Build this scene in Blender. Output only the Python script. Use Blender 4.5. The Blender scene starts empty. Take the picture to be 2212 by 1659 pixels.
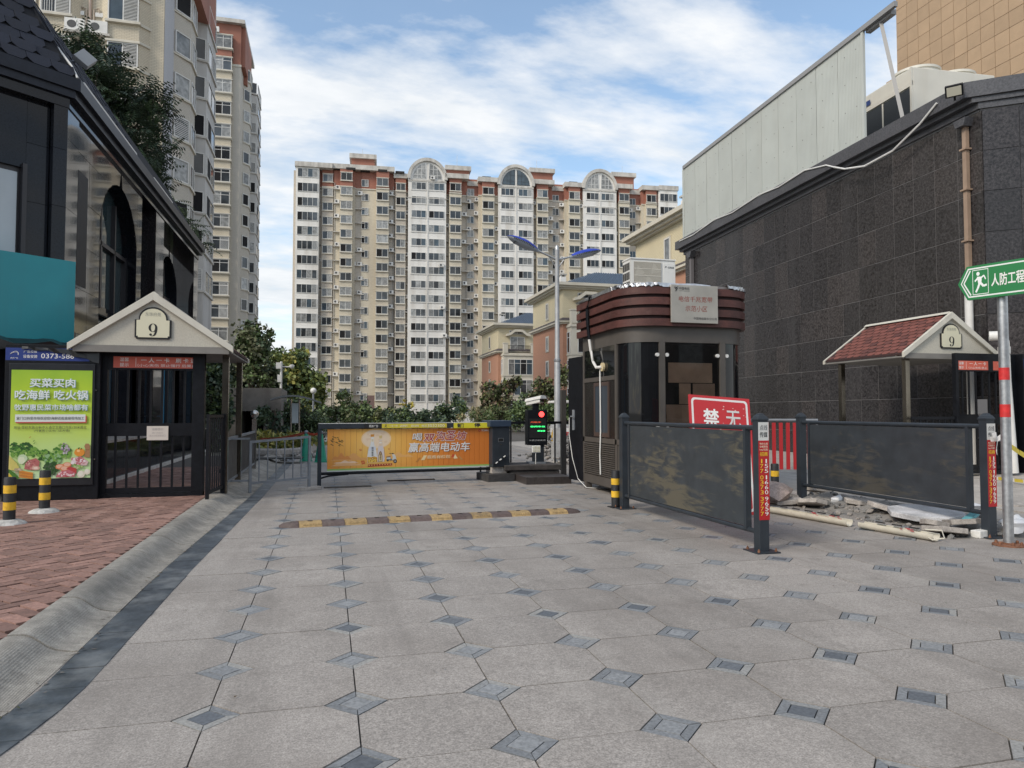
import bpy, bmesh, math, random
from mathutils import Vector, Matrix
R = math.radians
rnd = random.Random(7)
S = bpy.context.scene
C = S.collection

# ------------------------------------------------------------------ camera, sky, sun, exposure
cam = bpy.data.objects.new('camera', bpy.data.cameras.new('camera'))
C.objects.link(cam)
YAW, PITCH, EYE = R(14.4), math.atan(112 / 2870), 1.3
cam.location = (0, 0, EYE)
cam.rotation_euler = (R(90) + PITCH, 0, -YAW)
cam.data.sensor_width = 36
cam.data.lens = 36 * 2870 / 4096
cam.data.clip_start = 0.05
cam.data.clip_end = 3000
S.camera = cam

SUN_EL, SUN_AZ = R(38), R(-118)          # the sun stands behind the camera's left shoulder, veiled by cloud
W = bpy.data.worlds.new('World'); S.world = W; W.use_nodes = True
nt = W.node_tree; nt.nodes.clear()
def wn(t, **k):
    n = nt.nodes.new(t)
    for a, b in k.items(): setattr(n, a, b)
    return n
L = nt.links.new
sky = wn('ShaderNodeTexSky', sky_type='NISHITA', sun_disc=False, sun_elevation=SUN_EL, sun_rotation=SUN_AZ, air_density=1.0, dust_density=0.6, ozone_density=2.2)
tc = wn('ShaderNodeTexCoord'); sep = wn('ShaderNodeSeparateXYZ'); L(tc.outputs['Generated'], sep.inputs[0])
zadd = wn('ShaderNodeMath', operation='ADD'); L(sep.outputs[2], zadd.inputs[0]); zadd.inputs[1].default_value = 0.16
zmax = wn('ShaderNodeMath', operation='MAXIMUM'); L(zadd.outputs[0], zmax.inputs[0]); zmax.inputs[1].default_value = 0.05
dx = wn('ShaderNodeMath', operation='DIVIDE'); L(sep.outputs[0], dx.inputs[0]); L(zmax.outputs[0], dx.inputs[1])
dy = wn('ShaderNodeMath', operation='DIVIDE'); L(sep.outputs[1], dy.inputs[0]); L(zmax.outputs[0], dy.inputs[1])
cmb = wn('ShaderNodeCombineXYZ'); L(dx.outputs[0], cmb.inputs[0]); L(dy.outputs[0], cmb.inputs[1])
mp = wn('ShaderNodeMapping'); mp.inputs['Rotation'].default_value = (0, 0, R(-32)); mp.inputs['Scale'].default_value = (1.0, 1.75, 1); mp.inputs['Location'].default_value = (3.1, 0.4, 0)
L(cmb.outputs[0], mp.inputs[0])
n1 = wn('ShaderNodeTexNoise'); n1.inputs['Scale'].default_value = 1.0; n1.inputs['Detail'].default_value = 9; n1.inputs['Roughness'].default_value = 0.56; n1.inputs['Distortion'].default_value = 0.25
n2 = wn('ShaderNodeTexNoise'); n2.inputs['Scale'].default_value = 3.4; n2.inputs['Detail'].default_value = 9; n2.inputs['Roughness'].default_value = 0.58
L(mp.outputs[0], n1.inputs['Vector']); L(mp.outputs[0], n2.inputs['Vector'])
mixn = wn('ShaderNodeMath', operation='MULTIPLY_ADD'); L(n2.outputs[0], mixn.inputs[0]); mixn.inputs[1].default_value = 0.55; L(n1.outputs[0], mixn.inputs[2])
# thin veil that thickens towards the horizon
hz = wn('ShaderNodeMapRange'); L(sep.outputs[2], hz.inputs[0]); hz.inputs[1].default_value = 0.0; hz.inputs[2].default_value = 0.62; hz.inputs[3].default_value = 0.15; hz.inputs[4].default_value = -0.055
ad = wn('ShaderNodeMath', operation='ADD'); L(mixn.outputs[0], ad.inputs[0]); L(hz.outputs[0], ad.inputs[1])
rp = wn('ShaderNodeValToRGB'); L(ad.outputs[0], rp.inputs[0])
rp.color_ramp.elements[0].position = 0.67; rp.color_ramp.elements[0].color = (0.08, 0.08, 0.08, 1)
rp.color_ramp.elements[1].position = 0.915; rp.color_ramp.elements[1].color = (0.97, 0.97, 0.97, 1)
e = rp.color_ramp.elements.new(0.775); e.color = (0.58, 0.58, 0.58, 1)
cl = wn('ShaderNodeValToRGB'); L(n2.outputs[0], cl.inputs[0])
cl.color_ramp.elements[0].position = 0.3; cl.color_ramp.elements[0].color = (6.0, 6.45, 6.9, 1)
cl.color_ramp.elements[1].position = 0.62; cl.color_ramp.elements[1].color = (7.6, 7.75, 7.9, 1)
skm = wn('ShaderNodeMix', data_type='RGBA', blend_type='MULTIPLY'); skm.inputs[0].default_value = 1
L(sky.outputs[0], skm.inputs[6]); skm.inputs[7].default_value = (1.85, 1.85, 1.7, 1)
mx = wn('ShaderNodeMix', data_type='RGBA'); L(rp.outputs[0], mx.inputs[0]); L(skm.outputs[2], mx.inputs[6]); L(cl.outputs[0], mx.inputs[7])
bg = wn('ShaderNodeBackground'); bg.inputs[1].default_value = 0.1; L(mx.outputs[2], bg.inputs[0])
wo = wn('ShaderNodeOutputWorld'); L(bg.outputs[0], wo.inputs[0])

sun = bpy.data.objects.new('sun', bpy.data.lights.new('sun', 'SUN')); C.objects.link(sun)
sun.data.energy = 1.95; sun.data.angle = R(17); sun.data.color = (1.0, 0.9, 0.76)
sv = Vector((math.sin(SUN_AZ) * math.cos(SUN_EL), math.cos(SUN_AZ) * math.cos(SUN_EL), math.sin(SUN_EL)))
sun.rotation_euler = sv.to_track_quat('Z', 'Y').to_euler(); sun.location = (-30, -30, 40)
S.view_settings.view_transform = 'Standard'; S.view_settings.look = 'None'; S.view_settings.gamma = 1
S.view_settings.use_curve_mapping = False
S.view_settings.exposure = 0.36
S.render.engine = 'CYCLES'
S.cycles.use_denoising = True
S.cycles.max_bounces = 8

# ------------------------------------------------------------------ survey helpers: a sight line from the tripod meets a plane of the place
def sight(px, py):
    u, w = (px - 1106) / 1549.8, -(py - 829.5) / 1549.8
    ca, sa = math.cos(PITCH), math.sin(PITCH)
    X, Y, Z = u, ca - sa * w, sa + ca * w
    return Vector((X * math.cos(YAW) + Y * math.sin(YAW), -X * math.sin(YAW) + Y * math.cos(YAW), Z))
def at_x(px, py, x): d = sight(px, py); t = x / d.x; return Vector((x, d.y * t, EYE + d.z * t))
def at_y(px, py, y): d = sight(px, py); t = y / d.y; return Vector((d.x * t, y, EYE + d.z * t))
def at_z(px, py, z=0.0): d = sight(px, py); t = (z - EYE) / d.z; return Vector((d.x * t, d.y * t, z))
def along(px, py, o, e):            # distance along a line o + e*s in plan, and the height there
    d = sight(px, py); det = d.x * e[1] - d.y * e[0]
    s = (o[1] * d.x - o[0] * d.y) / (d.y * e[0] - d.x * e[1])
    t = (o[1] + e[1] * s) / d.y
    return s, EYE + d.z * t

# ------------------------------------------------------------------ materials
MATS = {}
def mat(name, col, rough=0.7, metal=0.0, var=0.0, noise=None, bump=None, spec=0.5, emit=None, dirt=None, streak=None, alt=None, coat=0.0, alpha=1.0):
    if name in MATS: return MATS[name]
    m = bpy.data.materials.new(name); m.use_nodes = True; MATS[name] = m
    n = m.node_tree.nodes; l = m.node_tree.links.new
    b = n['Principled BSDF']; b.inputs['Roughness'].default_value = rough; b.inputs['Metallic'].default_value = metal
    b.inputs['Specular IOR Level'].default_value = spec
    b.inputs['Coat Weight'].default_value = coat
    col = tuple(col) + (1,)
    b.inputs['Base Color'].default_value = col
    if emit: b.inputs['Emission Color'].default_value = col; b.inputs['Emission Strength'].default_value = emit
    if not (var or noise or bump or dirt or streak or alt): return m
    tcn = n.new('ShaderNodeTexCoord'); oi = n.new('ShaderNodeObjectInfo')
    off = n.new('ShaderNodeVectorMath'); off.operation = 'MULTIPLY_ADD'
    vr = n.new('ShaderNodeCombineXYZ')
    for k in range(3): l(oi.outputs['Random'], vr.inputs[k])
    l(vr.outputs[0], off.inputs[0]); off.inputs[1].default_value = (37.3, 51.7, 23.1); l(tcn.outputs['Object'], off.inputs[2])
    cur = n.new('ShaderNodeRGB'); cur.outputs[0].default_value = col; cur = cur.outputs[0]
    def mixc(fac, a, bcol, mode='MIX'):
        x = n.new('ShaderNodeMix'); x.data_type = 'RGBA'; x.blend_type = mode
        if isinstance(fac, float): x.inputs[0].default_value = fac
        else: l(fac, x.inputs[0])
        l(a, x.inputs[6])
        if isinstance(bcol, tuple): x.inputs[7].default_value = bcol
        else: l(bcol, x.inputs[7])
        return x.outputs[2]
    if alt:                                   # (second colour, share): picked per object
        gt = n.new('ShaderNodeMapRange'); l(oi.outputs['Random'], gt.inputs[0]); gt.inputs[1].default_value = 1 - alt[1] - 0.15; gt.inputs[2].default_value = 1 - alt[1] + 0.15
        cur = mixc(gt.outputs[0], cur, tuple(alt[0]) + (1,))
    if noise:                                 # list of (scale, amount)
        for sc, am in (noise if isinstance(noise, list) else [noise]):
            t = n.new('ShaderNodeTexNoise'); t.inputs['Scale'].default_value = sc; t.inputs['Detail'].default_value = 4; l(off.outputs[0], t.inputs['Vector'])
            r = n.new('ShaderNodeMapRange'); l(t.outputs[0], r.inputs[0]); r.inputs[1].default_value = 0.3; r.inputs[2].default_value = 0.7; r.inputs[3].default_value = 1 - am; r.inputs[4].default_value = 1 + am
            cur = mixc(1.0, cur, r.outputs[0], 'MULTIPLY')
    if var:
        r = n.new('ShaderNodeMapRange'); l(oi.outputs['Random'], r.inputs[0]); r.inputs[3].default_value = 1 - var; r.inputs[4].default_value = 1 + var
        cur = mixc(1.0, cur, r.outputs[0], 'MULTIPLY')
    for dirt in ([] if not dirt else dirt if isinstance(dirt, list) else [dirt]):   # (scale, colour, threshold, amount): stains laid over the whole place
        g = n.new('ShaderNodeNewGeometry'); mg = n.new('ShaderNodeMapping'); mg.inputs['Scale'].default_value = dirt[0] if isinstance(dirt[0], tuple) else (dirt[0],) * 3; l(g.outputs['Position'], mg.inputs[0]); t = n.new('ShaderNodeTexNoise'); t.inputs['Scale'].default_value = 1; t.inputs['Detail'].default_value = 7; t.inputs['Roughness'].default_value = 0.65; l(mg.outputs[0], t.inputs['Vector'])
        r = n.new('ShaderNodeMapRange'); l(t.outputs[0], r.inputs[0]); r.inputs[1].default_value = dirt[2]; r.inputs[2].default_value = dirt[2] + 0.22; r.inputs[4].default_value = dirt[3] if len(dirt) > 3 else 0.6
        cur = mixc(r.outputs[0], cur, tuple(dirt[1]) + (1,))
    if streak:                                # rain streaks running down: (scale, colour, amount)
        g = n.new('ShaderNodeNewGeometry'); mpp = n.new('ShaderNodeMapping'); mpp.inputs['Scale'].default_value = (streak[0], streak[0], streak[0] * 0.12); l(g.outputs['Position'], mpp.inputs[0])
        t = n.new('ShaderNodeTexNoise'); t.inputs['Scale'].default_value = 1; t.inputs['Detail'].default_value = 6; l(mpp.outputs[0], t.inputs['Vector'])
        r = n.new('ShaderNodeMapRange'); l(t.outputs[0], r.inputs[0]); r.inputs[1].default_value = 0.48; r.inputs[2].default_value = 0.75; r.inputs[4].default_value = streak[2]
        cur = mixc(r.outputs[0], cur, tuple(streak[1]) + (1,))
    l(cur, b.inputs['Base Color'])
    if emit: l(cur, b.inputs['Emission Color'])
    if bump:                                  # (scale, strength, distance)
        t = n.new('ShaderNodeTexNoise'); t.inputs['Scale'].default_value = bump[0]; t.inputs['Detail'].default_value = 5; l(off.outputs[0], t.inputs['Vector'])
        bn = n.new('ShaderNodeBump'); bn.inputs['Strength'].default_value = bump[1]; bn.inputs['Distance'].default_value = bump[2] if len(bump) > 2 else 0.01
        l(t.outputs[0], bn.inputs['Height']); l(bn.outputs[0], b.inputs['Normal'])
    return m
def brickmat(name, c1, c2, mortar, bw, bh, streak=None):
    m = bpy.data.materials.new(name); m.use_nodes = True
    n = m.node_tree.nodes; l = m.node_tree.links.new; b = n['Principled BSDF']; b.inputs['Roughness'].default_value = 0.75
    t = n.new('ShaderNodeTexCoord'); s = n.new('ShaderNodeSeparateXYZ'); l(t.outputs['Object'], s.inputs[0])
    a = n.new('ShaderNodeMath'); a.operation = 'ADD'; l(s.outputs[0], a.inputs[0]); l(s.outputs[1], a.inputs[1])
    c = n.new('ShaderNodeCombineXYZ'); l(a.outputs[0], c.inputs[0]); l(s.outputs[2], c.inputs[1])
    k = n.new('ShaderNodeTexBrick'); l(c.outputs[0], k.inputs['Vector'])
    k.inputs['Color1'].default_value = tuple(c1) + (1,); k.inputs['Color2'].default_value = tuple(c2) + (1,); k.inputs['Mortar'].default_value = tuple(mortar) + (1,)
    k.inputs['Scale'].default_value = 1; k.inputs['Brick Width'].default_value = bw; k.inputs['Row Height'].default_value = bh; k.inputs['Mortar Size'].default_value = bh * 0.09; k.inputs['Mortar Smooth'].default_value = 0.3
    cur = k.outputs[0]
    sc, col, am = streak or (0.5, (0.12, 0.11, 0.1), 0.35)
    g = n.new('ShaderNodeNewGeometry'); mpp = n.new('ShaderNodeMapping'); mpp.inputs['Scale'].default_value = (sc, sc, sc * 0.15); l(g.outputs['Position'], mpp.inputs[0])
    tt = n.new('ShaderNodeTexNoise'); tt.inputs['Scale'].default_value = 1; tt.inputs['Detail'].default_value = 6; l(mpp.outputs[0], tt.inputs['Vector'])
    r = n.new('ShaderNodeMapRange'); l(tt.outputs[0], r.inputs[0]); r.inputs[1].default_value = 0.45; r.inputs[2].default_value = 0.8; r.inputs[4].default_value = am
    x = n.new('ShaderNodeMix'); x.data_type = 'RGBA'; l(r.outputs[0], x.inputs[0]); l(cur, x.inputs[6]); x.inputs[7].default_value = tuple(col) + (1,)
    l(x.outputs[2], b.inputs['Base Color'])
    MATS[name] = m
    return m
def ink(c, rough=0.5):              # flat print / plain paint
    return mat('print_%02d_%02d_%02d' % tuple(int(v * 99) for v in c), c, rough)

# ------------------------------------------------------------------ mesh helpers
class MB:
    def __init__(s): s.v = []; s.f = []; s.m = []
    def add(s, vs, fs, mi=0):
        o = len(s.v); s.v += [tuple(v) for v in vs]; s.f += [tuple(i + o for i in f) for f in fs]; s.m += [mi] * len(fs); return s
    def box(s, x0, x1, y0, y1, z0, z1, mi=0):
        return s.add([(x0, y0, z0), (x1, y0, z0), (x1, y1, z0), (x0, y1, z0), (x0, y0, z1), (x1, y0, z1), (x1, y1, z1), (x0, y1, z1)],
                     [(0, 3, 2, 1), (4, 5, 6, 7), (0, 1, 5, 4), (1, 2, 6, 5), (2, 3, 7, 6), (3, 0, 4, 7)], mi)
    def prism(s, pts, a0, a1, axis='z', mi=0, cap_mi=None):
        """pts counter-clockwise; axis z: pts (x,y) / y: pts (x,z) / x: pts (y,z); extruded a0..a1 on that axis"""
        def p(q, a): return (q[0], q[1], a) if axis == 'z' else (q[0], a, q[1]) if axis == 'y' else (a, q[0], q[1])
        n = len(pts); vs = [p(q, a0) for q in pts] + [p(q, a1) for q in pts]
        fs = [tuple(range(n - 1, -1, -1)), tuple(range(n, 2 * n))] + [(i, (i + 1) % n, n + (i + 1) % n, n + i) for i in range(n)]
        if axis == 'y': fs = [f[::-1] for f in fs]
        s.add(vs, fs, mi)
        return s
    def tube(s, pts, r, n=8, mi=0, cap=True):
        pts = [Vector(p) for p in pts]; rings = []
        for i, p in enumerate(pts):
            d = (pts[min(i + 1, len(pts) - 1)] - pts[max(i - 1, 0)]).normalized()
            up = Vector((0, 0, 1)) if abs(d.z) < 0.95 else Vector((1, 0, 0))
            a = d.cross(up).normalized(); b = a.cross(d).normalized()
            rr = r[i] if isinstance(r, (list, tuple)) else r
            rings.append([p + (a * math.cos(2 * math.pi * k / n) + b * math.sin(2 * math.pi * k / n)) * rr for k in range(n)])
        vs = [v for g in rings for v in g]; fs = []
        for i in range(len(pts) - 1):
            for k in range(n):
                fs.append((i * n + k, i * n + (k + 1) % n, (i + 1) * n + (k + 1) % n, (i + 1) * n + k))
        if cap: fs += [tuple(range(n))[::-1], tuple(range((len(pts) - 1) * n, len(pts) * n))]
        return s.add(vs, fs, mi)
    def lathe(s, prof, n=16, c=(0, 0, 0), mi=0):
        vs = []; fs = []
        for r, z in prof:
            for k in range(n): vs.append((c[0] + r * math.cos(2 * math.pi * k / n), c[1] + r * math.sin(2 * math.pi * k / n), c[2] + z))
        for i in range(len(prof) - 1):
            for k in range(n): fs.append((i * n + k, i * n + (k + 1) % n, (i + 1) * n + (k + 1) % n, (i + 1) * n + k))
        fs += [tuple(range(n))[::-1], tuple(range((len(prof) - 1) * n, len(prof) * n))]
        return s.add(vs, fs, mi)
    def mesh(s, name, mats):
        me = bpy.data.meshes.new(name); me.from_pydata(s.v, [], s.f)
        for m in (mats if isinstance(mats, (list, tuple)) else [mats]): me.materials.append(m)
        if any(s.m): me.polygons.foreach_set('material_index', s.m)
        me.update(); return me
    def build(s, name, mats, parent=None, loc=(0, 0, 0), rot=(0, 0, 0), smooth=False, bev=0):
        o = put(name, s.mesh(name, mats), parent, loc, rot)
        if smooth: smooth_by_angle(o.data)
        if bev:
            b = o.modifiers.new('bevel', 'BEVEL'); b.width = bev; b.segments = 2; b.limit_method = 'ANGLE'; b.angle_limit = R(40)
        return o
def smooth_by_angle(me, ang=R(38)):
    bm = bmesh.new(); bm.from_mesh(me); bmesh.ops.recalc_face_normals(bm, faces=bm.faces)
    for f in bm.faces: f.smooth = True
    for ed in bm.edges:
        if len(ed.link_faces) == 2 and ed.calc_face_angle(0) > ang: ed.smooth = False
    bm.to_mesh(me); bm.free()
def put(name, me, parent=None, loc=(0, 0, 0), rot=(0, 0, 0), scale=None):
    o = bpy.data.objects.new(name, me); o.location = loc; o.rotation_euler = rot
    if scale: o.scale = scale
    if parent: o.parent = parent
    C.objects.link(o); return o
def thing(name, label, cat, loc=(0, 0, 0), rz=0.0, group=None):
    o = bpy.data.objects.new(name, None); o.empty_display_size = 0.2; o.location = loc; o.rotation_euler = (0, 0, rz)
    o['label'] = label; o['category'] = cat
    if group: o['group'] = group
    C.objects.link(o); return o
def tag(o, label, cat, group=None):
    o['label'] = label; o['category'] = cat
    if group: o['group'] = group
    return o
def structure(o): o['kind'] = 'structure'; return o
def stuff(o): o['kind'] = 'stuff'; return o
def copy_thing(t, loc, rz, label):
    def cp(o, par):
        c = o.copy(); C.objects.link(c)
        if par: c.parent = par
        for ch in kids.get(o.name, []): cp(ch, c)
        return c
    kids = {}
    for o in C.objects:
        if o.parent: kids.setdefault(o.parent.name, []).append(o)
    c = cp(t, None); c.location = loc; c.rotation_euler = (0, 0, rz); c['label'] = label
    return c
TXT = {}
def text(s, size, bold=0.0):
    k = (s, size, bold)
    if k in TXT: return TXT[k]
    cu = bpy.data.curves.new('lettering', 'FONT'); cu.body = s; cu.size = size; cu.align_x = 'CENTER'; cu.align_y = 'CENTER'; cu.offset = bold; cu.resolution_u = 3
    cu.fill_mode = 'FRONT'
    o = bpy.data.objects.new('lettering', cu); C.objects.link(o)
    bpy.context.view_layer.update()
    me = bpy.data.meshes.new_from_object(o.evaluated_get(bpy.context.evaluated_depsgraph_get()))
    bpy.data.objects.remove(o); bpy.data.curves.remove(cu)
    me.name = 'lettering'
    xs = [v.co.x for v in me.vertices]; ys = [v.co.y for v in me.vertices]
    if xs:
        cx, cy = (min(xs) + max(xs)) / 2, (min(ys) + max(ys)) / 2
        for v in me.vertices: v.co.x -= cx; v.co.y -= cy
        me['w'] = max(xs) - min(xs); me['h'] = max(ys) - min(ys)
    TXT[k] = me; return me
def letter(s, m, parent, x, y, z, w=None, h=None, facing='-y', bold=0.0, shear=0.0, name='lettering', tilt=0.0):
    """s set to a height of h (or width of w), standing upright at x,y,z in the parent's frame and facing -y, +x, -x or up; bold thickens the strokes"""
    src = text(s, 1.0); W0, H0 = max(src['w'], 1e-3), max(src['h'], 1e-3)
    sx = (w / W0) if w else (h / H0); sy = (h / H0) if h else sx
    b = max(0.0, bold) * 0.8
    shifts = [(0, 0)] if b < 0.004 else [(-b, 0), (b, 0)] if b < 0.0085 else [(-b, -b), (b, -b), (b, b), (-b, b)]
    vs, fs = [], []; co = [v.co for v in src.vertices]; pf_ = [tuple(p.vertices) for p in src.polygons]
    for k, (ox, oy) in enumerate(shifts):
        o = len(vs); vs += [((c.x + ox) * sx + (c.y + oy) * sy * shear, (c.y + oy) * sy, 0.00012 * k) for c in co]; fs += [tuple(i + o for i in f) for f in pf_]
    me = bpy.data.meshes.new('lettering'); me.from_pydata(vs, [], fs); me.materials.append(m); me.update()
    rot = {'-y': (R(90), tilt, 0), '+x': (R(90), 0, R(90)), '-x': (R(90), 0, R(-90)), 'up': (0, 0, 0)}[facing]
    return put(name, me, parent, (x, y, z), rot)
def ramp(n, stops):
    r = n.new('ShaderNodeValToRGB'); el = r.color_ramp.elements
    el[0].position, el[0].color = stops[0][0], (*stops[0][1], 1); el[1].position, el[1].color = stops[-1][0], (*stops[-1][1], 1)
    for p, c in stops[1:-1]: e = el.new(p); e.color = (*c, 1)
    return r
def nine(y, cz, w, h):
    """a thick and thin numeral nine as an upright flat shape at depth y"""
    path = [(0.30, 0.62, .02)]
    mb = MB(); n = 24; a, b = [], []
    for k in range(n): q = 2 * math.pi * k / n; a.append((0.5 * w * math.cos(q), cz + h * 0.17 + 0.33 * h * math.sin(q))); b.append((0.23 * w * math.cos(q), cz + h * 0.17 + 0.295 * h * math.sin(q)))
    mb.add([(p[0], y, p[1]) for p in a + b], [(k, (k + 1) % n, n + (k + 1) % n, n + k) for k in range(n)])
    cl = [(0.5, .2, .23, .2), (0.49, 0.0, .22, 0.0), (0.44, -0.2, .2, -0.17), (0.32, -0.38, .12, -0.32), (0.12, -0.475, 0.03, -0.42), (-0.12, -0.49, -0.1, -0.455), (-0.28, -0.45, -0.22, -0.43)]
    v = []
    for x0, z0, x1, z1 in cl: v += [(x0 * w, y - .0001, cz + z0 * h), (x1 * w, y - .0001, cz + z1 * h)]
    mb.add(v, [(2 * k, 2 * k + 2, 2 * k + 3, 2 * k + 1) for k in range(len(cl) - 1)])
    d = [(-0.26 * w + 0.15 * w * math.cos(2 * math.pi * k / 14), y - .0002, cz - 0.36 * h + 0.09 * h * math.sin(2 * math.pi * k / 14)) for k in range(14)]
    return mb.add(d, [tuple(range(14))])
# ================================================================== materials
GD = [(0.7, (0.18, 0.158, 0.138), 0.44, 0.5), ((2.6, 0.16, 1), (0.16, 0.145, 0.13), 0.50, 0.5), (3.5, (0.13, 0.118, 0.105), 0.57, 0.6), ((1.6, 0.5, 1), (0.42, 0.395, 0.36), 0.55, 0.45), (9, (0.11, 0.10, 0.09), 0.64, 0.7)]
granite = mat('granite', (0.315, 0.288, 0.262), 0.72, var=0.07, noise=[(140, 0.36), (55, 0.18), (5, 0.07)], dirt=GD)
slate = mat('slate_inlay', (0.125, 0.138, 0.155), 0.6, var=0.25, noise=[(60, 0.25)], alt=((0.215, 0.222, 0.228), 0.5))
slatestrip = mat('slate_border', (0.205, 0.215, 0.225), 0.65, var=0.15, noise=[(70, 0.25)], alt=((0.265, 0.26, 0.245), 0.3))
grout = mat('grout', (0.085, 0.078, 0.07), 0.95, noise=(40, 0.3))
redbrick = mat('red_paver', (0.255, 0.147, 0.118), 0.85, var=0.3, noise=[(35, 0.2), (160, 0.15)], dirt=(1.6, (0.17, 0.11, 0.095), 0.5, 0.6), bump=(90, 0.25, 0.004))
concrete = mat('kerb_concrete', (0.29, 0.272, 0.24), 0.88, var=0.1, noise=[(14, 0.2), (130, 0.25)], dirt=(2.3, (0.13, 0.122, 0.11), 0.47, 0.7), bump=(60, 0.3, 0.004))
ribm_ = concrete.node_tree
wv = ribm_.nodes.new('ShaderNodeTexWave'); wv.bands_direction = 'X'; wv.inputs['Scale'].default_value = 26; wv.inputs['Distortion'].default_value = 1.2; wv.inputs['Detail'].default_value = 2
wt_ = ribm_.nodes.new('ShaderNodeTexCoord'); ribm_.links.new(wt_.outputs['Object'], wv.inputs['Vector'])
wb = ribm_.nodes.new('ShaderNodeBump'); wb.inputs['Strength'].default_value = 0.22; wb.inputs['Distance'].default_value = 0.006; ribm_.links.new(wv.outputs['Fac'], wb.inputs['Height'])
ob_ = [x for x in ribm_.nodes if x.type == 'BUMP' and x is not wb and x != wb][0]; ribm_.links.new(ob_.outputs[0], wb.inputs['Normal']); ribm_.links.new(wb.outputs[0], ribm_.nodes['Principled BSDF'].inputs['Normal'])
darkslate = mat('drain_slate', (0.055, 0.066, 0.078), 0.5, var=0.25, noise=[(9, 0.35), (60, 0.2)], dirt=(3.2, (0.24, 0.255, 0.26), 0.47, 0.6))
dust = mat('dust', (0.24, 0.225, 0.205), 0.95, noise=[(3, 0.15), (60, 0.2)], dirt=(1.2, (0.17, 0.16, 0.15), 0.5, 0.7))
asphalt = mat('asphalt', (0.12, 0.117, 0.112), 0.9, noise=[(30, 0.2)], dirt=(0.4, (0.2, 0.19, 0.175), 0.5, 0.5))
soil = mat('soil', (0.09, 0.075, 0.05), 0.95, noise=(20, 0.4))
black = mat('black_paint', (0.008, 0.009, 0.012), 0.45, noise=(20, 0.3), spec=0.22)
darkmetal = mat('anthracite_paint', (0.03, 0.037, 0.046), 0.45, spec=0.35, noise=[(6, 0.15)], dirt=(5, (0.12, 0.115, 0.105), 0.62, 0.4))
greyrail = mat('grey_paint', (0.2, 0.215, 0.235), 0.5, noise=(8, 0.12), dirt=(6, (0.12, 0.11, 0.1), 0.6, 0.5))
steel = mat('stainless', (0.55, 0.53, 0.5), 0.22, 1.0, noise=(6, 0.15))
galv = mat('galvanised', (0.46, 0.47, 0.48), 0.45, 0.85, noise=[(25, 0.18), (4, 0.1)])
rust = mat('rust', (0.2, 0.09, 0.05), 0.9, noise=(30, 0.4))
cream = mat('cream_paint', (0.56, 0.53, 0.45), 0.6, noise=(3, 0.06), dirt=(2.2, (0.38, 0.34, 0.27), 0.55, 0.45))
whitep = mat('white_plastic', (0.72, 0.71, 0.68), 0.45, noise=(5, 0.06), dirt=(4, (0.42, 0.39, 0.33), 0.6, 0.4))
yellow = mat('yellow_band', (0.75, 0.45, 0.03), 0.5, noise=(20, 0.15), dirt=(9, (0.22, 0.16, 0.06), 0.58, 0.6))
blackband = mat('black_band', (0.02, 0.021, 0.024), 0.6, noise=(20, 0.3), dirt=(9, (0.1, 0.095, 0.09), 0.58, 0.6))
brownrub = mat('brown_rubber', (0.105, 0.076, 0.07), 0.75, var=0.15, noise=(30, 0.2), dirt=(7, (0.2, 0.17, 0.14), 0.5, 0.55))
yelrub = mat('worn_yellow_rubber', (0.37, 0.255, 0.115), 0.7, var=0.18, noise=(30, 0.25), dirt=(9, (0.13, 0.095, 0.065), 0.5, 0.75))
stone = mat('broken_stone', (0.36, 0.33, 0.30), 0.9, var=0.2, noise=[(12, 0.25), (80, 0.2)], bump=(25, 0.6, 0.01))
pinkstone = mat('pink_granite_block', (0.42, 0.33, 0.285), 0.85, noise=[(20, 0.25), (90, 0.25)], bump=(18, 0.5, 0.01))
rubblem = mat('rubble_grey', (0.20, 0.195, 0.185), 0.95, noise=[(9, 0.45), (60, 0.25)])
glassd = mat('window_glass', (0.045, 0.052, 0.058), 0.06, var=0.7, spec=0.6, noise=(0.6, 0.6))
glassc = mat('curtained_glass', (0.245, 0.25, 0.245), 0.12, var=0.45, spec=0.5, noise=[(2.5, 0.4)])
glassb = mat('blueish_glass', (0.06, 0.085, 0.105), 0.06, spec=0.6, noise=(0.8, 0.4))
glasso = mat('open_window_dark', (0.008, 0.008, 0.009), 0.9)
winwhite = mat('window_frame_white', (0.66, 0.655, 0.63), 0.5, noise=(2, 0.08))

# ================================================================== the ground
g = MB().box(-900, 900, -300, 1500, -0.6, -0.10).build('ground', mat('far_ground', (0.2, 0.19, 0.16), 0.95, noise=(0.05, 0.3)))
structure(g)
road = MB().box(-1.45, 14.0, -6, 60, -0.09, -0.010).build('road', grout); structure(road)
x0, px_, y0, qy = -0.487, 0.6255, 3.335, 0.573
ax, ay, gp = 0.143, 0.141, 0.0035
tz = -0.05
octo = MB().prism([(px_/2 - gp, -qy/2 + ay), (px_/2 - gp, qy/2 - ay), (px_/2 - ax, qy/2 - gp), (-px_/2 + ax, qy/2 - gp), (-px_/2 + gp, qy/2 - ay), (-px_/2 + gp, -qy/2 + ay), (-px_/2 + ax, -qy/2 + gp), (px_/2 - ax, -qy/2 + gp)], tz, 0).mesh('tile', granite)
half = MB().prism([(px_/2 - gp, -qy/2 + ay), (px_/2 - gp, qy/2 - ay), (px_/2 - ax, qy/2 - gp), (-px_/2 - 0.36, qy/2 - gp), (-px_/2 - 0.36, -qy/2 + gp), (px_/2 - ax, -qy/2 + gp)], tz, 0).mesh('tile', granite)
k1, k0 = 0.96, 0.56
def dia(k): return [(ax * k, 0), (0, ay * k), (-ax * k, 0), (0, -ay * k)]
cenm = MB().prism(dia(k0 - 0.04), tz, 0).mesh('inlay_centre', slate)
o_, i_ = dia(k1), dia(k0)
strips = []
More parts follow.
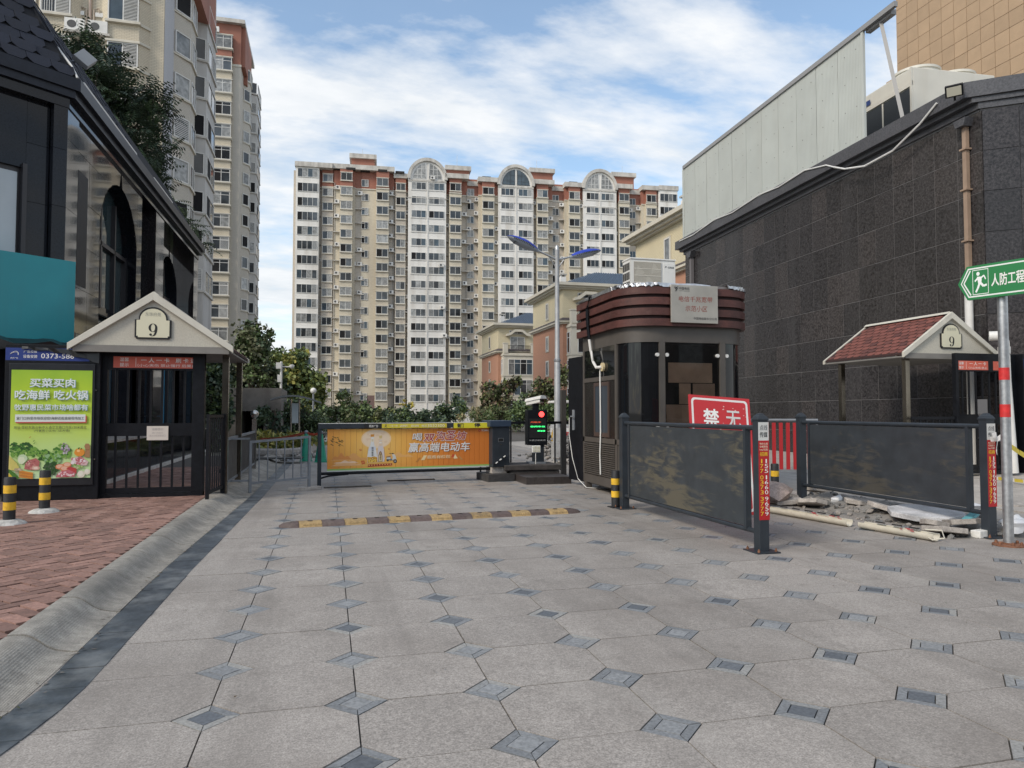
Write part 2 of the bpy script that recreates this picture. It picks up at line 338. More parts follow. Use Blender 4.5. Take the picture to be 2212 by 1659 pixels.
for q in range(4):
    a, b, c, d = Vector(o_[q] + (0,)), Vector(o_[(q + 1) % 4] + (0,)), Vector(i_[(q + 1) % 4] + (0,)), Vector(i_[q] + (0,))
    m_ = (a + b) / 2
    sh = [tuple((v + (m_ - v) * 0.025)[:2]) for v in (a, b, c, d)]
    strips.append(MB().prism(sh, tz, 0).mesh('inlay_border', slatestrip))
cells = []; verts_ = []
def seen(x, y):                                    # inside the plaza, not under a building
    return y > 1.6 and not (4.3 < x < 6.3 and 9.9 < y < 11.7)
for j in range(-4, 60):
    for i in range(0, 16):
        x, y = x0 + px_ * (i + 0.5), y0 + qy * (j + 0.5)
        if seen(x, y) and (x < 7.1 or (x < 8.6 and y < 5.6)): cells.append((x, y))
        x, y = x0 + px_ * i, y0 + qy * j
        if seen(x, y) and (x < 7.1 or (x < 8.6 and y < 5.6)): verts_.append((x, y))
def near(p): return p[1] + 0.15 * abs(p[0] - 1)
cells.sort(key=near); verts_.sort(key=near)
def jig(): return (rnd.uniform(-1, 1) * 0.0015, rnd.uniform(-1, 1) * 0.0015)
lefts = [(x0 - px_ * 0.5, y0 + qy * (j + 0.5)) for j in range(-4, 36)]
for x, y in lefts[:22]:
    put('tile', half, road, (x, y, rnd.uniform(-0.0015, 0.0015)), (*jig(), 0))
for x, y in cells[:275]:
    put('tile', octo, road, (x, y, rnd.uniform(-0.0015, 0.0015)), (*jig(), 0))
def join(name, items, mats, parent):               # many copies of small meshes as one
    mb = MB()
    for me, (x, y), mi in items:
        z = rnd.uniform(-0.0015, 0.0015)
        mb.add([(v.co.x + x, v.co.y + y, v.co.z + z) for v in me.vertices], [tuple(p.vertices) for p in me.polygons], mi)
    return stuff(mb.build(name, mats, parent))
farg = [mat('granite_far_%d' % k, tuple(c * f for c in (0.315, 0.288, 0.262)), 0.72, noise=[(70, 0.3), (5, 0.07)], dirt=GD) for k, f in enumerate((0.94, 1.0, 1.06))]
join('tile', [(octo, c, rnd.randrange(3)) for c in cells[275:]] + [(half, c, rnd.randrange(3)) for c in lefts[22:]], farg, road)
for x, y in verts_[:290]:
    put('inlay_centre', cenm, road, (x, y, rnd.uniform(-0.002, 0.001)), (*jig(), 0))
for x, y in verts_[:75]:
    for q in range(4): put('inlay_border', strips[q], road, (x, y, rnd.uniform(-0.002, 0.001)), (*jig(), 0))
fars = [mat('slate_far_%d' % k, c, 0.6, noise=(60, 0.2)) for k, c in enumerate(((0.12, 0.132, 0.15), (0.17, 0.18, 0.195), (0.25, 0.262, 0.275), (0.205, 0.215, 0.225), (0.27, 0.268, 0.258)))]
join('inlay_border', [(strips[q], c, 3 + (rnd.random() < 0.25)) for c in verts_[75:] for q in range(4)], fars, road)
join('inlay_centre', [(cenm, c, rnd.choice((0, 0, 1, 2))) for c in verts_[290:]], fars, road)
# drain strip of slate slabs along the kerb and the concave kerb stones
def lin(y, t):
    if y <= t[0][0]: return t[0][1]
    for (a, b), (c, d) in zip(t[:-1], t[1:]):
        if y <= c: return b + (d - b) * (y - a) / (c - a)
    return t[-1][1]
def edge_r(y): return lin(y, [(2.0, -1.62), (2.6, -1.32), (3.145, -1.185), (3.7, -1.095), (6.1, -1.076), (11.75, -0.948), (29, -0.735)])
def edge_l(y): return lin(y, [(2.0, -1.80), (2.6, -1.53), (3.3, -1.35), (3.82, -1.295), (6.6, -1.295), (11.8, -1.135), (29, -0.962)])
def drift(y): return 0.0
strip = MB().box(-1.9, -0.7, 1.5, 40, -0.07, -0.05).build('drain_channel', grout); structure(strip)
y = 1.6
while y < 29:
    ln = (0.6 if rnd.random() < 0.7 else 0.45) if y > 3.9 else 0.28
    a_, b_ = y + 0.004, y + ln - 0.004
    slab = MB().prism([(edge_l(a_), a_), (edge_r(a_), a_), (edge_r(b_), b_), (edge_l(b_), b_)], -0.04, 0.004)
    slab.build('drain_slab', darkslate, strip, (0, 0, rnd.uniform(-0.002, 0.002)))
    y += ln
kerb = MB().box(-1.66, -1.40, 1.0, 30, -0.08, 0.0).build('kerb', concrete); structure(kerb)
prof = [(-1.64, -0.02), (-1.27, -0.02), (-1.27, 0.004), (-1.33, 0.010), (-1.385, 0.022), (-1.43, 0.043), (-1.47, 0.072), (-1.51, 0.098), (-1.55, 0.112), (-1.60, 0.115), (-1.64, 0.113)]
y = 1.2; kmesh = {}
while y < 21.5:
    gap = 0.009
    nx = MB(); n_ = len(prof)
    def kx(p, yy): o = edge_l(yy) - 0.003; i_ = min(-1.64, o - 0.34); return o + (p[0] + 1.27) / 0.37 * (o - i_)
    vs = [(kx(p, y + gap), y + gap, p[1]) for p in prof] + [(kx(p, y + 0.8 - gap), y + 0.8 - gap, p[1]) for p in prof]
    nx.add(vs, [(i, i + n_, (i + 1) % n_ + n_, (i + 1) % n_) for i in range(n_)] + [tuple(range(n_)), tuple(range(2 * n_ - 1, n_ - 1, -1))])
    o = nx.build('kerb_stone', concrete, kerb, (0, 0, rnd.uniform(-0.003, 0.003)), smooth=True)
    y += 0.8
# ---- left pavement in red pavers
walk = MB().box(-14, -1.60, -4, 21.5, -0.05, 0.082).build('pavement', grout); structure(walk)
ww = 0.105
horiz = MB().box(0.006, 2 * ww - 0.006, 0.006, ww - 0.006, -0.03, 0).mesh('brick', redbrick)
vert = MB().box(0.006, ww - 0.006, 0.006, 2 * ww - 0.006, -0.03, 0).mesh('brick', redbrick)
bl = []; c45 = math.cos(R(45))
for i in range(-120, 240):
    for j in range(-120, 240):
        t_ = (i - j) % 4
        if t_ not in (0, 3): continue
        u, v = i * ww, j * ww
        x, y = (u - v) * c45 - 4, (u + v) * c45
        m_ = horiz if t_ == 0 else vert
        cx, cy = x + (0.07 if t_ == 0 else -0.07), y + 0.14
        if cy < 2.6 or cy > 17 or cx > min(-1.70, edge_l(cy) - 0.40) or cx < -7.5 or (cx < -4 and cy > 11): continue
        # what the eye can reach
        bl.append((math.hypot(cx, cy) + (60 if cx < -0.43 * cy - 0.35 else 0), x, y, m_))
bl.sort(key=lambda q: q[0])
for _, x, y, m_ in bl[:300]:
    put('brick', m_, walk, (x, y, 0.1 + rnd.uniform(-0.003, 0.003)), (rnd.uniform(-1, 1) * 0.012, rnd.uniform(-1, 1) * 0.012, R(45)))
mb = MB()
for _, x, y, m_ in bl[300:]:
    z = 0.1 + rnd.uniform(-0.003, 0.003); k = rnd.randrange(3)
    mb.add([(x + (v.co.x - v.co.y) * c45, y + (v.co.x + v.co.y) * c45, z + v.co.z) for v in m_.vertices], [tuple(p.vertices) for p in m_.polygons], k)
bm_ = [mat('red_paver_far_%d' % k, c, 0.85, noise=(30, 0.2), dirt=(1.6, (0.17, 0.11, 0.095), 0.5, 0.6)) for k, c in enumerate(((0.21, 0.12, 0.095), (0.255, 0.147, 0.118), (0.30, 0.18, 0.148)))]
stuff(mb.build('brick', bm_, walk))
# ---- right pavement rising gently to the far gate, dusty ground beyond the second fence
mb = MB(); mb.add([(7.05, 1, 0.0), (13.6, 1, 0.26), (14.5, 30, 0.26), (7.05, 30, 0.0), (7.05, 1, -0.3), (13.6, 1, -0.3), (14.5, 30, -0.3), (7.05, 30, -0.3)], [(0, 1, 2, 3), (0, 4, 5, 1), (3, 2, 6, 7), (0, 3, 7, 4), (1, 5, 6, 2), (4, 7, 6, 5)])
pr = mb.build('pavement', mat('pale_pavement', (0.36, 0.335, 0.305), 0.85, noise=[(2, 0.1), (90, 0.2)], dirt=(0.9, (0.24, 0.22, 0.2), 0.5, 0.6))); structure(pr)
slope = math.atan(0.26 / 6.55)
pav = MB().box(0.004, 0.596, 0.004, 0.596, -0.03, 0.012).mesh('slab', mat('pale_slab', (0.40, 0.37, 0.335), 0.8, var=0.1, noise=[(90, 0.25), (4, 0.1)], dirt=(0.9, (0.25, 0.23, 0.21), 0.5, 0.55)))
for i in range(0, 11):
    for j in range(0, 17):
        x, y = 7.15 + 0.6 * i, 3.4 + 0.6 * j
        if x < 8.2 and y < 9.2 and rnd.random() < 0.75: continue      # dug up here
        put('slab', pav, pr, (x, y, (x - 7.05) * 0.26 / 6.55), (0, -slope, 0))

# leaf bits and grit gathered along the kerb and by the bump
gq = random.Random(77); mb = MB()
for k in range(420):
    y = gq.uniform(3.4, 15); x = edge_l(y) + gq.gauss(0.0, 0.02)
    if k > 250: x, y = gq.uniform(-1.0, 6.5), gq.uniform(3.5, 12)
    if k > 340: x, y = gq.gauss(3.9, 0.12), gq.uniform(5.9, 9.4)
    r_ = gq.uniform(.006, .02) * (1 if k < 250 else .7); a_ = gq.uniform(0, 6.3); z_ = 0.007 + gq.uniform(0, .006)
    d, e2 = Vector((math.cos(a_), math.sin(a_), gq.uniform(-.1, .2))) * r_, Vector((-math.sin(a_), math.cos(a_), gq.uniform(-.1, .3))) * r_ * .5
    p = Vector((x, y, z_)); mb.add([p - d, p + e2, p + d, p - e2 * .6], [(0, 1, 2, 3)], gq.randrange(3))
stuff(mb.build('leaf_litter', [mat('litter_brown', (0.10, 0.07, 0.04), 0.9), mat('litter_green', (0.07, 0.08, 0.04), 0.9), mat('litter_grit', (0.16, 0.145, 0.13), 0.9)]))
# ================================================================== things at the gate
def ngon(cx, cz, rx, rz, n=20, jit=0.0, a0=0.0):
    return [(cx + rx * math.cos(a0 + 2 * math.pi * k / n) * (1 + rnd.uniform(-jit, jit)), cz + rz * math.sin(a0 + 2 * math.pi * k / n) * (1 + rnd.uniform(-jit, jit))) for k in range(n)]
class Print:                       # flat print in layers on an upright board that faces -y
    def __init__(s, y): s.mb = MB(); s.y = y; s.mats = []
    def poly(s, pts, col):
        m = ink(col)
        if m not in s.mats: s.mats.append(m)
        s.y -= 0.00002
        s.mb.add([(p[0], s.y, p[1]) for p in pts], [tuple(range(len(pts)))], s.mats.index(m)); return s
    def rect(s, x0, x1, z0, z1, col): return s.poly([(x0, z0), (x1, z0), (x1, z1), (x0, z1)], col)
    def dot(s, cx, cz, rx, rz, col, n=18, jit=0.0): return s.poly(ngon(cx, cz, rx, rz or rx, n, jit), col)
    def line(s, x0, z0, x1, z1, w, col):
        d = Vector((x1 - x0, z1 - z0)).normalized() * w / 2
        return s.poly([(x0 + d.y, z0 - d.x), (x1 + d.y, z1 - d.x), (x1 - d.y, z1 + d.x), (x0 - d.y, z0 + d.x)], col)
    def build(s, parent, name='print'): return s.mb.build(name, s.mats, parent)

# ---- bollards
def bollard(label, x, y, z, h=0.5, r=0.058, mound=False, seed=1):
    t = thing('bollard', label, 'bollard', (x, y, z), rnd.uniform(0, 6), 'yellow and black bollards')
    MB().lathe([(r, 0.0), (r, h * 0.97), (r * 0.9, h)], 18).build('post', blackband, t, smooth=True)
    for z0 in ((0.28, 0.62) if not mound else (0.3, 0.66)):
        MB().lathe([(r + 0.0005, h * z0), (r + 0.002, h * z0), (r + 0.002, h * (z0 + 0.17)), (r + 0.0005, h * (z0 + 0.17))], 18).build('band', yellow, t, smooth=True)
    if mound: MB().lathe([(r * 3.0, -0.01), (r * 2.6, 0.02), (r * 1.9, 0.04), (r * 1.1, 0.05)], 14).build('mortar_collar', mat('mortar', (0.45, 0.44, 0.42), 0.9, noise=(20, 0.3), bump=(20, 0.8, 0.02)), t, smooth=True)
    else:
        MB().box(-0.085, 0.085, -0.085, 0.085, 0, 0.012).build('base_plate', blackband, t)
bollard('banded bollard on the red pavers nearest the picture edge, in front of the food poster', -3.30, 8.85, 0.1, 0.5, mound=True)
bollard('banded bollard in front of the food poster, right of another on the red pavers', -3.28, 9.78, 0.1, 0.5, mound=True)
bollard('banded bollard beside the guard booth at the end of the scraped panel fence', 3.82, 9.19, 0.0, 0.5)
bollard('banded bollard behind the pink stone block, at the far post of the rubble side fence', 6.55, 9.55, 0.02, 0.5)

# ---- speed bump
b0, b1 = Vector((-0.52, 8.59, 0.0)), Vector((3.19, 8.92, 0.0)); LB = (b1 - b0).length
bump = thing('speed_bump', 'long low speed bump of alternating brown and worn yellow rubber blocks on the plaza', 'speed bump', b0, math.atan2((b1 - b0).y, (b1 - b0).x))
pf = [(-0.15, 0.0), (0.15, 0.0), (0.11, 0.038), (0.05, 0.05), (-0.05, 0.05), (-0.11, 0.038)]
sg = MB(); n_ = 13; cap = 0.21; sl = (LB - 2 * cap) / n_
sgm = {c: MB().prism(pf, 0.002, sl - 0.002, 'x').mesh('segment', c) for c in (brownrub, yelrub)}
rib = MB()
for k in range(7): rib.add([(0.03 + k * 0.03, -0.135, 0.0262), (0.042 + k * 0.03, -0.135, 0.0262), (0.055 + k * 0.03, -0.062, 0.0505), (0.043 + k * 0.03, -0.062, 0.0505), (0.03 + k * 0.03, -0.137, 0.018), (0.042 + k * 0.03, -0.137, 0.018), (0.055 + k * 0.03, -0.06, 0.044), (0.043 + k * 0.03, -0.06, 0.044)], [(0, 1, 2, 3), (0, 4, 5, 1), (1, 5, 6, 2), (3, 2, 6, 7), (0, 3, 7, 4)])
ribm = rib.mesh('tread_rib', yelrub); bolt = MB().lathe([(0.03, 0.0), (0.03, 0.012), (0.02, 0.012), (0.018, 0.006)], 12).mesh('bolt_hole', mat('bolt_dark', (0.03, 0.022, 0.02), 0.8))
for k in range(n_):
    s_ = put('segment', sgm[yelrub if k % 2 == 0 else brownrub], bump, (cap + k * sl, 0, 0), (0, 0, rnd.uniform(-0.008, 0.008)))
    put('bolt_hole', bolt, s_, (sl / 2, -0.01, 0.042))
    if k % 2 == 0: put('tread_rib', ribm, s_, (0.015, 0, 0.0))
for sgn, xb in ((1, cap - 0.003), (-1, LB - cap + 0.003)):
    mb = MB(); vs = []; fs = []; N = 7
    for q in range(N):
        f = q / (N - 1); sc = math.sqrt(max(0.0, 1 - (f * 0.99) ** 2))
        vs += [(xb - sgn * cap * f, p[0] * (0.25 + 0.75 * sc), p[1] * (0.15 + 0.85 * sc)) for p in pf]
    for q in range(N - 1):
        for r_ in range(6): fs.append((q * 6 + r_, q * 6 + (r_ + 1) % 6, (q + 1) * 6 + (r_ + 1) % 6, (q + 1) * 6 + r_))
    fs += [tuple(range(6)), tuple(range((N - 1) * 6, N * 6))[::-1]]
    cp_ = mb.add(vs, fs).build('end_cap', brownrub, bump, smooth=True)
    put('bolt_hole', bolt, cp_, (xb - sgn * 0.06, -0.01, 0.037))

# ---- advertising barrier gate with its motor box
ga = Vector((-0.13, 12.86, 0)); gb = Vector((3.03, 13.40, 0)); gl = (gb - ga).length
gate = thing('barrier_gate', 'orange liquor advertisement barrier gate closed across the plaza with a dark motor box', 'barrier gate', ga, math.atan2((gb - ga).y, (gb - ga).x))
MB().box(-0.03, 0.03, -0.03, 0.03, 0, 1.08).build('end_post', darkmetal, gate, bev=0.004)
adm = bpy.data.materials.new('orange_advert'); adm.use_nodes = True      # printed gradient of the advert
n = adm.node_tree.nodes; l = adm.node_tree.links.new; pb = n['Principled BSDF']; pb.inputs['Roughness'].default_value = 0.55
t = n.new('ShaderNodeTexCoord'); s_ = n.new('ShaderNodeSeparateXYZ'); l(t.outputs['Object'], s_.inputs[0])
sub = n.new('ShaderNodeVectorMath'); sub.operation = 'DISTANCE'; sub.inputs[1].default_value = (0, 0, 0)
mpn = n.new('ShaderNodeMapping'); mpn.inputs['Location'].default_value = (-1.0 * 0.66, 0, -0.72); mpn.inputs['Scale'].default_value = (0.66, 0, 1.0); l(t.outputs['Object'], mpn.inputs[0]); l(mpn.outputs[0], sub.inputs[0])
r1 = ramp(n, ((0.0, (0.84, 0.55, 0.17)), (0.3, (0.82, 0.44, 0.09)), (0.75, (0.73, 0.25, 0.035)), (1.0, (0.66, 0.20, 0.03)))); l(sub.outputs['Value'], r1.inputs[0])
l(r1.outputs[0], pb.inputs['Base Color'])
gx1 = 3.16; nsl = 30; sw = (gx1 - 0.13) / nsl
for k in range(nsl):
    xs = 0.13 + k * sw
    vb = MB().box(0.002, sw - 0.002, -0.008, 0.008, 0.262, 1.0)
    vb.v = [(v[0] + xs, v[1], v[2]) for v in vb.v]
    vb.build('slat', adm, gate)
top = MB().box(-0.03, gx1 + 0.05, -0.045, 0.045, 1.008, 1.095).build('top_rail', darkmetal, gate, bev=0.006)
MB().box(-0.02, gx1 + 0.05, -0.046, 0.046, 1.097, 1.105).build('rail_cover', whitep, top)
MB().tube([(0.0, 0, 0.235), (gx1 + 0.1, 0, 0.225)], 0.026, 10).build('bottom_rail', black, gate, smooth=True)
MB().tube([(0.0, 0, 0.15), (0.15, 0, 0.19), (0.5, 0, 0.215)], 0.016, 8).build('brace', black, gate, smooth=True)
# print on the slats (a sheet on the front)
P = Print(-0.0085)
gx = lambda z: 0.13 + (z - 112) / (1765 - 112) * (gx1 - 0.13)           # survey of the sheet in print pixels
gz = lambda y: 1.0 - (y - 100) / (560 - 100) * 0.738
def pp(pts): return [(gx(a), gz(b)) for a, b in pts]
P.rect(0.13, gx1, 0.262, 0.285, (0.55, 0.6, 0.55)); P.rect(0.13, gx1, 0.283, 0.31, (0.3, 0.5, 0.12))
moon = [(580 + 148 * math.cos(-k * math.pi * 2 / 48), max(108, 212 + 108 * math.sin(-k * math.pi * 2 / 48))) for k in range(48)]
P.poly(pp(moon), (0.84, 0.6, 0.34)); P.poly(pp([(580 + (a - 580) * 0.9, 212 + (b - 212) * 0.93) for a, b in moon]), (0.82, 0.65, 0.47))
for _ in range(16):
    a, b = 580 + rnd.uniform(-95, 95), 200 + rnd.uniform(-70, 60); P.dot(gx(a), gz(b), 0.03 * rnd.uniform(.4, 1.2), 0.02, (0.77, 0.58, 0.4), 10, 0.2)
def hill(x0, x1, base, h, col):
    pts = [(x0, base)] + [(x0 + (x1 - x0) * k / 16, base - h * math.sin(math.pi * k / 16) * (0.75 + 0.3 * math.sin(k * 1.1 + x0))) for k in range(17)] + [(x1, base)]
    P.poly(pp(pts[::-1]), col)
hill(142, 520, 440, 78, (0.75, 0.37, 0.12)); hill(150, 340, 430, 72, (0.69, 0.27, 0.07)); hill(640, 960, 420, 55, (0.78, 0.42, 0.14)); hill(142, 470, 500, 60, (0.8, 0.45, 0.2)); hill(170, 420, 470, 30, (0.86, 0.6, 0.4))
for k in range(18):
    a, b = 150 + rnd.uniform(0, 1) * 110, 180 + rnd.uniform(0, 1) * 110
    P.poly([(gx(a + u), gz(b + v)) for u, v in ((-13, -4), (-2, -7), (13, 6), (2, 6))], (0.09, 0.07, 0.015))
P.line(gx(142), gz(215), gx(265), gz(285), 0.006, (0.12, 0.07, 0.02))
P.poly(pp([(420, 512), (740, 505), (740, 478), (660, 462), (500, 465), (425, 490)]), (0.74, 0.42, 0.1)); P.poly(pp([(500, 518), (738, 510), (738, 486), (500, 492)]), (0.36, 0.035, 0.02))
for k in range(9): P.poly(pp([(512 + k * 26 + 8 * u, 502 - k * .7 + 7 * v) for u, v in ((1, 0), (0, 1), (-1, 0), (0, -1))][::-1]), (0.8, 0.5, 0.18))
# two liquor bottles
P.poly(pp([(494, 475), (590, 472), (592, 420), (580, 330), (563, 285), (556, 245), (556, 190), (528, 190), (528, 245), (520, 285), (500, 340), (492, 420)]), (0.72, 0.73, 0.72))
P.poly(pp([(496, 474), (590, 471), (591, 415), (560, 405), (530, 412), (494, 408)]), (0.66, 0.36, 0.05)); P.poly(pp([(505, 470), (580, 468), (582, 440), (545, 430), (505, 442)]), (0.8, 0.55, 0.1))
for k in range(12): P.dot(gx(502 + rnd.uniform(0, 80)), gz(425 + rnd.uniform(0, 42)), 0.012, 0.009, (0.47, 0.2, 0.02), 6, 0.2)
P.poly(pp([(524, 162), (558, 160), (558, 186), (524, 188)][::-1]), (0.6, 0.26, 0.03)); P.rect(gx(527), gx(557), gz(243), gz(206), (0.8, 0.76, 0.66)); P.rect(gx(533), gx(551), gz(240), gz(212), (0.66, 0.58, 0.42))
P.poly(pp([(510, 300), (572, 296), (580, 335), (500, 340)][::-1]), (0.62, 0.66, 0.72)); P.poly(pp([(527, 432), (545, 416), (562, 430), (545, 447)][::-1]), (0.3, 0.08, 0.02)); P.poly(pp([(533, 432), (545, 422), (556, 430), (545, 441)][::-1]), (0.8, 0.6, 0.2))
P.poly(pp([(595, 470), (660, 465), (664, 430), (655, 330), (640, 285), (635, 225), (606, 225), (604, 285), (592, 340), (590, 430)]), (0.66, 0.6, 0.6))
P.poly(pp([(606, 178), (638, 172), (632, 206), (612, 208)][::-1]), (0.66, 0.5, 0.22)); P.rect(gx(607), gx(636), gz(290), gz(232), (0.74, 0.58, 0.42)); P.rect(gx(609), gx(634), gz(262), gz(246), (0.8, 0.74, 0.66))
P.poly(pp([(600, 468), (642, 466), (642, 400), (630, 355), (621, 348), (611, 358), (600, 405)]), (0.19, 0.09, 0.03)); P.poly(pp([(604, 464), (638, 462), (638, 402), (621, 358), (604, 405)]), (0.7, 0.55, 0.3))
# scooter
S1, S2, S3 = (0.6, 0.62, 0.6), (0.05, 0.05, 0.055), (0.16, 0.15, 0.15)
P.dot(gx(768), gz(465), 0.034, 0.034, S2); P.dot(gx(768), gz(465), 0.016, 0.016, (0.4, 0.4, 0.4)); P.dot(gx(694), gz(450), 0.022, 0.024, S2)
P.poly(pp([(680, 445), (725, 455), (752, 455), (745, 440), (728, 436), (720, 412), (690, 414)]), S3); P.poly(pp([(682, 436), (722, 440), (722, 420), (690, 416)]), S1)
P.poly(pp([(735, 452), (765, 440), (782, 445), (770, 400), (756, 384), (736, 388), (746, 420)]), S1); P.line(gx(708), gz(377), gx(758), gz(378), 0.008, S2); P.dot(gx(742), gz(378), 0.013, 0.011, S2); P.dot(gx(757), gz(393), 0.012, 0.012, (0.75, 0.7, 0.55))
P.poly(pp([(678, 412), (720, 408), (722, 418), (682, 420)]), S2)
for a, b, w_, h_ in ((426, 330, 12, 10), (704, 326, 7, 9), (452, 468, 22, 22)):
    P.poly(pp([(a - w_, b - h_ * .8), (a + w_ * .6, b - h_), (a + w_, b + h_ * .8), (a - w_ * .5, b + h_)][::-1]), (0.6, 0.15, 0.04)); P.dot(gx(a), gz(b - 1), 0.008, 0.006, (0.8, 0.5, 0.2), 8)
# ribbon
P.poly(pp([(1060, 452), (1395, 446), (1370, 406), (1085, 410)]), (0.73, 0.3, 0.07)); P.poly(pp([(1030, 462), (1068, 460), (1092, 406), (1060, 408)]), (0.82, 0.66, 0.36)); P.poly(pp([(1378, 455), (1420, 452), (1392, 404), (1370, 404)]), (0.84, 0.68, 0.4))
P.poly(pp([(975, 480), (1000, 478), (1030, 432), (1010, 432)]), (0.52, 0.22, 0.05)); P.poly(pp([(1455, 470), (1480, 470), (1440, 424), (1424, 428)]), (0.55, 0.26, 0.08)); P.poly(pp([(1346, 440), (1376, 440), (1388, 404), (1362, 402)]), (0.55, 0.08, 0.03))
P.dot(gx(1658), gz(130), 0.026, 0.025, (0.45, 0.05, 0.03)); P.dot(gx(1658), gz(133), 0.014, 0.015, (0.72, 0.27, 0.1)); P.dot(gx(1658), gz(136), 0.006, 0.012, (0.45, 0.05, 0.03))
P.build(gate, 'advert_print')
W1, RD, DK = ink((0.8, 0.79, 0.76)), ink((0.4, 0.015, 0.012)), ink((0.14, 0.03, 0.015))
def adline(s, x0, x1, y0, y1, m, bold=0.012, shear=0.15, sh=True, yy=-0.0135):
    cx, cz, w_, h_ = (gx(x0) + gx(x1)) / 2, (gz(y0) + gz(y1)) / 2, gx(x1) - gx(x0), gz(y0) - gz(y1)
    if sh: letter(s, DK, gate, cx + 0.007, yy + 0.0012, cz - 0.006, w_, h_, bold=bold, shear=shear)
    return letter(s, m, gate, cx, yy, cz, w_, h_, bold=bold, shear=shear)
adline('喝', 945, 1040, 155, 240, W1)
for s_, (a, b, c_, d_) in zip('双沟圣坊', ((1062, 1168, 165, 248), (1188, 1280, 138, 240), (1295, 1390, 135, 240), (1408, 1508, 140, 235))):
    letter(s_, W1, gate, (gx(a) + gx(b)) / 2, -0.0133, (gz(c_) + gz(d_)) / 2, (gx(b) - gx(a)) * 1.04, (gz(c_) - gz(d_)) * 1.04, bold=0.045, shear=0.22)
    letter(s_, RD, gate, (gx(a) + gx(b)) / 2, -0.0140, (gz(c_) + gz(d_)) / 2, gx(b) - gx(a), gz(c_) - gz(d_), bold=0.012, shear=0.22)
adline('赢高端电动车', 905, 1548, 262, 368, W1, bold=0.02)
adline('瓶瓶有红包', 1095, 1335, 408, 446, ink((0.85, 0.75, 0.5)), sh=False, bold=0.008)
adline('双沟酒业', 1680, 1758, 118, 140, W1, sh=False, shear=0)
for k, ch in enumerate('双沟圣坊'): letter(ch, ink((0.03, 0.03, 0.03)), gate, gx(543), -0.0135, gz(312 + k * 26), h=0.034, bold=0.02)
for k, ch in enumerate('双沟圣坊'): letter(ch, ink((0.1, 0.03, 0.01)), gate, gx(621), -0.0135, gz(384 + k * 18), h=0.024, bold=0.02)
# stickers on the top rail
TP = Print(-0.0525)
rx = lambda z: gx(z)
TP.rect(rx(455), rx(628), 1.012, 1.09, (0.012, 0.012, 0.013)); TP.rect(rx(628), rx(1293), 1.012, 1.09, (0.66, 0.55, 0.05)); TP.rect(rx(1366), rx(1770), 1.0, 1.098, (0.74, 0.66, 0.04))
TP.dot(rx(668), 1.073, 0.009, 0.009, (0.05, 0.05, 0.05)); TP.line(rx(668), 1.064, rx(666), 1.042, 0.014, (0.05, 0.05, 0.05)); TP.line(rx(666), 1.042, rx(656), 1.02, 0.007, (0.05, 0.05, 0.05)); TP.line(rx(668), 1.042, rx(680), 1.02, 0.007, (0.05, 0.05, 0.05)); TP.line(rx(655), 1.045, rx(680), 1.052, 0.006, (0.05, 0.05, 0.05))
TP.build(top, 'sticker')
def rl(s, a, b, m, h=0.045, zc=1.05, bold=0.01, **k): letter(s, m, top, (rx(a) + rx(b)) / 2, -0.0565, zc, rx(b) - rx(a), h, bold=bold, **k)
WY = ink((0.85, 0.82, 0.62))
rl('黑铁广告', 502, 590, W1); rl('一车一杆', 700, 785, WY, 0.035); rl('减速慢行', 808, 890, WY, 0.04); rl('谨防碰撞', 918, 1000, WY, 0.04); rl('3032300', 1090, 1268, WY, 0.05); rl('电话', 1030, 1082, WY, 0.045)
BK = ink((0.012, 0.014, 0.05))
rl('侧门', 1405, 1470, BK, 0.075, 1.05, 0.03); rl('停', 1590, 1655, BK, 0.07, 1.055, 0.03)
# motor box
mbx = thing('gate_motor_box', 'dark blue black motor cabinet at the hinge end of the orange advertisement gate', 'cabinet', gate.matrix_basis @ Vector((gx1 + 0.02, 0, 0)), gate.rotation_euler.z)
MB().box(-0.02, 0.34, -0.17, 0.2, 0.26, 1.02).build('cabinet', darkmetal, mbx, bev=0.01)
MB().box(-0.08, 0.36, -0.2, 0.23, 1.02, 1.14).build('lid', mat('navy_lid', (0.035, 0.055, 0.09), 0.4, noise=(5, 0.2)), mbx, bev=0.012)
MB().box(0.0, 0.3, -0.12, 0.2, 0.14, 0.26).build('plinth', stone, mbx)
MB().box(-0.16, 0.38, -0.32, 0.3, 0.0, 0.14).build('base_block', mat('black_block', (0.05, 0.048, 0.048), 0.6, noise=(15, 0.3)), mbx, bev=0.006)
MB().box(0.1, 0.21, -0.174, -0.17, 0.74, 0.8).build('meter_window', ink((0.02, 0.02, 0.02), 0.1), mbx)
mb = MB()
for a in ((0.1, 0.21, 0.736, 0.741), (0.1, 0.21, 0.8, 0.805), (0.1, 0.104, 0.74, 0.8), (0.206, 0.21, 0.74, 0.8)): mb.box(a[0], a[1], -0.177, -0.17, a[2], a[3])
mb.build('window_rim', greyrail, mbx)
MB().lathe([(0.012, 0), (0.012, 0.006)], 10).build('lock', steel, mbx, (0.155, -0.171, 0.69), (R(90), 0, 0))
for k in range(6):
    a, b = k / 6, (k + 0.98) / 6
    MB().tube([(0.0 + 0.24 * a, -0.19, 0.3 + 0.17 * a), (0.0 + 0.24 * b, -0.19, 0.3 + 0.17 * b)], 0.012, 8).build('striped_handle', winwhite if k % 2 else black, mbx)
# stone slab under the railing leg
t = thing('stone_kerb_block', 'flat grey granite kerb piece lying under the railing leg by the gate post', 'stone block', (-0.36, 12.5, 0), R(8))
mb = MB(); mb.prism([(-0.27, -0.1), (0.03, -0.13), (0.28, -0.02), (0.25, 0.1), (-0.25, 0.1)], 0, 0.055); mb.build('block', stone, t, bev=0.006)
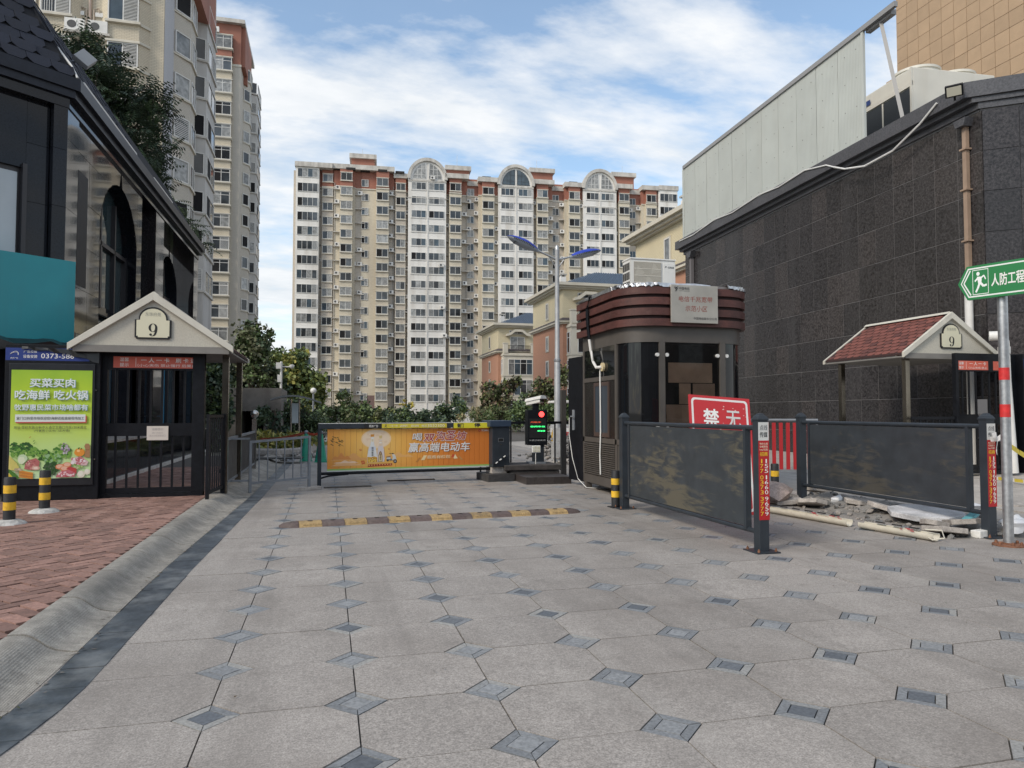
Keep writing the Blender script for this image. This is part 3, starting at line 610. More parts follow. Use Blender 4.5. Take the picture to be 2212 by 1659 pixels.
# grey pedestrian railing section
ra, rb = Vector((-1.19, 12.19, 0)), Vector((-0.29, 12.52, 0)); rl_ = (rb - ra).length
rail = thing('railing', 'grey steel railing section standing free between the kerb and the advertisement gate', 'railing', ra, math.atan2((rb - ra).y, (rb - ra).x))
MB().box(-0.02, 0.02, -0.02, 0.02, 0.01, 0.83).build('post', greyrail, rail); MB().box(rl_ - 0.02, rl_ + 0.02, -0.02, 0.02, 0.055, 0.90).build('post', greyrail, rail)
MB().add([(-0.02, -0.018, 0.80), (rl_, -0.018, 0.865), (rl_, 0.018, 0.865), (-0.02, 0.018, 0.80), (-0.02, -0.018, 0.838), (rl_, -0.018, 0.903), (rl_, 0.018, 0.903), (-0.02, 0.018, 0.838)], [(0, 3, 2, 1), (4, 5, 6, 7), (0, 1, 5, 4), (1, 2, 6, 5), (2, 3, 7, 6), (3, 0, 4, 7)]).build('top_rail', greyrail, rail)
MB().add([(0, -0.018, 0.145), (rl_, -0.018, 0.19), (rl_, 0.018, 0.19), (0, 0.018, 0.145), (0, -0.018, 0.18), (rl_, -0.018, 0.225), (rl_, 0.018, 0.225), (0, 0.018, 0.18)], [(0, 3, 2, 1), (4, 5, 6, 7), (0, 1, 5, 4), (1, 2, 6, 5), (2, 3, 7, 6), (3, 0, 4, 7)]).build('bottom_rail', greyrail, rail)
bar = MB().tube([(0, 0, 0), (0, 0, 0.66)], 0.011, 8).mesh('bar', greyrail)
for k in range(6): put('bar', bar, rail, ((k + 1) * rl_ / 7, 0, 0.165 + 0.045 * (k + 1) / 7))
# dark railing along the kerb with a ball topped end post
kr = thing('railing', 'dark barred railing running along the kerb from the gate post to a ball topped post', 'railing', (-1.5, 11.6, 0.1), 0)
MB().box(-0.02, 0.02, 0, 4.5, 0.76, 0.80).build('top_rail', greyrail, kr); MB().box(-0.02, 0.02, 0, 4.5, 0.10, 0.135).build('bottom_rail', greyrail, kr)
bar = MB().box(-0.011, 0.011, -0.011, 0.011, 0.135, 0.76).mesh('bar', mat('brown_grey_paint', (0.1, 0.095, 0.09), 0.5, noise=(5, 0.2)))
for k in range(34): put('bar', bar, kr, (0, 0.12 + k * 0.13, 0))
pst = MB().box(-0.045, 0.045, 4.46, 4.55, 0, 1.05).build('end_post', steel, kr); MB().lathe([(0.015, 1.05), (0.03, 1.06), (0.03, 1.075)] + [(0.085 * math.sin(R(a)), 1.155 - 0.085 * math.cos(R(a))) for a in range(20, 180, 16)] + [(0.004, 1.24)], 18, (0, 4.505, 0)).build('ball', steel, pst, smooth=True)
MB().box(0, 0.3, 0.58, 0.61, 0.76, 0.79).build('link_bar', greyrail, kr); MB().box(0, 0.3, 0.58, 0.61, 0.09, 0.12).build('link_bar', greyrail, kr)
# small cable cover on the ground by the gate post
t = thing('floor_hinge_cover', 'rusty flat floor plate on the plaza below the barrier gate post', 'cover', (0.25, 12.75, 0), R(8)); MB().box(-0.3, 0.5, -0.05, 0.05, 0.003, 0.02).build('plate', mat('dark_plate', (0.09, 0.08, 0.07), 0.8, noise=(20, 0.4)), t)
t = thing('floor_hinge_cover', 'rusty flat floor plate on the plaza under the middle of the barrier gate', 'cover', (1.55, 13.75, 0), R(6)); MB().box(-0.45, 0.45, -0.05, 0.05, 0.003, 0.02).build('plate', MATS['dark_plate'], t)
# ================================================================== gate shelters with their iron gates and light boxes
trimm = mat('cream_trim', (0.60, 0.575, 0.50), 0.5, noise=(3, 0.06), streak=(3.0, (0.4, 0.36, 0.28), 0.3))
gablem = mat('gable_board', (0.50, 0.475, 0.405), 0.65, noise=(60, 0.1), streak=(2.5, (0.36, 0.32, 0.25), 0.3))
soffit = mat('grey_soffit', (0.2, 0.19, 0.175), 0.7, noise=(3, 0.15))
redshingle = mat('red_shingle', (0.20, 0.07, 0.055), 0.9, var=0.2, alt=((0.085, 0.032, 0.028), 0.2), noise=[(120, 0.35)], bump=(150, 0.4, 0.004))  # random darker shingles: the tabs' shadows put into the colour
darksh = mat('shingle_gap', (0.045, 0.022, 0.02), 0.95)
def plaque(parent, y, z):
    def shape(k, dz=0.0):
        w, h = 0.235 * k, 0.2 * k; pts = [(-w + .02, -h), (w - .02, -h), (w - .02, -h + .02), (w, -h + .02), (w, h * 0.35)]
        pts += [(w - .05 * k, h * 0.35)] + [((w - .05 * k) * math.cos(R(a)), h * 0.42 + (0.165 * k) * math.sin(R(a))) for a in range(0, 181, 12)] + [(-w + .05 * k, h * 0.35)]
        pts += [(-w, h * 0.35), (-w, -h + .02), (-w + .02, -h + .02)]
        return [(a, b + z + dz) for a, b in pts]
    p = MB().prism(shape(1.0), y - 0.02, y, 'y').build('number_plaque', ink((0.02, 0.02, 0.018)), parent)
    MB().prism(shape(0.9), y - 0.026, y - 0.019, 'y').build('plaque_face', ink((0.66, 0.63, 0.47)), p)
    nine(y - 0.0275, z - 0.075, 0.115, 0.18).build('numeral', ink((0.02, 0.02, 0.018)), p)
    letter('东珠府苑', ink((0.3, 0.3, 0.25)), p, 0, y - 0.0275, z + 0.145, w=0.2, h=0.055, bold=-0.004)
def shelter(label, x, y, z, hw, rise, eave, depth, posts, labelgrp):
    t = thing('gate_shelter', label, 'gate shelter', (x, y, z), 0, labelgrp)
    ap = eave + rise
    th_ = 0.09
    sl_ = math.hypot(hw, rise); ux, uz = hw / sl_, rise / sl_
    MB().prism([(-hw + 0.06, eave), (hw - 0.06, eave), (0, ap - 0.04)], 0.02, 0.06, 'y').build('gable_panel', gablem, t)
    for s_ in (1, -1):
        pts = [(s_ * (hw + 0.04), eave - 0.075), (s_ * (hw + 0.04), eave + 0.02), (0, ap + 0.045), (0, ap - 0.075)]
        MB().prism(pts if s_ > 0 else pts[::-1], -0.035, 0.02, 'y').build('barge_board', trimm, t, bev=0.004)
        pts = [(s_ * (hw + 0.02), eave - 0.07), (s_ * (hw + 0.02), eave + 0.0), (0, ap + 0.02), (0, ap - 0.06)]
        MB().prism(pts if s_ > 0 else pts[::-1], depth - 0.02, depth + 0.03, 'y').build('barge_board', trimm, t)
        # roof deck and its shingles
        pts = [(s_ * hw, eave - 0.03), (s_ * hw, eave), (0, ap), (0, ap - 0.03)]
        dk = MB().prism(pts if s_ > 0 else pts[::-1], 0.02, depth - 0.02, 'y').build('roof', darksh, t)
        nr, nc = 10, 11; cw = (depth - 0.06) / nc; rh = sl_ / nr
        tri = MB(); w2 = cw * 0.5
        tri.prism([(-w2 + .008, rh * 1.02), (-w2 + .008, rh * 0.45), (-w2 * .5, 0.02), (w2 * .5, 0.02), (w2 - .008, rh * 0.45), (w2 - .008, rh * 1.02)], 0.0, 0.008)
        me = tri.mesh('shingle', redshingle)
        for r_ in range(nr):
            for c_ in range(nc):
                yy = 0.03 + (c_ + 0.5 + 0.5 * (r_ % 2)) * cw
                if yy > depth - 0.05: continue
                d_ = sl_ - (r_) * rh
                px2, pz2 = s_ * ux * (d_), ap - uz * d_
                o = put('shingle', me, dk, (px2 + s_ * uz * 0.002, yy, pz2 + ux * 0.002))
                X = Vector((0, s_, 0)); Y = Vector((-s_ * ux, 0, uz)); Z = X.cross(Y)
                o.rotation_euler = Matrix((X, Y, Z)).transposed().to_euler()
    MB().box(-hw, hw, 0.06, depth - 0.02, eave - 0.07, eave - 0.045).build('soffit', soffit, t)
    MB().box(-hw + 0.02, hw - 0.02, 0.0, 0.06, eave - 0.09, eave + 0.005).build('beam', soffit, t)
    cap_ = MB().prism([(-0.06, ap + 0.01), (0.06, ap + 0.01), (0.0, ap + 0.055)], 0.02, depth, 'y').build('ridge_cap', trimm, t)
    for px2, py2 in posts:
        MB().box(px2 - 0.045, px2 + 0.045, py2 - 0.045, py2 + 0.045, 0, eave - 0.07).build('post', mat('bronze_steel', (0.2, 0.175, 0.145), 0.18, 0.95, noise=(3, 0.2)), t)
    plaque(t, 0.02, eave + rise * 0.42)
    return t
def shelter_gate(lab_gate, lab_box, x, y, z, poster, gbars=True, cut=False):
    """iron gate with banner and, left of it, the advertising light box; x is the gate's left jamb"""
    t = thing('iron_gate', lab_gate, 'gate', (x, y, z), 0, 'barred gates under the number nine shelters')
    MB().box(1.14, 1.30, -0.05, 0.1, 0.0, 2.12).build('jamb', black, t, bev=0.004)
    MB().box(-0.03, 0.03, -0.04, 0.04, 0.0, 2.12).build('jamb', black, t)
    MB().box(0.0, 1.3, -0.03, 0.05, 1.80, 2.12).build('lintel', black, t)
    MB().box(0.03, 1.14, -0.025, 0.025, 0.06, 0.13).build('bottom_rail', black, t)
    MB().box(0.03, 1.14, -0.03, 0.03, 0.86, 1.04).build('lock_rail', black, t)
    MB().box(-0.03, 1.3, -0.06, 0.09, 0.0, 0.05).build('sill', black, t)
    bar = MB().box(-0.014, 0.014, -0.012, 0.012, 0.13, 1.81).mesh('bar', black)
    for k in range(7): put('bar', bar, t, (0.14 + k * 0.148, 0, 0))
    P = Print(-0.032)
    if not cut: P.rect(0.10, 1.28, 1.825, 1.985, (0.60, 0.125, 0.08)); P.rect(0.385, 0.392, 1.84, 1.97, (0.75, 0.7, 0.65))
    else: P.rect(0.02, 0.69, 1.825, 1.985, (0.60, 0.125, 0.08)); P.rect(0.80, 1.27, 1.825, 1.985, (0.60, 0.125, 0.08)); P.rect(0.205, 0.212, 1.84, 1.97, (0.75, 0.7, 0.65)); 
    bn = P.build(t, 'banner')
    if not cut:
        letter('温馨', W1, bn, 0.24, -0.0335, 1.943, h=0.055, bold=0.01); letter('提示', W1, bn, 0.24, -0.0335, 1.868, h=0.055, bold=0.01)
        letter('一 人 一 卡', W1, bn, 0.64, -0.0335, 1.938, w=0.37, h=0.065, bold=0.018); letter('刷 卡 进 出', W1, bn, 1.09, -0.0335, 1.938, w=0.36, h=0.065, bold=0.012)
        letter('（小心夹伤 禁止强行 后果自负）', W1, bn, 0.84, -0.0335, 1.863, w=0.86, h=0.042)
    else:
        letter('温馨', W1, bn, 0.10, -0.0335, 1.943, w=0.1, h=0.05, bold=0.008); letter('提示', W1, bn, 0.10, -0.0335, 1.868, w=0.1, h=0.05, bold=0.008)
        letter('一 人 一 卡', W1, bn, 0.46, -0.0335, 1.938, w=0.36, h=0.062, bold=0.012); letter('卡 进 出', W1, bn, 1.06, -0.0335, 1.938, w=0.32, h=0.062, bold=0.01)
        letter('（小心夹伤 禁止', W1, bn, 0.46, -0.0335, 1.863, w=0.40, h=0.04); letter('自负）', W1, bn, 1.08, -0.0335, 1.863, w=0.22, h=0.04)
    return t
# left
shelter('cream gabled shelter with a number 9 plaque over the gate beside the dark granite shops', -2.38, 10.95, 0.1, 1.02, 0.72, 2.12, 2.35, [(0.90, 0.5), (0.90, 2.2)], 'number nine gate shelters')
gt = shelter_gate('black barred gate with a pale notice tied to it, next to the green food poster', '', -3.03, 11.2, 0.1, True)
notice = MB().box(0.55, 0.83, -0.045, -0.042, 0.80, 1.0).build('notice', ink((0.62, 0.56, 0.5)), gt)
letter('温馨提示', ink((0.42, 0.38, 0.36)), notice, 0.69, -0.0465, 0.955, w=0.15, h=0.034); letter('此门为出口', ink((0.42, 0.38, 0.36)), notice, 0.69, -0.0465, 0.905, w=0.14, h=0.026); letter('进入小区请走进口', ink((0.42, 0.38, 0.36)), notice, 0.69, -0.0465, 0.865, w=0.21, h=0.026)
# light box with the food poster
lb = thing('light_box', 'black light box with a bright green poster of vegetables and meat', 'light box', (-4.22, 11.05, 0.1), 0)
MB().box(0, 1.16, 0, 0.25, 0.0, 2.12).build('case', black, lb, bev=0.006)
MB().box(0.06, 1.10, -0.02, 0.002, 0.2, 1.86).build('door_frame', mat('black_satin', (0.018, 0.02, 0.024), 0.3, noise=(10, 0.2)), lb, bev=0.004)
pm = bpy.data.materials.new('green_poster'); pm.use_nodes = True
n = pm.node_tree.nodes; l = pm.node_tree.links.new; pb = n['Principled BSDF']; pb.inputs['Roughness'].default_value = 0.25
t_ = n.new('ShaderNodeTexCoord'); sp = n.new('ShaderNodeSeparateXYZ'); l(t_.outputs['Object'], sp.inputs[0]); nz = n.new('ShaderNodeTexNoise'); nz.inputs['Scale'].default_value = 2.2; l(t_.outputs['Object'], nz.inputs['Vector'])
ma = n.new('ShaderNodeMath'); ma.operation = 'MULTIPLY_ADD'; l(nz.outputs[0], ma.inputs[0]); ma.inputs[1].default_value = 0.5; l(sp.outputs[2], ma.inputs[2])
r1 = ramp(n, [(p_ / 2.1, c_) for p_, c_ in ((0.55, (0.52, 0.70, 0.42)), (0.85, (0.5, 0.68, 0.26)), (1.3, (0.5, 0.64, 0.1)), (1.75, (0.44, 0.62, 0.05)), (2.05, (0.3, 0.5, 0.05)))])
dv = n.new('ShaderNodeMath'); dv.operation = 'DIVIDE'; l(ma.outputs[0], dv.inputs[0]); dv.inputs[1].default_value = 2.1; l(dv.outputs[0], r1.inputs[0])
l(r1.outputs[0], pb.inputs['Base Color'])
px0, px1, pz0, pz1 = 0.09, 1.07, 0.30, 1.77
pst = MB().box(px0, px1, -0.024, -0.021, pz0, pz1).build('poster', pm, lb)
X = lambda a: px0 + (a - 150) / (1005 - 150) * (px1 - px0); Zp = lambda b: pz1 - (b - 260) / (1435 - 260) * (pz1 - pz0)
P = Print(-0.0245); G1, G2, G3, G4 = (0.02, 0.075, 0.012), (0.05, 0.17, 0.02), (0.16, 0.33, 0.05), (0.3, 0.45, 0.14)
def clump(a, b, ra, rb, n_, cols, s0, s1):
    for _ in range(n_):
        q, rr = rnd.uniform(0, 6.3), math.sqrt(rnd.random()); s_ = rnd.uniform(s0, s1)
        aa, bb = a + ra * rr * math.cos(q), b + rb * rr * math.sin(q)
        if not (150 + s_ < aa < 1003 - s_ and bb < 1430 - s_): continue
        P.dot(X(aa), Zp(bb), s_ * 0.00115, s_ * 0.00115, rnd.choice(cols), 8, 0.25)
clump(190, 1110, 55, 60, 50, (G1, G2, G2), 8, 20); clump(315, 1095, 65, 45, 60, (G1, G1, G2), 8, 18); clump(240, 1160, 70, 50, 50, (G2, G3, G4), 8, 22); clump(400, 1150, 80, 50, 70, (G2, G3, G3), 8, 18)
clump(520, 1190, 70, 60, 70, (G1, G2, G3), 8, 18); clump(700, 1150, 90, 80, 90, (G2, G3, G3, G4), 8, 20); clump(600, 1230, 90, 60, 70, (G2, G3, (0.25, 0.42, 0.2)), 8, 20); clump(590, 1330, 80, 70, 70, (G1, G1, (0.05, 0.09, 0.04)), 10, 22)
clump(730, 1110, 45, 60, 25, ((0.42, 0.36, 0.42), (0.25, 0.18, 0.25), (0.5, 0.48, 0.5)), 6, 15)
P.poly([(X(a), Zp(b)) for a, b in ((150, 1330), (215, 1345), (270, 1335), (235, 1270), (185, 1215), (152, 1180))], (0.65, 0.55, 0.16)); 
for k in range(7): P.line(X(160 + k * 14), Zp(1200 + k * 10), X(180 + k * 13), Zp(1330), 0.005, (0.45, 0.45, 0.1))
P.poly([(X(a), Zp(b)) for a, b in ((152, 1360), (152, 1325), (215, 1370), (260, 1420), (250, 1434), (200, 1425))], (0.06, 0.18, 0.02)); P.poly([(X(a), Zp(b)) for a, b in ((152, 1432), (152, 1370), (190, 1405), (200, 1432))], (0.68, 0.5, 0.05))
P.dot(X(290), Zp(1215), 0.06, 0.055, (0.5, 0.62, 0.4), 14, 0.06); P.dot(X(280), Zp(1235), 0.045, 0.05, (0.65, 0.7, 0.5), 12, 0.1)
P.poly([(X(a), Zp(b)) for a, b in ((310, 1330), (405, 1342), (460, 1320), (470, 1250), (430, 1212), (350, 1235), (320, 1270))], (0.42, 0.13, 0.12)); clump(385, 1280, 55, 45, 22, ((0.5, 0.2, 0.18), (0.33, 0.08, 0.08), (0.6, 0.35, 0.3)), 6, 16)
P.dot(X(430), Zp(1320), 0.05, 0.028, (0.62, 0.38, 0.3), 14); P.dot(X(430), Zp(1320), 0.028, 0.014, (0.75, 0.6, 0.5), 12)
for k in range(5): P.poly([(X(a), Zp(b)) for a, b in ((255, 1352 + k * 16), (262, 1340 + k * 16), (405, 1368 + k * 14), (400, 1384 + k * 13))], ((0.62, 0.24, 0.03), (0.52, 0.18, 0.03))[k % 2])
clump(250, 1345, 40, 22, 14, ((0.4, 0.32, 0.2), (0.55, 0.47, 0.34)), 8, 16)
P.dot(X(888), Zp(1155), 0.064, 0.058, (0.68, 0.26, 0.03), 20, 0.03); P.dot(X(875), Zp(1140), 0.02, 0.018, (0.85, 0.5, 0.2), 10); clump(893, 1115, 18, 8, 6, (G2,), 5, 9)
P.poly([(X(a), Zp(b)) for a, b in ((940, 1210), (1000, 1215), (1000, 1090), (985, 1062), (950, 1062), (938, 1090), (952, 1130))], (0.34, 0.18, 0.08)); P.line(X(945), Zp(1130), X(995), Zp(1130), 0.008, (0.2, 0.1, 0.04))
P.poly([(X(a), Zp(b)) for a, b in ((640, 1330), (720, 1340), (715, 1280), (660, 1285))], (0.6, 0.25, 0.16))
for a, b in ((680, 1310), (760, 1290), (730, 1330)): P.dot(X(a), Zp(b), 0.052, 0.036, (0.62, 0.2, 0.08), 16); P.dot(X(a), Zp(b - 3), 0.04, 0.026, (0.72, 0.42, 0.3), 14)
P.poly([(X(a), Zp(b)) for a, b in ((750, 1330), (860, 1390), (860, 1330), (790, 1310))], (0.45, 0.05, 0.05))
P.poly([(X(a), Zp(b)) for a, b in ((790, 1260), (880, 1300), (970, 1300), (985, 1260), (930, 1215), (850, 1205))], (0.6, 0.42, 0.42)); clump(870, 1250, 75, 38, 40, ((0.74, 0.68, 0.68), (0.7, 0.6, 0.62), (0.5, 0.2, 0.22), (0.45, 0.12, 0.14)), 7, 18)
P.poly([(X(a), Zp(b)) for a, b in ((640, 1425), (840, 1420), (850, 1380), (780, 1345), (700, 1355), (660, 1385))], (0.5, 0.14, 0.17)); clump(750, 1390, 80, 28, 30, ((0.72, 0.55, 0.55), (0.42, 0.08, 0.1), (0.68, 0.4, 0.42)), 6, 15)
clump(870, 1310, 60, 22, 18, (G3, G4, (0.5, 0.5, 0.3)), 6, 12)
for a, b, c_ in ((910, 1395, 42), (975, 1370, 34)): P.dot(X(a), Zp(b), c_ * .00115, c_ * .00115, (0.66, 0.6, 0.5), 16, 0.04); P.dot(X(a - 6), Zp(b - 8), c_ * .0007, c_ * .0008, (0.74, 0.7, 0.6), 12)
for a, b, c_ in ((365, 990, (0.4, 0.14, 0.03)), (405, 1030, G2), (410, 1055, G2)): P.poly([(X(a - 10), Zp(b + 8)), (X(a), Zp(b + 2)), (X(a + 12), Zp(b - 14)), (X(a - 4), Zp(b - 6))], c_)
P.rect(X(213), X(957), Zp(836), Zp(757), (0.5, 0.09, 0.06)); P.rect(X(203), X(943), Zp(822), Zp(742), (0.68, 0.72, 0.7))
P.build(pst, 'poster_print')
PY = -0.0425; GB = ink((0.16, 0.30, 0.32)); PW_ = ink((0.74, 0.8, 0.8)); PK = ink((0.03, 0.035, 0.04))
def pl(s, a, b, c_, d_, m, bold=0.0, sh=True):
    cx, cz, w_, h_ = (X(a) + X(b)) / 2, (Zp(c_) + Zp(d_)) / 2, X(b) - X(a), Zp(c_) - Zp(d_)
    if sh: letter(s, GB, pst, cx + 0.004, PY + 0.0008, cz - 0.005, w_ * 1.012, h_ * 1.03, bold=bold + 0.012)
    letter(s, m, pst, cx, PY, cz, w_, h_, bold=bold)
pl('买菜买肉', 350, 825, 352, 445, PW_, 0.02); pl('吃海鲜 吃火锅', 197, 962, 480, 580, PW_, 0.02); pl('牧野惠民菜市场啥都有', 195, 965, 632, 697, PW_, 0.014)
pl('家门口的菜市场欢迎您!海鲜还能直接现场加工', 220, 930, 767, 800, PK, 0.006, False); pl('地址:荣校东路与新中大道交叉路口向东150米路北', 195, 960, 865, 900, PK, 0.002, False); pl('(竹馨居小区北门正对面)', 405, 780, 905, 933, PK, 0.002, False)
P = Print(-0.001); P.rect(0.005, 1.02, 1.9, 2.07, (0.012, 0.035, 0.2)); hb = P.build(lb, 'header_strip')
letter('广告投放', W1, hb, 0.30, -0.003, 2.02, w=0.16, h=0.035); letter('设备安装', W1, hb, 0.30, -0.003, 1.955, w=0.17, h=0.045, bold=0.01); letter('0373-586', W1, hb, 0.63, -0.003, 1.965, w=0.40, h=0.065)
letter('凯杰广告', W1, hb, 0.11, -0.003, 1.93, w=0.09, h=0.02)
mb = MB()
for a0, a1, r0 in ((200, 20, 0.05), (160, -20, 0.035)):
    mb.tube([(0.11 + 0.05 * math.cos(R(a)) * (1 if a0 == 200 else 0.9), -0.003, 1.985 + r0 * math.sin(R(a)) * math.cos(R(a * .5))) for a in range(-20, 361, 20)], 0.0022, 5)
mb.build('emblem', W1, hb)
mb = MB(); F = 12                                                        # torn black film drooping over the strip
vs = []; fs = []
for k in range(F + 1):
    f = k / F; top_ = 2.09 - 0.05 * f; bot = 2.05 - 0.02 * f - 0.16 * f ** 2.2 + 0.012 * math.sin(k * 2.1)
    vs += [(0.2 + 0.95 * f, -0.012 - 0.01 * math.sin(k * 1.7), top_), (0.2 + 0.95 * f, -0.02 - 0.014 * math.sin(k * 2.3), bot)]
for k in range(F): fs.append((2 * k, 2 * k + 1, 2 * k + 3, 2 * k + 2))
mb.add(vs, fs).build('torn_film', mat('black_film', (0.012, 0.012, 0.013), 0.3), lb)
for zz in (0.55, 1.5): MB().lathe([(0.012, 0), (0.008, 0.012)], 10).build('lock', steel, lb, (1.115, -0.001, zz), (R(90), 0, 0))
# open gate leaf by the shelter post
leaf = thing('gate_leaf', 'narrow black barred gate leaf standing open at the shelter post beside the kerb', 'gate', (-1.49, 11.38, 0.1), R(-96))
MB().box(0, 0.85, -0.015, 0.015, 1.12, 1.16).build('top_rail', black, leaf); MB().box(0, 0.85, -0.015, 0.015, 0.08, 0.12).build('bottom_rail', black, leaf)
MB().box(0.82, 0.87, -0.02, 0.02, 0, 1.17).build('stile', black, leaf); MB().box(-0.03, 0.03, -0.03, 0.03, 0, 1.17).build('stile', black, leaf)
bar = MB().box(-0.009, 0.009, -0.009, 0.009, 0.12, 1.12).mesh('bar', black)
for k in range(6): put('bar', bar, leaf, (0.12 + k * 0.118, 0, 0))
for zz in (0.3, 0.98): MB().box(-0.05, 0.05, -0.035, 0.035, zz, zz + 0.06).build('hinge', black, leaf)

# ================================================================== dark granite shop building on the left
polg = mat('polished_black_granite', (0.010, 0.0115, 0.016), 0.07, var=0.25, noise=[(45, 0.4)], spec=0.3, bump=(1.3, 0.05, 0.02))
polp = mat('polished_brown_granite', (0.022, 0.020, 0.022), 0.045, var=0.2, noise=[(50, 0.4)], spec=1.0, bump=(1.1, 0.04, 0.02))
navy = mat('navy_coping', (0.017, 0.02, 0.03), 0.4, noise=(12, 0.2), spec=0.3)
bsh = mat('blue_black_shingle', (0.015, 0.019, 0.032), 0.85, var=0.3, noise=(90, 0.3), bump=(120, 0.4, 0.004))
bgap = mat('shingle_shadow_gap', (0.01, 0.011, 0.015), 0.95)
FX, FY0, FY1, ZT = -4.0, 12.5, 24.2, 6.55
shop = thing('shop_building', 'two storey shop building clad in polished black granite with arched windows', 'building', (0, 0, 0))
MB().box(-9.5, FX - 0.72, FY0 + 0.72, FY1, 0, ZT - 0.1).build('core_wall', black, shop)
# wall panels (recessed 0.3 m behind the piers)
wx = FX - 0.3
def panel(y0_, y1_, z0_, z1_, m_=polp, x=None, th_=0.035, nm='panel', par=None):
    x = wx if x is None else x
    return MB().box(x - th_, x, y0_ + 0.003, y1_ - 0.003, z0_ + 0.003, z1_ - 0.003).build(nm, m_, par or shop, (rnd.uniform(-0.0015, 0.0015), 0, 0), (0, 0, 0))
bays = [(13.05, 18.5), (19.35, 23.5)]; arches = [(14.35, 16.9), (20.4, 22.6)]
zs = [2.6, 3.35, 4.1, 4.85, 5.6, 6.1]
MB().box(FX - 0.5, FX - 0.45, 17.3, 18.5, 0.8, 6.1).build('recess_wall', polg, shop); MB().box(FX - 0.44, FX - 0.42, 17.4, 18.4, 3.2, 5.6).build('recess_pane', mat('sea_glass', (0.035, 0.055, 0.062), 0.04, spec=0.7), shop)
for (a, b), (wa, wb) in zip([(13.05, 17.3), bays[1]], arches):
    wx = FX - 0.03 if a < 14 else FX - 0.3
    spring = 4.55; rad = (wb - wa) / 2; mid = (wa + wb) / 2
    cols = [a + (wa - a) * k / 2 for k in range(3)] + [wb + (b - wb) * k / 2 for k in range(3)]
    for c0, c1 in zip(cols[:2] + cols[3:5], cols[1:3] + cols[4:6]):
        for z0_, z1_ in zip(zs[:-1], zs[1:]):
            if a < 14 and c0 < 13.6 and z1_ < 5.0: pass
            panel(c0, c1, z0_, z1_)
    # spandrel over the arch in two pieces
    for s_ in (-1, 1):
        pts = [(mid, 6.1), (mid + s_ * rad, 6.1), (mid + s_ * rad, spring)] + [(mid + s_ * rad * math.cos(R(q)), spring + rad * 0.95 * math.sin(R(q))) for q in range(8, 91, 7)]
        MB().prism(pts[::-1] if s_ > 0 else pts, wx - 0.035, wx, 'x').build('panel', polp, shop)
    # arched window
    wf = MB(); gl_ = MB(); n_ = 14
    arc = [(mid + rad * math.cos(R(180 * k / n_)), spring + rad * 0.95 * math.sin(R(180 * k / n_))) for k in range(n_ + 1)]
    ring_o = [(wb, 3.3)] + arc + [(wa, 3.3)]
    gl_.prism(ring_o, wx - 0.30, wx - 0.28, 'x')
    rv = MB()                                              # deep reveal
    pts = [(wb, 3.3)] + arc + [(wa, 3.3)]
    for (p, q), (r_, s_) in zip(pts[:-1], pts[1:]):
        rv.add([(wx, p, q), (wx, r_, s_), (wx - 0.3, r_, s_), (wx - 0.3, p, q), (wx, p + (p - mid) * .03, q), (wx, r_ + (r_ - mid) * .03, s_), (wx - 0.3, r_ + (r_ - mid) * .03, s_), (wx - 0.3, p + (p - mid) * .03, q)], [(0, 3, 2, 1), (4, 5, 6, 7), (0, 1, 5, 4), (2, 3, 7, 6)])
    win = rv.build('arched_window', polg, shop)
    for yy in (mid - rad * 0.36, mid + rad * 0.36): wf.box(wx - 0.28, wx - 0.2, yy - 0.035, yy + 0.035, 3.3, 5.5)
    wf.box(wx - 0.28, wx - 0.2, wa, wb, 4.5, 4.58); wf.box(wx - 0.28, wx - 0.19, wa, wa + 0.07, 3.3, 4.6); wf.box(wx - 0.28, wx - 0.19, wb - 0.07, wb, 3.3, 4.6)
    wf.box(wx - 0.28, wx - 0.22, mid - rad * .3, mid - rad * .25, 3.3, 4.5)
    wf.build('frame', mat('dark_frame', (0.025, 0.024, 0.028), 0.4), win)
    gl_.build('pane', mat('sea_glass', (0.035, 0.055, 0.062), 0.04, spec=0.7), win)
# near-black box on the wall beside the corner pier: recess shade put into colour
wx = FX - 0.3
MB().box(FX - 0.06, FX - 0.026, 13.12, 13.62, 3.4, 5.3).build('slot_shade', mat('slot_shade_black', (0.006, 0.006, 0.008), 0.6), shop)
# piers
for y0_, y1_ in ((FY0, 13.02), (18.5, 19.35), (23.5, FY1)):
    for z0_, z1_ in ((0.1, 1.2), (1.2, 2.3), (2.3, 3.4), (3.4, 4.5), (4.5, 5.6), (5.6, 6.2)):
        pr_ = MB().box(FX - 0.36, FX, y0_, y1_, z0_ + 0.003, z1_ - 0.003).build('pier_block', polp if z0_ > 0 else polg, shop)
# ground floor shop glass, blue films and plinth
for k in range(8):
    y0_ = 13.05 + k * 1.3
    if 18.2 < y0_ < 19.4: continue
    pn = MB().box(wx - 0.2, wx - 0.17, y0_ + 0.04, y0_ + 1.22, 0.95, 3.2).build('shop_window', glassb if k % 3 else mat('blue_film', (0.05, 0.22, 0.38), 0.2), shop)
    MB().box(wx - 0.17, wx - 0.1, y0_ - 0.03, y0_ + 0.05, 0.9, 3.25).build('mullion', MATS['dark_frame'], pn)
for k in range(8):
    MB().box(FX - 0.30, FX + 0.42, 13.1 + k * 1.3, 13.1 + k * 1.3 + 1.29, 0.16, 0.78).build('plinth_block', polg, shop)
    MB().box(FX - 0.30, FX + 0.45, 13.1 + k * 1.3, 13.1 + k * 1.3 + 1.29, 0.78, 0.82).build('plinth_coping', stone, shop)
MB().box(FX - 0.3, FX + 0.47, 13.1, 23.5, 0.09, 0.16).build('footing', mat('pale_footing', (0.55, 0.53, 0.5), 0.85, noise=(8, 0.2)), shop)
MB().box(wx - 0.05, wx, 13.05, 23.5, 3.2, 3.36).build('string_course', polg, shop)
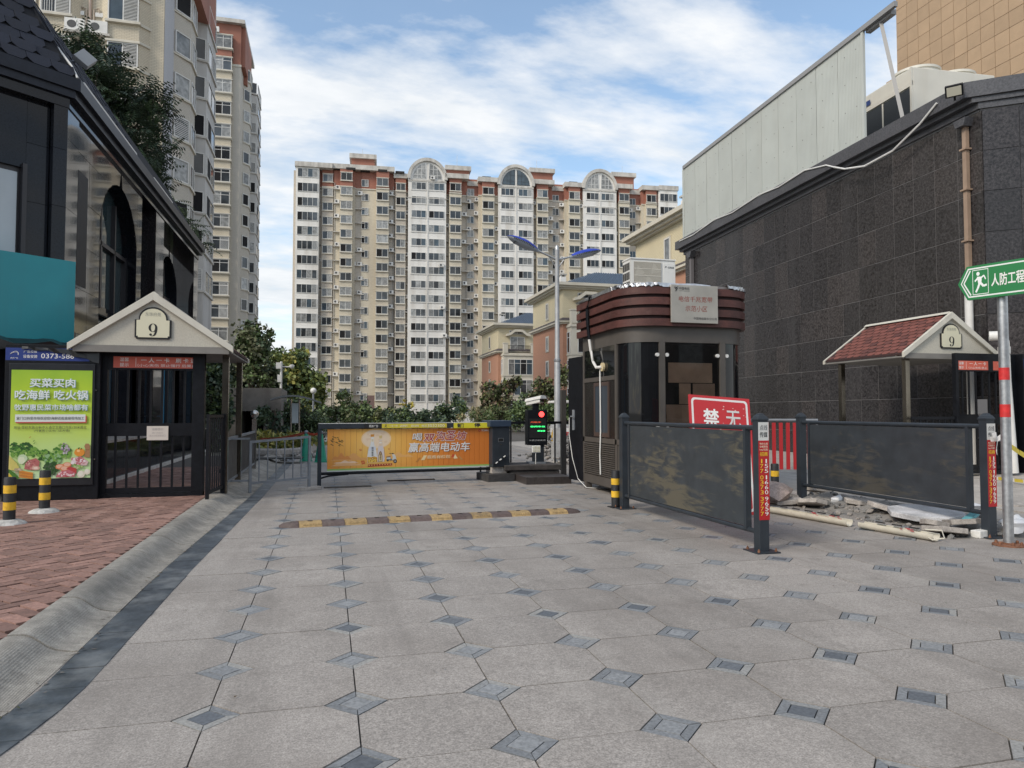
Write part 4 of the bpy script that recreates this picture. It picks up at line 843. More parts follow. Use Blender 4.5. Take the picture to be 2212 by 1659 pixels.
# cornice along the street and along the chamfer
ch = Vector((-math.sin(R(49.6)), -math.cos(R(49.6)), 0)); nrm = Vector((math.cos(R(49.6)), -math.sin(R(49.6)), 0))
corner = Vector((FX, FY0, 0)); CL = 3.2
def course(off, z0_, z1_, m_, nm):
    MB().box(FX - 0.36, FX + off, FY0 - 0.0, FY1 + off, z0_, z1_).build(nm, m_, shop)
    a = corner + nrm * off + Vector((0, 0, 0)); b = corner + ch * CL
    p0 = Vector((FX + off, FY0, 0)); p1 = p0 + ch * (CL + off); q1 = p1 - nrm * (0.36 + off); q0 = Vector((FX - 0.36, FY0 + 0.2, 0))
    MB().prism([(p0.x, p0.y), (q0.x, q0.y), (q1.x, q1.y), (p1.x, p1.y)], z0_, z1_).build(nm, m_, shop)
course(0.02, 6.08, 6.24, polg, 'cornice_step'); course(0.10, 6.24, 6.36, navy, 'cornice_step'); course(0.17, 6.36, 6.55, navy, 'cornice')
# chamfer wall
def cpt(s_, off, z): v = corner + ch * s_ + nrm * off; return (v.x, v.y, z)
def cbox(s0, s1, o0, o1, z0_, z1_, nm, m_, par=None):
    vs = [cpt(s0, o1, z0_), cpt(s1, o1, z0_), cpt(s1, o0, z0_), cpt(s0, o0, z0_)]
    pts = [(v[0], v[1]) for v in vs][::-1]
    return MB().prism(pts, z0_, z1_).build(nm, m_, par or shop)
cbox(-0.02, CL, -0.6, -0.24, 0.0, 6.1, 'core_wall', black); MB().box(FX - 0.75, FX - 0.05, FY1 - 0.05, FY1 - 0.01, 0, 6.05).build('core_wall', black, shop)
for z0_, z1_ in ((2.4, 3.3), (3.3, 4.5), (4.5, 5.4), (5.4, 6.08)):
    cbox(0.003, 0.20, -0.3, 0.0, z0_ + 0.003, z1_ - 0.003, 'pier_block', polg)
    cbox(0.21, 0.52, -0.24, -0.12, z0_ + 0.003, z1_ - 0.003, 'panel', polg)
for s0 in (0.52, 1.42, 2.3): cbox(s0 + 0.003, s0 + 0.87, -0.24, -0.12, 5.0, 6.08, 'panel', polg)
w_ = cbox(0.55, 3.0, -0.235, -0.17, 2.4, 5.0, 'window', MATS['dark_frame']); cbox(0.62, 2.95, -0.165, -0.155, 2.45, 4.92, 'pane', mat('frosted_shop_glass', (0.42, 0.47, 0.5), 0.12, noise=(0.8, 0.15)), w_)
cbox(0.52, 0.58, -0.17, -0.06, 2.4, 5.05, 'frame', MATS['dark_frame'], w_)
# mansard roof: a dark deck with rows of shingles
def mans(p0, p1, inw, nm, rows, full):
    run, hgt = 1.05, 1.75; sl_ = math.hypot(run, hgt); d = (p1 - p0); ln = d.length; d = d.normalized()
    up = (inw * run + Vector((0, 0, hgt))) / sl_
    hip = 0.43
    a0, a1 = p0 + Vector((0, 0, 0)), p1
    b0_, b1_ = p0 + up * sl_ + d * hip * (1 if full else 1.0), p1 + up * sl_
    nn = d.cross(up) if d.cross(up).z > 0 else up.cross(d)
    deck = MB().add([a0, a1, b1_, b0_, a0 - nn * .05, a1 - nn * .05, b1_ - nn * .05, b0_ - nn * .05], [(0, 1, 2, 3), (7, 6, 5, 4), (0, 4, 5, 1), (1, 5, 6, 2), (2, 6, 7, 3), (3, 7, 4, 0)]).build('roof', bgap, shop)
    rh = sl_ / rows; cw = 0.34
    def sh(w2): return MB().prism([(-w2, rh * 1.04), (-w2, rh * .4), (-w2 * .55, 0), (w2 * .55, 0), (w2, rh * .4), (w2, rh * 1.04)], 0, 0.012).mesh('shingle', bsh)
    me = sh(cw / 2 - 0.004)
    rotm = Matrix((d, up, d.cross(up))).transposed()
    for r_ in range(rows):
        c_ = 0
        while True:
            s_ = cw * (c_ + 0.5 + 0.5 * (r_ % 2)); c_ += 1
            if s_ > min(ln, full) - cw * .3: break
            if s_ < hip * r_ / rows + cw * .35: continue
            p = p0 + d * s_ + up * (rh * r_) + nn * (0.008 + 0.02 * rnd.random())
            o = put('shingle', me, deck, p); o.rotation_euler = rotm.to_euler()
            if rotm.to_3x3() @ Vector((0, 0, 1)) @ nn < 0: o.rotation_euler = Matrix((-d, up, (-d).cross(up))).transposed().to_euler()
pe = Vector((FX + 0.1, FY0, ZT)); 
mans(pe, pe + ch * CL, -nrm, 'roof', 9, CL)
mans(pe, Vector((FX + 0.1, FY1, ZT)), Vector((-1, 0, 0)), 'roof', 9, 5.0)
MB().tube([pe + Vector((0.02, 0, 0.02)), pe + Vector((-0.1, 0.1, 0.25)), Vector((FX - 0.45, FY0 + 0.36, ZT + 0.85))], 0.02, 6).build('hip_flashing', winwhite, shop)
MB().box(FX + 0.10, FX + 0.16, FY0 + 0.2, FY0 + 3.5, ZT, ZT + 0.05).build('white_flashing', winwhite, shop)
MB().box(FX + 0.10, FX + 0.16, FY0 + 5.0, FY0 + 7.0, ZT, ZT + 0.045).build('white_flashing', winwhite, shop)
# teal shop sign board on the chamfer
ts = cbox(-0.06, 2.7, 0.02, 0.24, 2.35, 3.62, 'sign_board', mat('teal_board', (0.018, 0.30, 0.345), 0.42, noise=(2, 0.06), streak=(2.5, (0.03, 0.22, 0.25), 0.5)))
ts.parent = None; tag(ts, 'blank teal shop sign board on the black granite corner above the food poster', 'sign')
# canopy rubble: dark awning under the sign
t = thing('awning', 'crumpled dark awning hanging under the teal sign board', 'awning', (0, 0, 0)); 
a = at_y(148, 735, 11.9); mb = MB(); vs = []
for k in range(9):
    f = k / 8; v = corner + ch * (-0.35 + 1.9 * f) + nrm * 0.5
    vs += [tuple(corner + ch * (-0.35 + 1.9 * f) + nrm * 0.02 + Vector((0, 0, 2.45))), tuple(v + Vector((0, 0, 2.30 + 0.05 * math.sin(k * 2.4)))), tuple(v + Vector((0, 0, 2.22 + 0.06 * math.sin(k * 1.9))))]
mb.add(vs, [q for k in range(8) for q in ((3 * k, 3 * k + 1, 3 * k + 4, 3 * k + 3), (3 * k + 1, 3 * k + 2, 3 * k + 5, 3 * k + 4))]); mb.build('sheet', MATS['black_film'], t)
# floodlight at the roof edge
fl = thing('floodlight', 'grey floodlight leaning out at the shingled roof edge of the black shops', 'floodlight', at_x(183, 128, FX - 0.05), R(20))
MB().box(-0.13, 0.13, -0.05, 0.05, -0.15, 0.15).build('housing', mat('lamp_grey', (0.3, 0.31, 0.32), 0.5), fl, rot=(R(-30), R(35), 0), bev=0.01); MB().tube([(0, 0.05, 0), (-0.25, 0.25, -0.02)], 0.02, 6).build('bracket', greyrail, fl)
# ================================================================== guard booth
boothm = mat('booth_grey', (0.085, 0.075, 0.066), 0.5, noise=(3, 0.12), dirt=(4, (0.15, 0.13, 0.11), 0.62, 0.4))
wood = mat('brown_cladding', (0.085, 0.029, 0.023), 0.6, noise=[(4, 0.25), (40, 0.15)], var=0.12, dirt=[(6, (0.16, 0.085, 0.07), 0.56, 0.5), ((3, 3, 30), (0.05, 0.018, 0.015), 0.5, 0.6)])
tint = mat('tinted_glass', (0.008, 0.0085, 0.010), 0.03, spec=0.5)
foil = mat('foil', (0.62, 0.62, 0.63), 0.34, 1.0, noise=(14, 0.2), bump=(22, 0.6, 0.02))
BX0, BX1, BY0, BY1, BR_ = 4.28, 6.32, 9.74, 11.72, 0.5
booth = thing('guard_booth', 'dark guard booth with brown slatted fascia and cardboard behind its curved tinted windows', 'guard booth', (BX0, BY0, 0))
w_, d_ = BX1 - BX0, BY1 - BY0
def outline(off=0.0, n=8):                              # plan outline, front corners rounded, counter-clockwise from the back left
    r = BR_ + off; pts = [(-off, d_ + off)]
    pts += [(BR_ - r * math.cos(R(90 * k / n)), BR_ - r * math.sin(R(90 * k / n))) for k in range(n + 1)]
    pts += [(w_ - BR_ + r * math.sin(R(90 * k / n)), BR_ - r * math.cos(R(90 * k / n))) for k in range(n + 1)]
    return pts + [(w_ + off, d_ + off)]
def ring(off, th_, z0, z1, nm, m, par=None, seg=None, smooth=True):
    o, i = outline(off), outline(off - th_)
    rng = range(len(o) - 1) if seg is None else range(*seg)
    mb = MB(); vs = []; idx = {}
    ks = list(rng) + [list(rng)[-1] + 1]
    for k in ks: vs += [(o[k][0], o[k][1], z0), (o[k][0], o[k][1], z1), (i[k][0], i[k][1], z0), (i[k][0], i[k][1], z1)]
    fs = []
    for q in range(len(ks) - 1):
        a, b = 4 * q, 4 * q + 4
        fs += [(a, b, b + 1, a + 1), (a + 2, a + 3, b + 3, b + 2), (a + 1, b + 1, b + 3, a + 3), (a, a + 2, b + 2, b)]
    e = 4 * (len(ks) - 1); fs += [(0, 1, 3, 2), (e, e + 2, e + 3, e + 1)]
    return mb.add(vs, fs).build(nm, m, par or booth, smooth=smooth)
NP = len(outline())                                      # 20 points; segs: 0 = left side, 1..8 left curve, 9 front, 10..17 right curve, 18 right side
MB().prism(outline(-0.03), 0.10, 0.16).build('floor', boothm, booth)
ring(0.0, 0.05, 0.12, 0.26, 'base_rail', boothm); 
for px2, py2 in ((0.05, d_ - 0.1), (0.08, 0.5), (w_ - 0.1, 0.5), (w_ - 0.1, d_ - 0.1)): MB().box(px2 - 0.05, px2 + 0.05, py2 - 0.05, py2 + 0.05, 0, 0.12).build('foot', boothm, booth)
ring(-0.012, 0.03, 0.26, 0.80, 'lower_wall', boothm, seg=(1, 18)); ring(0.004, 0.05, 0.80, 0.88, 'sill_rail', boothm)
ring(0.0, 0.06, 2.34, 2.58, 'head_band', boothm)
slat = MB().add([(-0.012, 0.0, 0.0), (0.02, 0.0, 0.012), (0.02, 0.0, 0.024), (-0.012, 0.0, 0.014), (-0.012, 1.36, 0.0), (0.02, 1.36, 0.012), (0.02, 1.36, 0.024), (-0.012, 1.36, 0.014)], [(0, 3, 2, 1), (4, 5, 6, 7), (0, 1, 5, 4), (1, 2, 6, 5), (2, 3, 7, 6), (3, 0, 4, 7)]).mesh('louvre_slat', boothm)
MB().box(0.03, 0.05, BR_ + 0.05, d_ - 0.06, 0.26, 0.80).build('louvre_back', mat('louvre_dark', (0.02, 0.018, 0.016), 0.8), booth)
for k in range(16): put('louvre_slat', slat, booth, (0.0, BR_ + 0.06, 0.275 + k * 0.0325))
MB().box(-0.004, 0.05, BR_ - 0.02, BR_ + 0.06, 0.26, 2.36).build('corner_post', boothm, booth); MB().box(-0.004, 0.05, d_ - 0.07, d_, 0.26, 2.36).build('corner_post', boothm, booth)
MB().box(w_ - 0.05, w_ + 0.004, BR_ - 0.02, BR_ + 0.06, 0.26, 2.36).build('corner_post', boothm, booth)
MB().box(w_ - 0.05, w_, BR_ + 0.06, d_, 0.26, 2.34).build('side_wall', boothm, booth); MB().box(0.05, w_ - 0.05, d_ - 0.05, d_, 0.26, 2.34).build('back_wall', boothm, booth)
for px2 in (BR_ + 0.02, w_ - BR_ - 0.02): MB().box(px2 - 0.045, px2 + 0.045, -0.012, 0.05, 0.86, 2.36).build('front_post', boothm, booth)
gl1 = ring(-0.02, 0.012, 0.88, 2.34, 'curved_pane', tint, seg=(1, 9)); ring(-0.02, 0.012, 0.88, 2.34, 'curved_pane', tint, seg=(10, 18))
glassT = bpy.data.materials.new('front_pane_tint'); glassT.use_nodes = True
n = glassT.node_tree.nodes; l = glassT.node_tree.links.new
tr = n.new('ShaderNodeBsdfTransparent'); tr.inputs[0].default_value = (0.90, 0.88, 0.87, 1); gs = n.new('ShaderNodeBsdfGlossy'); gs.inputs['Roughness'].default_value = 0.02; fr = n.new('ShaderNodeFresnel'); fr.inputs[0].default_value = 1.6; ms = n.new('ShaderNodeMixShader')
l(fr.outputs[0], ms.inputs[0]); l(tr.outputs[0], ms.inputs[1]); l(gs.outputs[0], ms.inputs[2]); l(ms.outputs[0], n['Material Output'].inputs[0])
MB().box(BR_ + 0.065, w_ - BR_ - 0.065, 0.02, 0.03, 0.88, 2.34).build('front_pane', glassT, booth)
clip = MB().tube([(0, -0.012, 0), (0, 0.02, 0)], 0.028, 12).mesh('glass_clip', winwhite)
for px2 in (BR_ - 0.055, BR_ + 0.10, w_ - BR_ - 0.10, w_ - BR_ + 0.055):
    for zz in (1.1, 2.15): put('glass_clip', clip, booth, (px2, -0.002 if 0.5 < px2 < 1.54 else 0.0, zz))
# things seen through the front pane: cardboard sheets taped up, dark cabin
card = mat('cardboard', (0.60, 0.43, 0.29), 0.85, var=0.12, noise=(6, 0.12))
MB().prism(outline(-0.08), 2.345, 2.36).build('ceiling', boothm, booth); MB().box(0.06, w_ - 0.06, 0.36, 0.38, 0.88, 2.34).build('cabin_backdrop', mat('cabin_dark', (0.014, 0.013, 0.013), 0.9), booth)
cards = [(0.15, 0.88, 1.76, 2.06), (0.33, 0.52, 1.44, 1.75), (0.56, 0.93, 1.44, 1.75), (0.12, 0.38, 1.0, 1.43), (0.38, 0.64, 1.0, 1.43), (0.64, 0.9, 1.1, 1.43), (0.51, 0.88, 1.755, 1.765)]
for k, (a, b, c_, e_) in enumerate(cards[:6]):
    o = MB().box(a, b, 0, 0.004, c_, e_).build('cardboard_sheet', card, None, (BX0 + BR_, BY0 + 0.06 + 0.006 * k, -0.02))
    tag(o, ['wide cardboard sheet, topmost behind the booth front window', 'narrow cardboard sheet in the middle row behind the booth front window', 'squarish cardboard sheet in the middle row beside the window post of the booth', 'lower cardboard sheet nearest the curved pane behind the booth front window', 'lower cardboard sheet between two others behind the booth front window', 'lower cardboard sheet nearest the red sign behind the booth front window'][k], 'cardboard', 'cardboard sheets behind the booth window')
# side window with sliding sash
MB().box(0.006, 0.018, BR_ + 0.06, d_ - 0.07, 1.86, 2.34).build('fanlight', tint, booth); MB().box(-0.006, 0.04, BR_ + 0.06, d_ - 0.07, 1.80, 1.87).build('transom', boothm, booth)
sw_ = MB().box(0.010, 0.02, BR_ + 0.06, d_ - 0.07, 0.88, 1.80).build('side_window', mat('side_dark', (0.02, 0.017, 0.016), 0.25), booth)
sf = mat('sash_brown', (0.075, 0.05, 0.042), 0.45); y0_, y1_ = BR_ + 0.30, BR_ + 0.95
mb = MB(); mb.box(-0.008, 0.012, y0_, y0_ + 0.05, 0.90, 1.78).box(-0.008, 0.012, y1_ - 0.05, y1_, 0.90, 1.78).box(-0.008, 0.012, y0_ + .05, y1_ - .05, 0.90, 0.97).box(-0.008, 0.012, y0_ + .05, y1_ - .05, 1.72, 1.78); sa = mb.build('sliding_sash', sf, booth)
MB().box(0.0, 0.006, y0_ + 0.05, y1_ - 0.05, 0.97, 1.72).build('mesh_pane', mat('fly_screen', (0.04, 0.052, 0.068), 0.5), sa)
# fascia of stacked slats
ring(0.03, 0.05, 2.58, 3.20, 'fascia_core', mat('fascia_dark', (0.03, 0.012, 0.011), 0.7))
for k in range(4): ring(0.085, 0.05, 2.575 + k * 0.158, 2.575 + k * 0.158 + 0.108, 'fascia_slat', wood)
MB().prism(outline(0.05), 3.16, 3.20).build('roof', mat('roof_grey', (0.2, 0.19, 0.19), 0.8), booth)
mb = MB(); o = outline(0.09); vs = []; fs = []
rr = random.Random(3)
for k in range(len(o) - 1):
    for q in range(4):
        f = q / 4; x, y = o[k][0] + (o[k + 1][0] - o[k][0]) * f, o[k][1] + (o[k + 1][1] - o[k][1]) * f
        cx, cy = x + (w_ / 2 - x) * 0.09, y + (d_ / 2 - y) * 0.09
        vs += [(cx, cy, 3.205), (x + rr.uniform(-.01, .012), y + rr.uniform(-.012, .01), 3.208 + rr.uniform(-.006, .014)), (x + rr.uniform(-.006, .014), y - rr.uniform(.0, .014), 3.20 - rr.uniform(.015, .055))]
nq = len(vs) // 3
for k in range(nq - 1):
    if 38 < k < 41: continue
    fs += [(3 * k, 3 * k + 1, 3 * k + 4, 3 * k + 3), (3 * k + 1, 3 * k + 2, 3 * k + 5, 3 * k + 4)]
mb.add(vs, fs).build('roof_foil', foil, booth)
# open back door
dr = MB().box(-0.025, 0.025, 0, 0.60, 0.10, 2.27).build('door', black, booth, (0.03, d_ + 0.01, 0), (0, 0, R(6)))
MB().box(-0.04, -0.025, 0.34, 0.42, 0.98, 1.34).build('lock_plate', greyrail, dr); MB().tube([(-0.04, 0.38, 1.22), (-0.09, 0.38, 1.22), (-0.09, 0.26, 1.22)], 0.012, 8).build('handle', greyrail, dr)
# platform behind
t = thing('tiled_step', 'low black tiled step beside the guard booth door', 'step', (3.35, 12.4, 0), 0)
for k in range(5): MB().box(0.17 * k + 0.10, 0.17 * k + 0.267, 0, 1.2, 0, 0.13).build('tile', mat('black_tile', (0.045, 0.038, 0.036), 0.4, var=0.2, noise=(20, 0.2)), t)
# cable and hose on the booth wall
hz = thing('hose', 'black and white hose curling from the booth roof into its side wall', 'hose', (BX0, BY0, 0))
MB().tube([(0.35, 1.35, 3.23), (0.1, 1.3, 3.26), (-0.10, 1.38, 3.2), (-0.13, 1.42, 3.0), (-0.12, 1.42, 2.75), (-0.10, 1.40, 2.5)], 0.028, 8).build('black_length', black, hz, smooth=True)
MB().tube([(-0.10, 1.40, 2.5), (-0.08, 1.38, 2.3), (-0.07, 1.3, 2.12), (-0.07, 1.16, 2.02), (-0.03, 1.02, 2.02)], 0.024, 8).build('white_length', whitep, hz, smooth=True); MB().tube([(-0.035, 1.02, 2.02), (0.0, 1.02, 2.02)], 0.07, 14).build('wall_collar', mat('ivory', (0.6, 0.5, 0.3), 0.5), hz)
MB().tube([(-0.02, 1.13, 2.0), (-0.02, 1.12, 1.6), (-0.025, 1.1, 1.0), (-0.03, 1.12, 0.6), (-0.03, 1.1, 0.3)], 0.012, 6).build('drain_length', whitep, hz, smooth=True)
t = thing('cable', 'thin pale cable sagging from the black booth door to the ground', 'cable', (BX0 - 0.1, BY0 + d_ + 0.3, 0))
MB().tube([(-0.05, 0, 1.2), (-0.06, -0.02, 0.9), (-0.03, -0.1, 0.5), (0.02, -0.25, 0.15), (0.08, -0.5, 0.02), (0.25, -0.55, 0.012)], 0.007, 6).build('wire', whitep, t, smooth=True)
# air conditioner on the roof
ac = thing('air_conditioner', 'white air conditioner outdoor unit standing on the guard booth roof', 'air conditioner', (4.64, 10.5, 3.205))
AW, AD, AH = 0.78, 0.32, 0.53
acm = mat('ac_white', (0.70, 0.695, 0.665), 0.45, noise=(3, 0.04), streak=(9, (0.5, 0.45, 0.36), 0.25))
MB().box(0, AW, 0, AD, 0.03, AH).build('casing', acm, ac, bev=0.012); MB().box(-0.01, AW + 0.01, -0.012, AD + 0.01, AH, AH + 0.025).build('lid', acm, ac, bev=0.006)
for px2 in (0.12, 0.66): MB().box(px2, px2 + 0.05, -0.01, AD, 0, 0.03).build('foot', greyrail, ac)
gr = MB().box(0.06, 0.53, -0.006, 0.0, 0.05, 0.49).build('fan_opening', mat('fan_shade', (0.2, 0.185, 0.16), 0.8), ac)
fn = MB(); 
for k in range(3):
    a = R(120 * k + 20); fn.add([(0.295 + 0.04 * math.cos(a + q) * 1 + r_ * math.cos(a + tw), -0.0085, 0.295 + r_ * math.sin(a + tw)) for q, r_, tw in ((0, 0.03, 0), (0, 0.2, -0.1), (0, 0.2, 0.9), (0, 0.06, 0.8))], [(0, 1, 2, 3)])
fn.build('fan_blade', mat('fan_grey', (0.34, 0.325, 0.29), 0.6), gr)
gb_ = MB().box(-0.0025, 0.0025, -0.016, -0.011, 0.05, 0.49).mesh('grille_bar', mat('grille_ivory', (0.68, 0.65, 0.57), 0.5))
for k in range(31): put('grille_bar', gb_, gr, (0.07 + k * 0.015, 0, 0))
mb = MB()
for zz in (0.05, 0.16, 0.27, 0.38, 0.49): mb.box(0.06, 0.53, -0.018, -0.0155, zz - 0.004, zz + 0.004)
mb.build('grille_rim', MATS['grille_ivory'], gr)
pnl = MB().box(0.57, 0.78, -0.006, 0.0, 0.05, 0.49).build('service_panel', acm, ac, bev=0.01)
letter('GREE', ink((0.06, 0.07, 0.08)), pnl, 0.70, -0.0085, 0.42, w=0.105, h=0.028, bold=0.02)
MB().prism([(0.595, 0.41), (0.61, 0.425), (0.622, 0.427), (0.634, 0.415), (0.625, 0.437), (0.605, 0.439), (0.594, 0.427)], -0.008, -0.0065, 'y').build('emblem', ink((0.06, 0.07, 0.08)), pnl)
for k in range(3):
    for q in range(4): MB().box(-0.004, 0.0, 0.03 + q * 0.07, 0.085 + q * 0.07, 0.06 + k * 0.15, 0.18 + k * 0.15).build('side_vent', mat('vent_dark', (0.05, 0.048, 0.045), 0.8), ac)
MB().box(-0.006, 0.0, 0.0, 0.02, 0.05, 0.51).build('edge_trim', acm, ac)
# metal plaque on the fascia
pq = thing('plaque', 'brushed metal plaque with red and black Chinese writing on the booth fascia', 'sign', (4.87, BY0 - 0.10, 2.60), 0)
MB().box(0.02, 0.79, -0.03, 0, 0.02, 0.585).build('plate', mat('brushed_plate', (0.44, 0.41, 0.36), 0.42, 0.6, noise=[(2, 0.2)]), pq, bev=0.006)
RW = ink((0.28, 0.05, 0.03)); KW = ink((0.03, 0.03, 0.035))
letter('电信千兆宽带', RW, pq, 0.42, -0.032, 0.375, w=0.55, h=0.085, bold=-0.002, shear=0.1); letter('示范小区', RW, pq, 0.43, -0.032, 0.235, w=0.36, h=0.085, bold=-0.002, shear=0.1)
letter('中国电信', KW, pq, 0.235, -0.032, 0.53, w=0.17, h=0.045, bold=0.01); letter('CHINA TELECOM', KW, pq, 0.235, -0.032, 0.493, w=0.17, h=0.012); letter('中国电信新乡分公司', KW, pq, 0.575, -0.032, 0.09, w=0.38, h=0.04, bold=0.008)
mb = MB(); mb.tube([(0.135, -0.033, 0.55), (0.105, -0.033, 0.545), (0.09, -0.033, 0.525), (0.1, -0.033, 0.51), (0.13, -0.033, 0.525)], 0.006, 6).tube([(0.09, -0.033, 0.56), (0.075, -0.033, 0.545), (0.085, -0.033, 0.535), (0.115, -0.033, 0.535)], 0.005, 6).tube([(0.115, -0.033, 0.525), (0.105, -0.033, 0.49), (0.085, -0.033, 0.488)], 0.006, 6)
mb.build('emblem', KW, pq)

# ================================================================== number kiosk behind the gate, its steps, fence
kx = 3.80
st_ = thing('kiosk_base', 'stack of dark stone blocks and pallets carrying the number plate kiosk', 'base', (3.35, 13.25, 0))
MB().box(0.05, 0.98, 0, 0.7, 0.0, 0.10).build('lower_block', mat('sooty_stone', (0.055, 0.048, 0.045), 0.8, noise=[(9, 0.35)], dirt=(4, (0.18, 0.165, 0.15), 0.58, 0.5)), st_, bev=0.01); MB().box(0.02, 1.0, -0.02, 0.72, 0.105, 0.18).build('middle_block', MATS['sooty_stone'], st_, bev=0.012); MB().box(-0.1, 1.02, -0.05, 0.75, 0.19, 0.29).build('top_slab', MATS['sooty_stone'], st_, bev=0.012)
kk = thing('plate_camera_kiosk', 'dark number plate kiosk with a lit red lamp and green figures on its screen', 'kiosk', (kx, 13.55, 0.29))
MB().box(0.0, 0.40, 0, 0.22, 0.36, 1.05).build('head', black, kk, bev=0.008); MB().box(0.14, 0.34, 0.04, 0.2, 0.0, 0.36).build('stem', darkmetal, kk); MB().box(0.03, 0.35, -0.05, 0.25, 0.0, 0.03).build('foot_plate', greyrail, kk)
lens = MB().lathe([(0.055, 0), (0.052, 0.008), (0.03, 0.012), (0.002, 0.013)], 24).build('red_lamp', mat('lit_red_lamp', (1.0, 0.05, 0.045), 0.4, emit=3.0), kk, (0.28, -0.001, 0.965), (R(90), 0, 0))
scr = MB().box(0.03, 0.37, -0.006, 0, 0.50, 0.88).build('screen', ink((0.012, 0.012, 0.014), 0.15), kk)
led = mat('lit_green', (0.06, 0.95, 0.25), 0.5, emit=1.6); ledr = mat('lit_orange', (0.8, 0.12, 0.05), 0.5, emit=0.5)
letter('月租车', ledr, scr, 0.16, -0.008, 0.81, w=0.22, h=0.03, bold=0.01); letter('空闲车位', led, scr, 0.20, -0.008, 0.725, w=0.30, h=0.03, bold=0.015); letter('请减速', led, scr, 0.27, -0.008, 0.64, w=0.16, h=0.026, bold=0.015)
letter('车牌识别系统', ink((0.5, 0.5, 0.5)), kk, 0.19, -0.004, 0.455, w=0.34, h=0.03)
cm = thing('camera', 'white box security camera with a sun hood on top of the dark plate kiosk', 'camera', (kx + 0.18, 13.62, 1.34))
MB().box(-0.06, 0.06, -0.03, 0.05, 0.0, 0.12).build('bracket', black, cm); MB().box(-0.065, 0.065, -0.2, 0.2, 0.12, 0.22).build('housing', whitep, cm, (0, 0, 0), (R(-8), 0, R(28)), bev=0.012)
MB().prism([(-0.085, 0.19), (0.085, 0.19), (0.075, 0.235), (0.03, 0.255), (-0.03, 0.255), (-0.075, 0.235)], -0.25, 0.2, 'y').build('hood', whitep, cm, (0, 0, 0), (R(-8), 0, R(28))); MB().box(-0.055, 0.055, -0.203, -0.2, 0.13, 0.20).build('window', ink((0.01, 0.01, 0.012), 0.05), cm, (0, 0, 0), (R(-8), 0, R(28)))
fp_ = thing('led_floodlight', 'small white square floodlight on a thin stand before the plate kiosk', 'floodlight', (kx + 0.05, 13.42, 0.29))
MB().box(-0.005, 0.17, -0.02, 0.015, 0.22, 0.36).build('housing', whitep, fp_, bev=0.015); mb = MB()
for a in range(5):
    for b in range(4): mb.lathe([(0.009, 0), (0.009, 0.003)], 8, (0, 0, 0)); mb.v[-16:] = [(v[0] + 0.027 + a * 0.029, -0.0205 - v[2], v[1] + 0.247 + b * 0.028) for v in mb.v[-16:]]
mb.build('led_array', mat('led_amber', (0.6, 0.55, 0.3), 0.3), fp_); MB().tube([(0.07, 0, 0.0), (0.07, 0, 0.22)], 0.008, 6).build('stand', whitep, fp_)
# iron fence behind the kiosk
fz = thing('iron_fence', 'thin black iron fence with a scraped panel between the motor box and the booth', 'fence', (2.95, 14.0, 0))
MB().box(0, 2.0, -0.02, 0.02, 1.06, 1.11).build('top_rail', black, fz); 
MB().box(0.02, 0.55, -0.012, 0.012, 0.32, 1.06).build('panel', darkmetal, fz); MB().tube([(0, 0, 0.3), (0.7, 0, 0.22)], 0.02, 8).build('low_rail', black, fz)
for px2 in (0.0, 0.3, 0.62, 1.3, 1.55, 1.95): MB().tube([(px2, 0, 0), (px2, 0, 1.08)], 0.017, 8).build('bar', black, fz)
MB().box(1.68, 1.78, -0.05, 0.05, 0, 1.75).build('post', mat('bronze_post', (0.06, 0.055, 0.05), 0.4), fz)

# ================================================================== scraped panel fences by the exit lane
def numtag(par, y0, x0_, z0_, z1_):                     # advert strip with a telephone number on a post face that looks towards -y
    zz = z1_ - z0_; P = Print(y0); w2 = 0.055
    P.rect(x0_ - w2, x0_ + w2, z0_, z1_ - 0.17, (0.42, 0.012, 0.015)); P.rect(x0_ - w2, x0_ + w2, z1_ - 0.17, z1_, (0.6, 0.6, 0.58))
    p = P.build(par, 'phone_strip'); yy = y0 - 0.002
    letter('点线', ink((0.1, 0.1, 0.1)), p, x0_, yy, z1_ - 0.05, h=0.05, w=0.08); letter('传媒', ink((0.02, 0.02, 0.02)), p, x0_, yy, z1_ - 0.115, h=0.05, w=0.08, bold=0.01)
    for k, s_ in enumerate(('性价比高', '价格很低', '1xx元起')): letter(s_, WY, p, x0_, yy, z1_ - 0.2 - k * 0.027, h=0.02, w=0.085)
    YT = ink((0.8, 0.5, 0.03)); letter('招商', YT, p, x0_, yy, z1_ - 0.295, h=0.04, w=0.08, bold=0.015)
    dz = (z1_ - 0.345 - z0_) / 12.2
    k = 0
    for a, b in zip(('1', '7', '7', '', '0', '3', '7', '3', '', '3', '7', '7', '7'), ('1', '5', '5', '', '1', '6', '6', '0', '', '9', '6', '5', '9')):
        if a == '': k += 0.3; continue
        z_ = z1_ - 0.36 - k * dz; k += 1
        letter(a, YT, p, x0_ - 0.024, yy, z_, w=0.035 if a != '1' else 0.014, h=0.037, bold=0.0); letter(b, W1, p, x0_ + 0.024, yy, z_, w=0.035 if b != '1' else 0.014, h=0.037, bold=0.0)
scr_m = mat('scraped_board', (0.038, 0.045, 0.052), 0.55, noise=[(5, 0.2)])
nm_ = scr_m.node_tree.nodes; lm = scr_m.node_tree.links.new                 # glue scrapings left where a poster was torn off
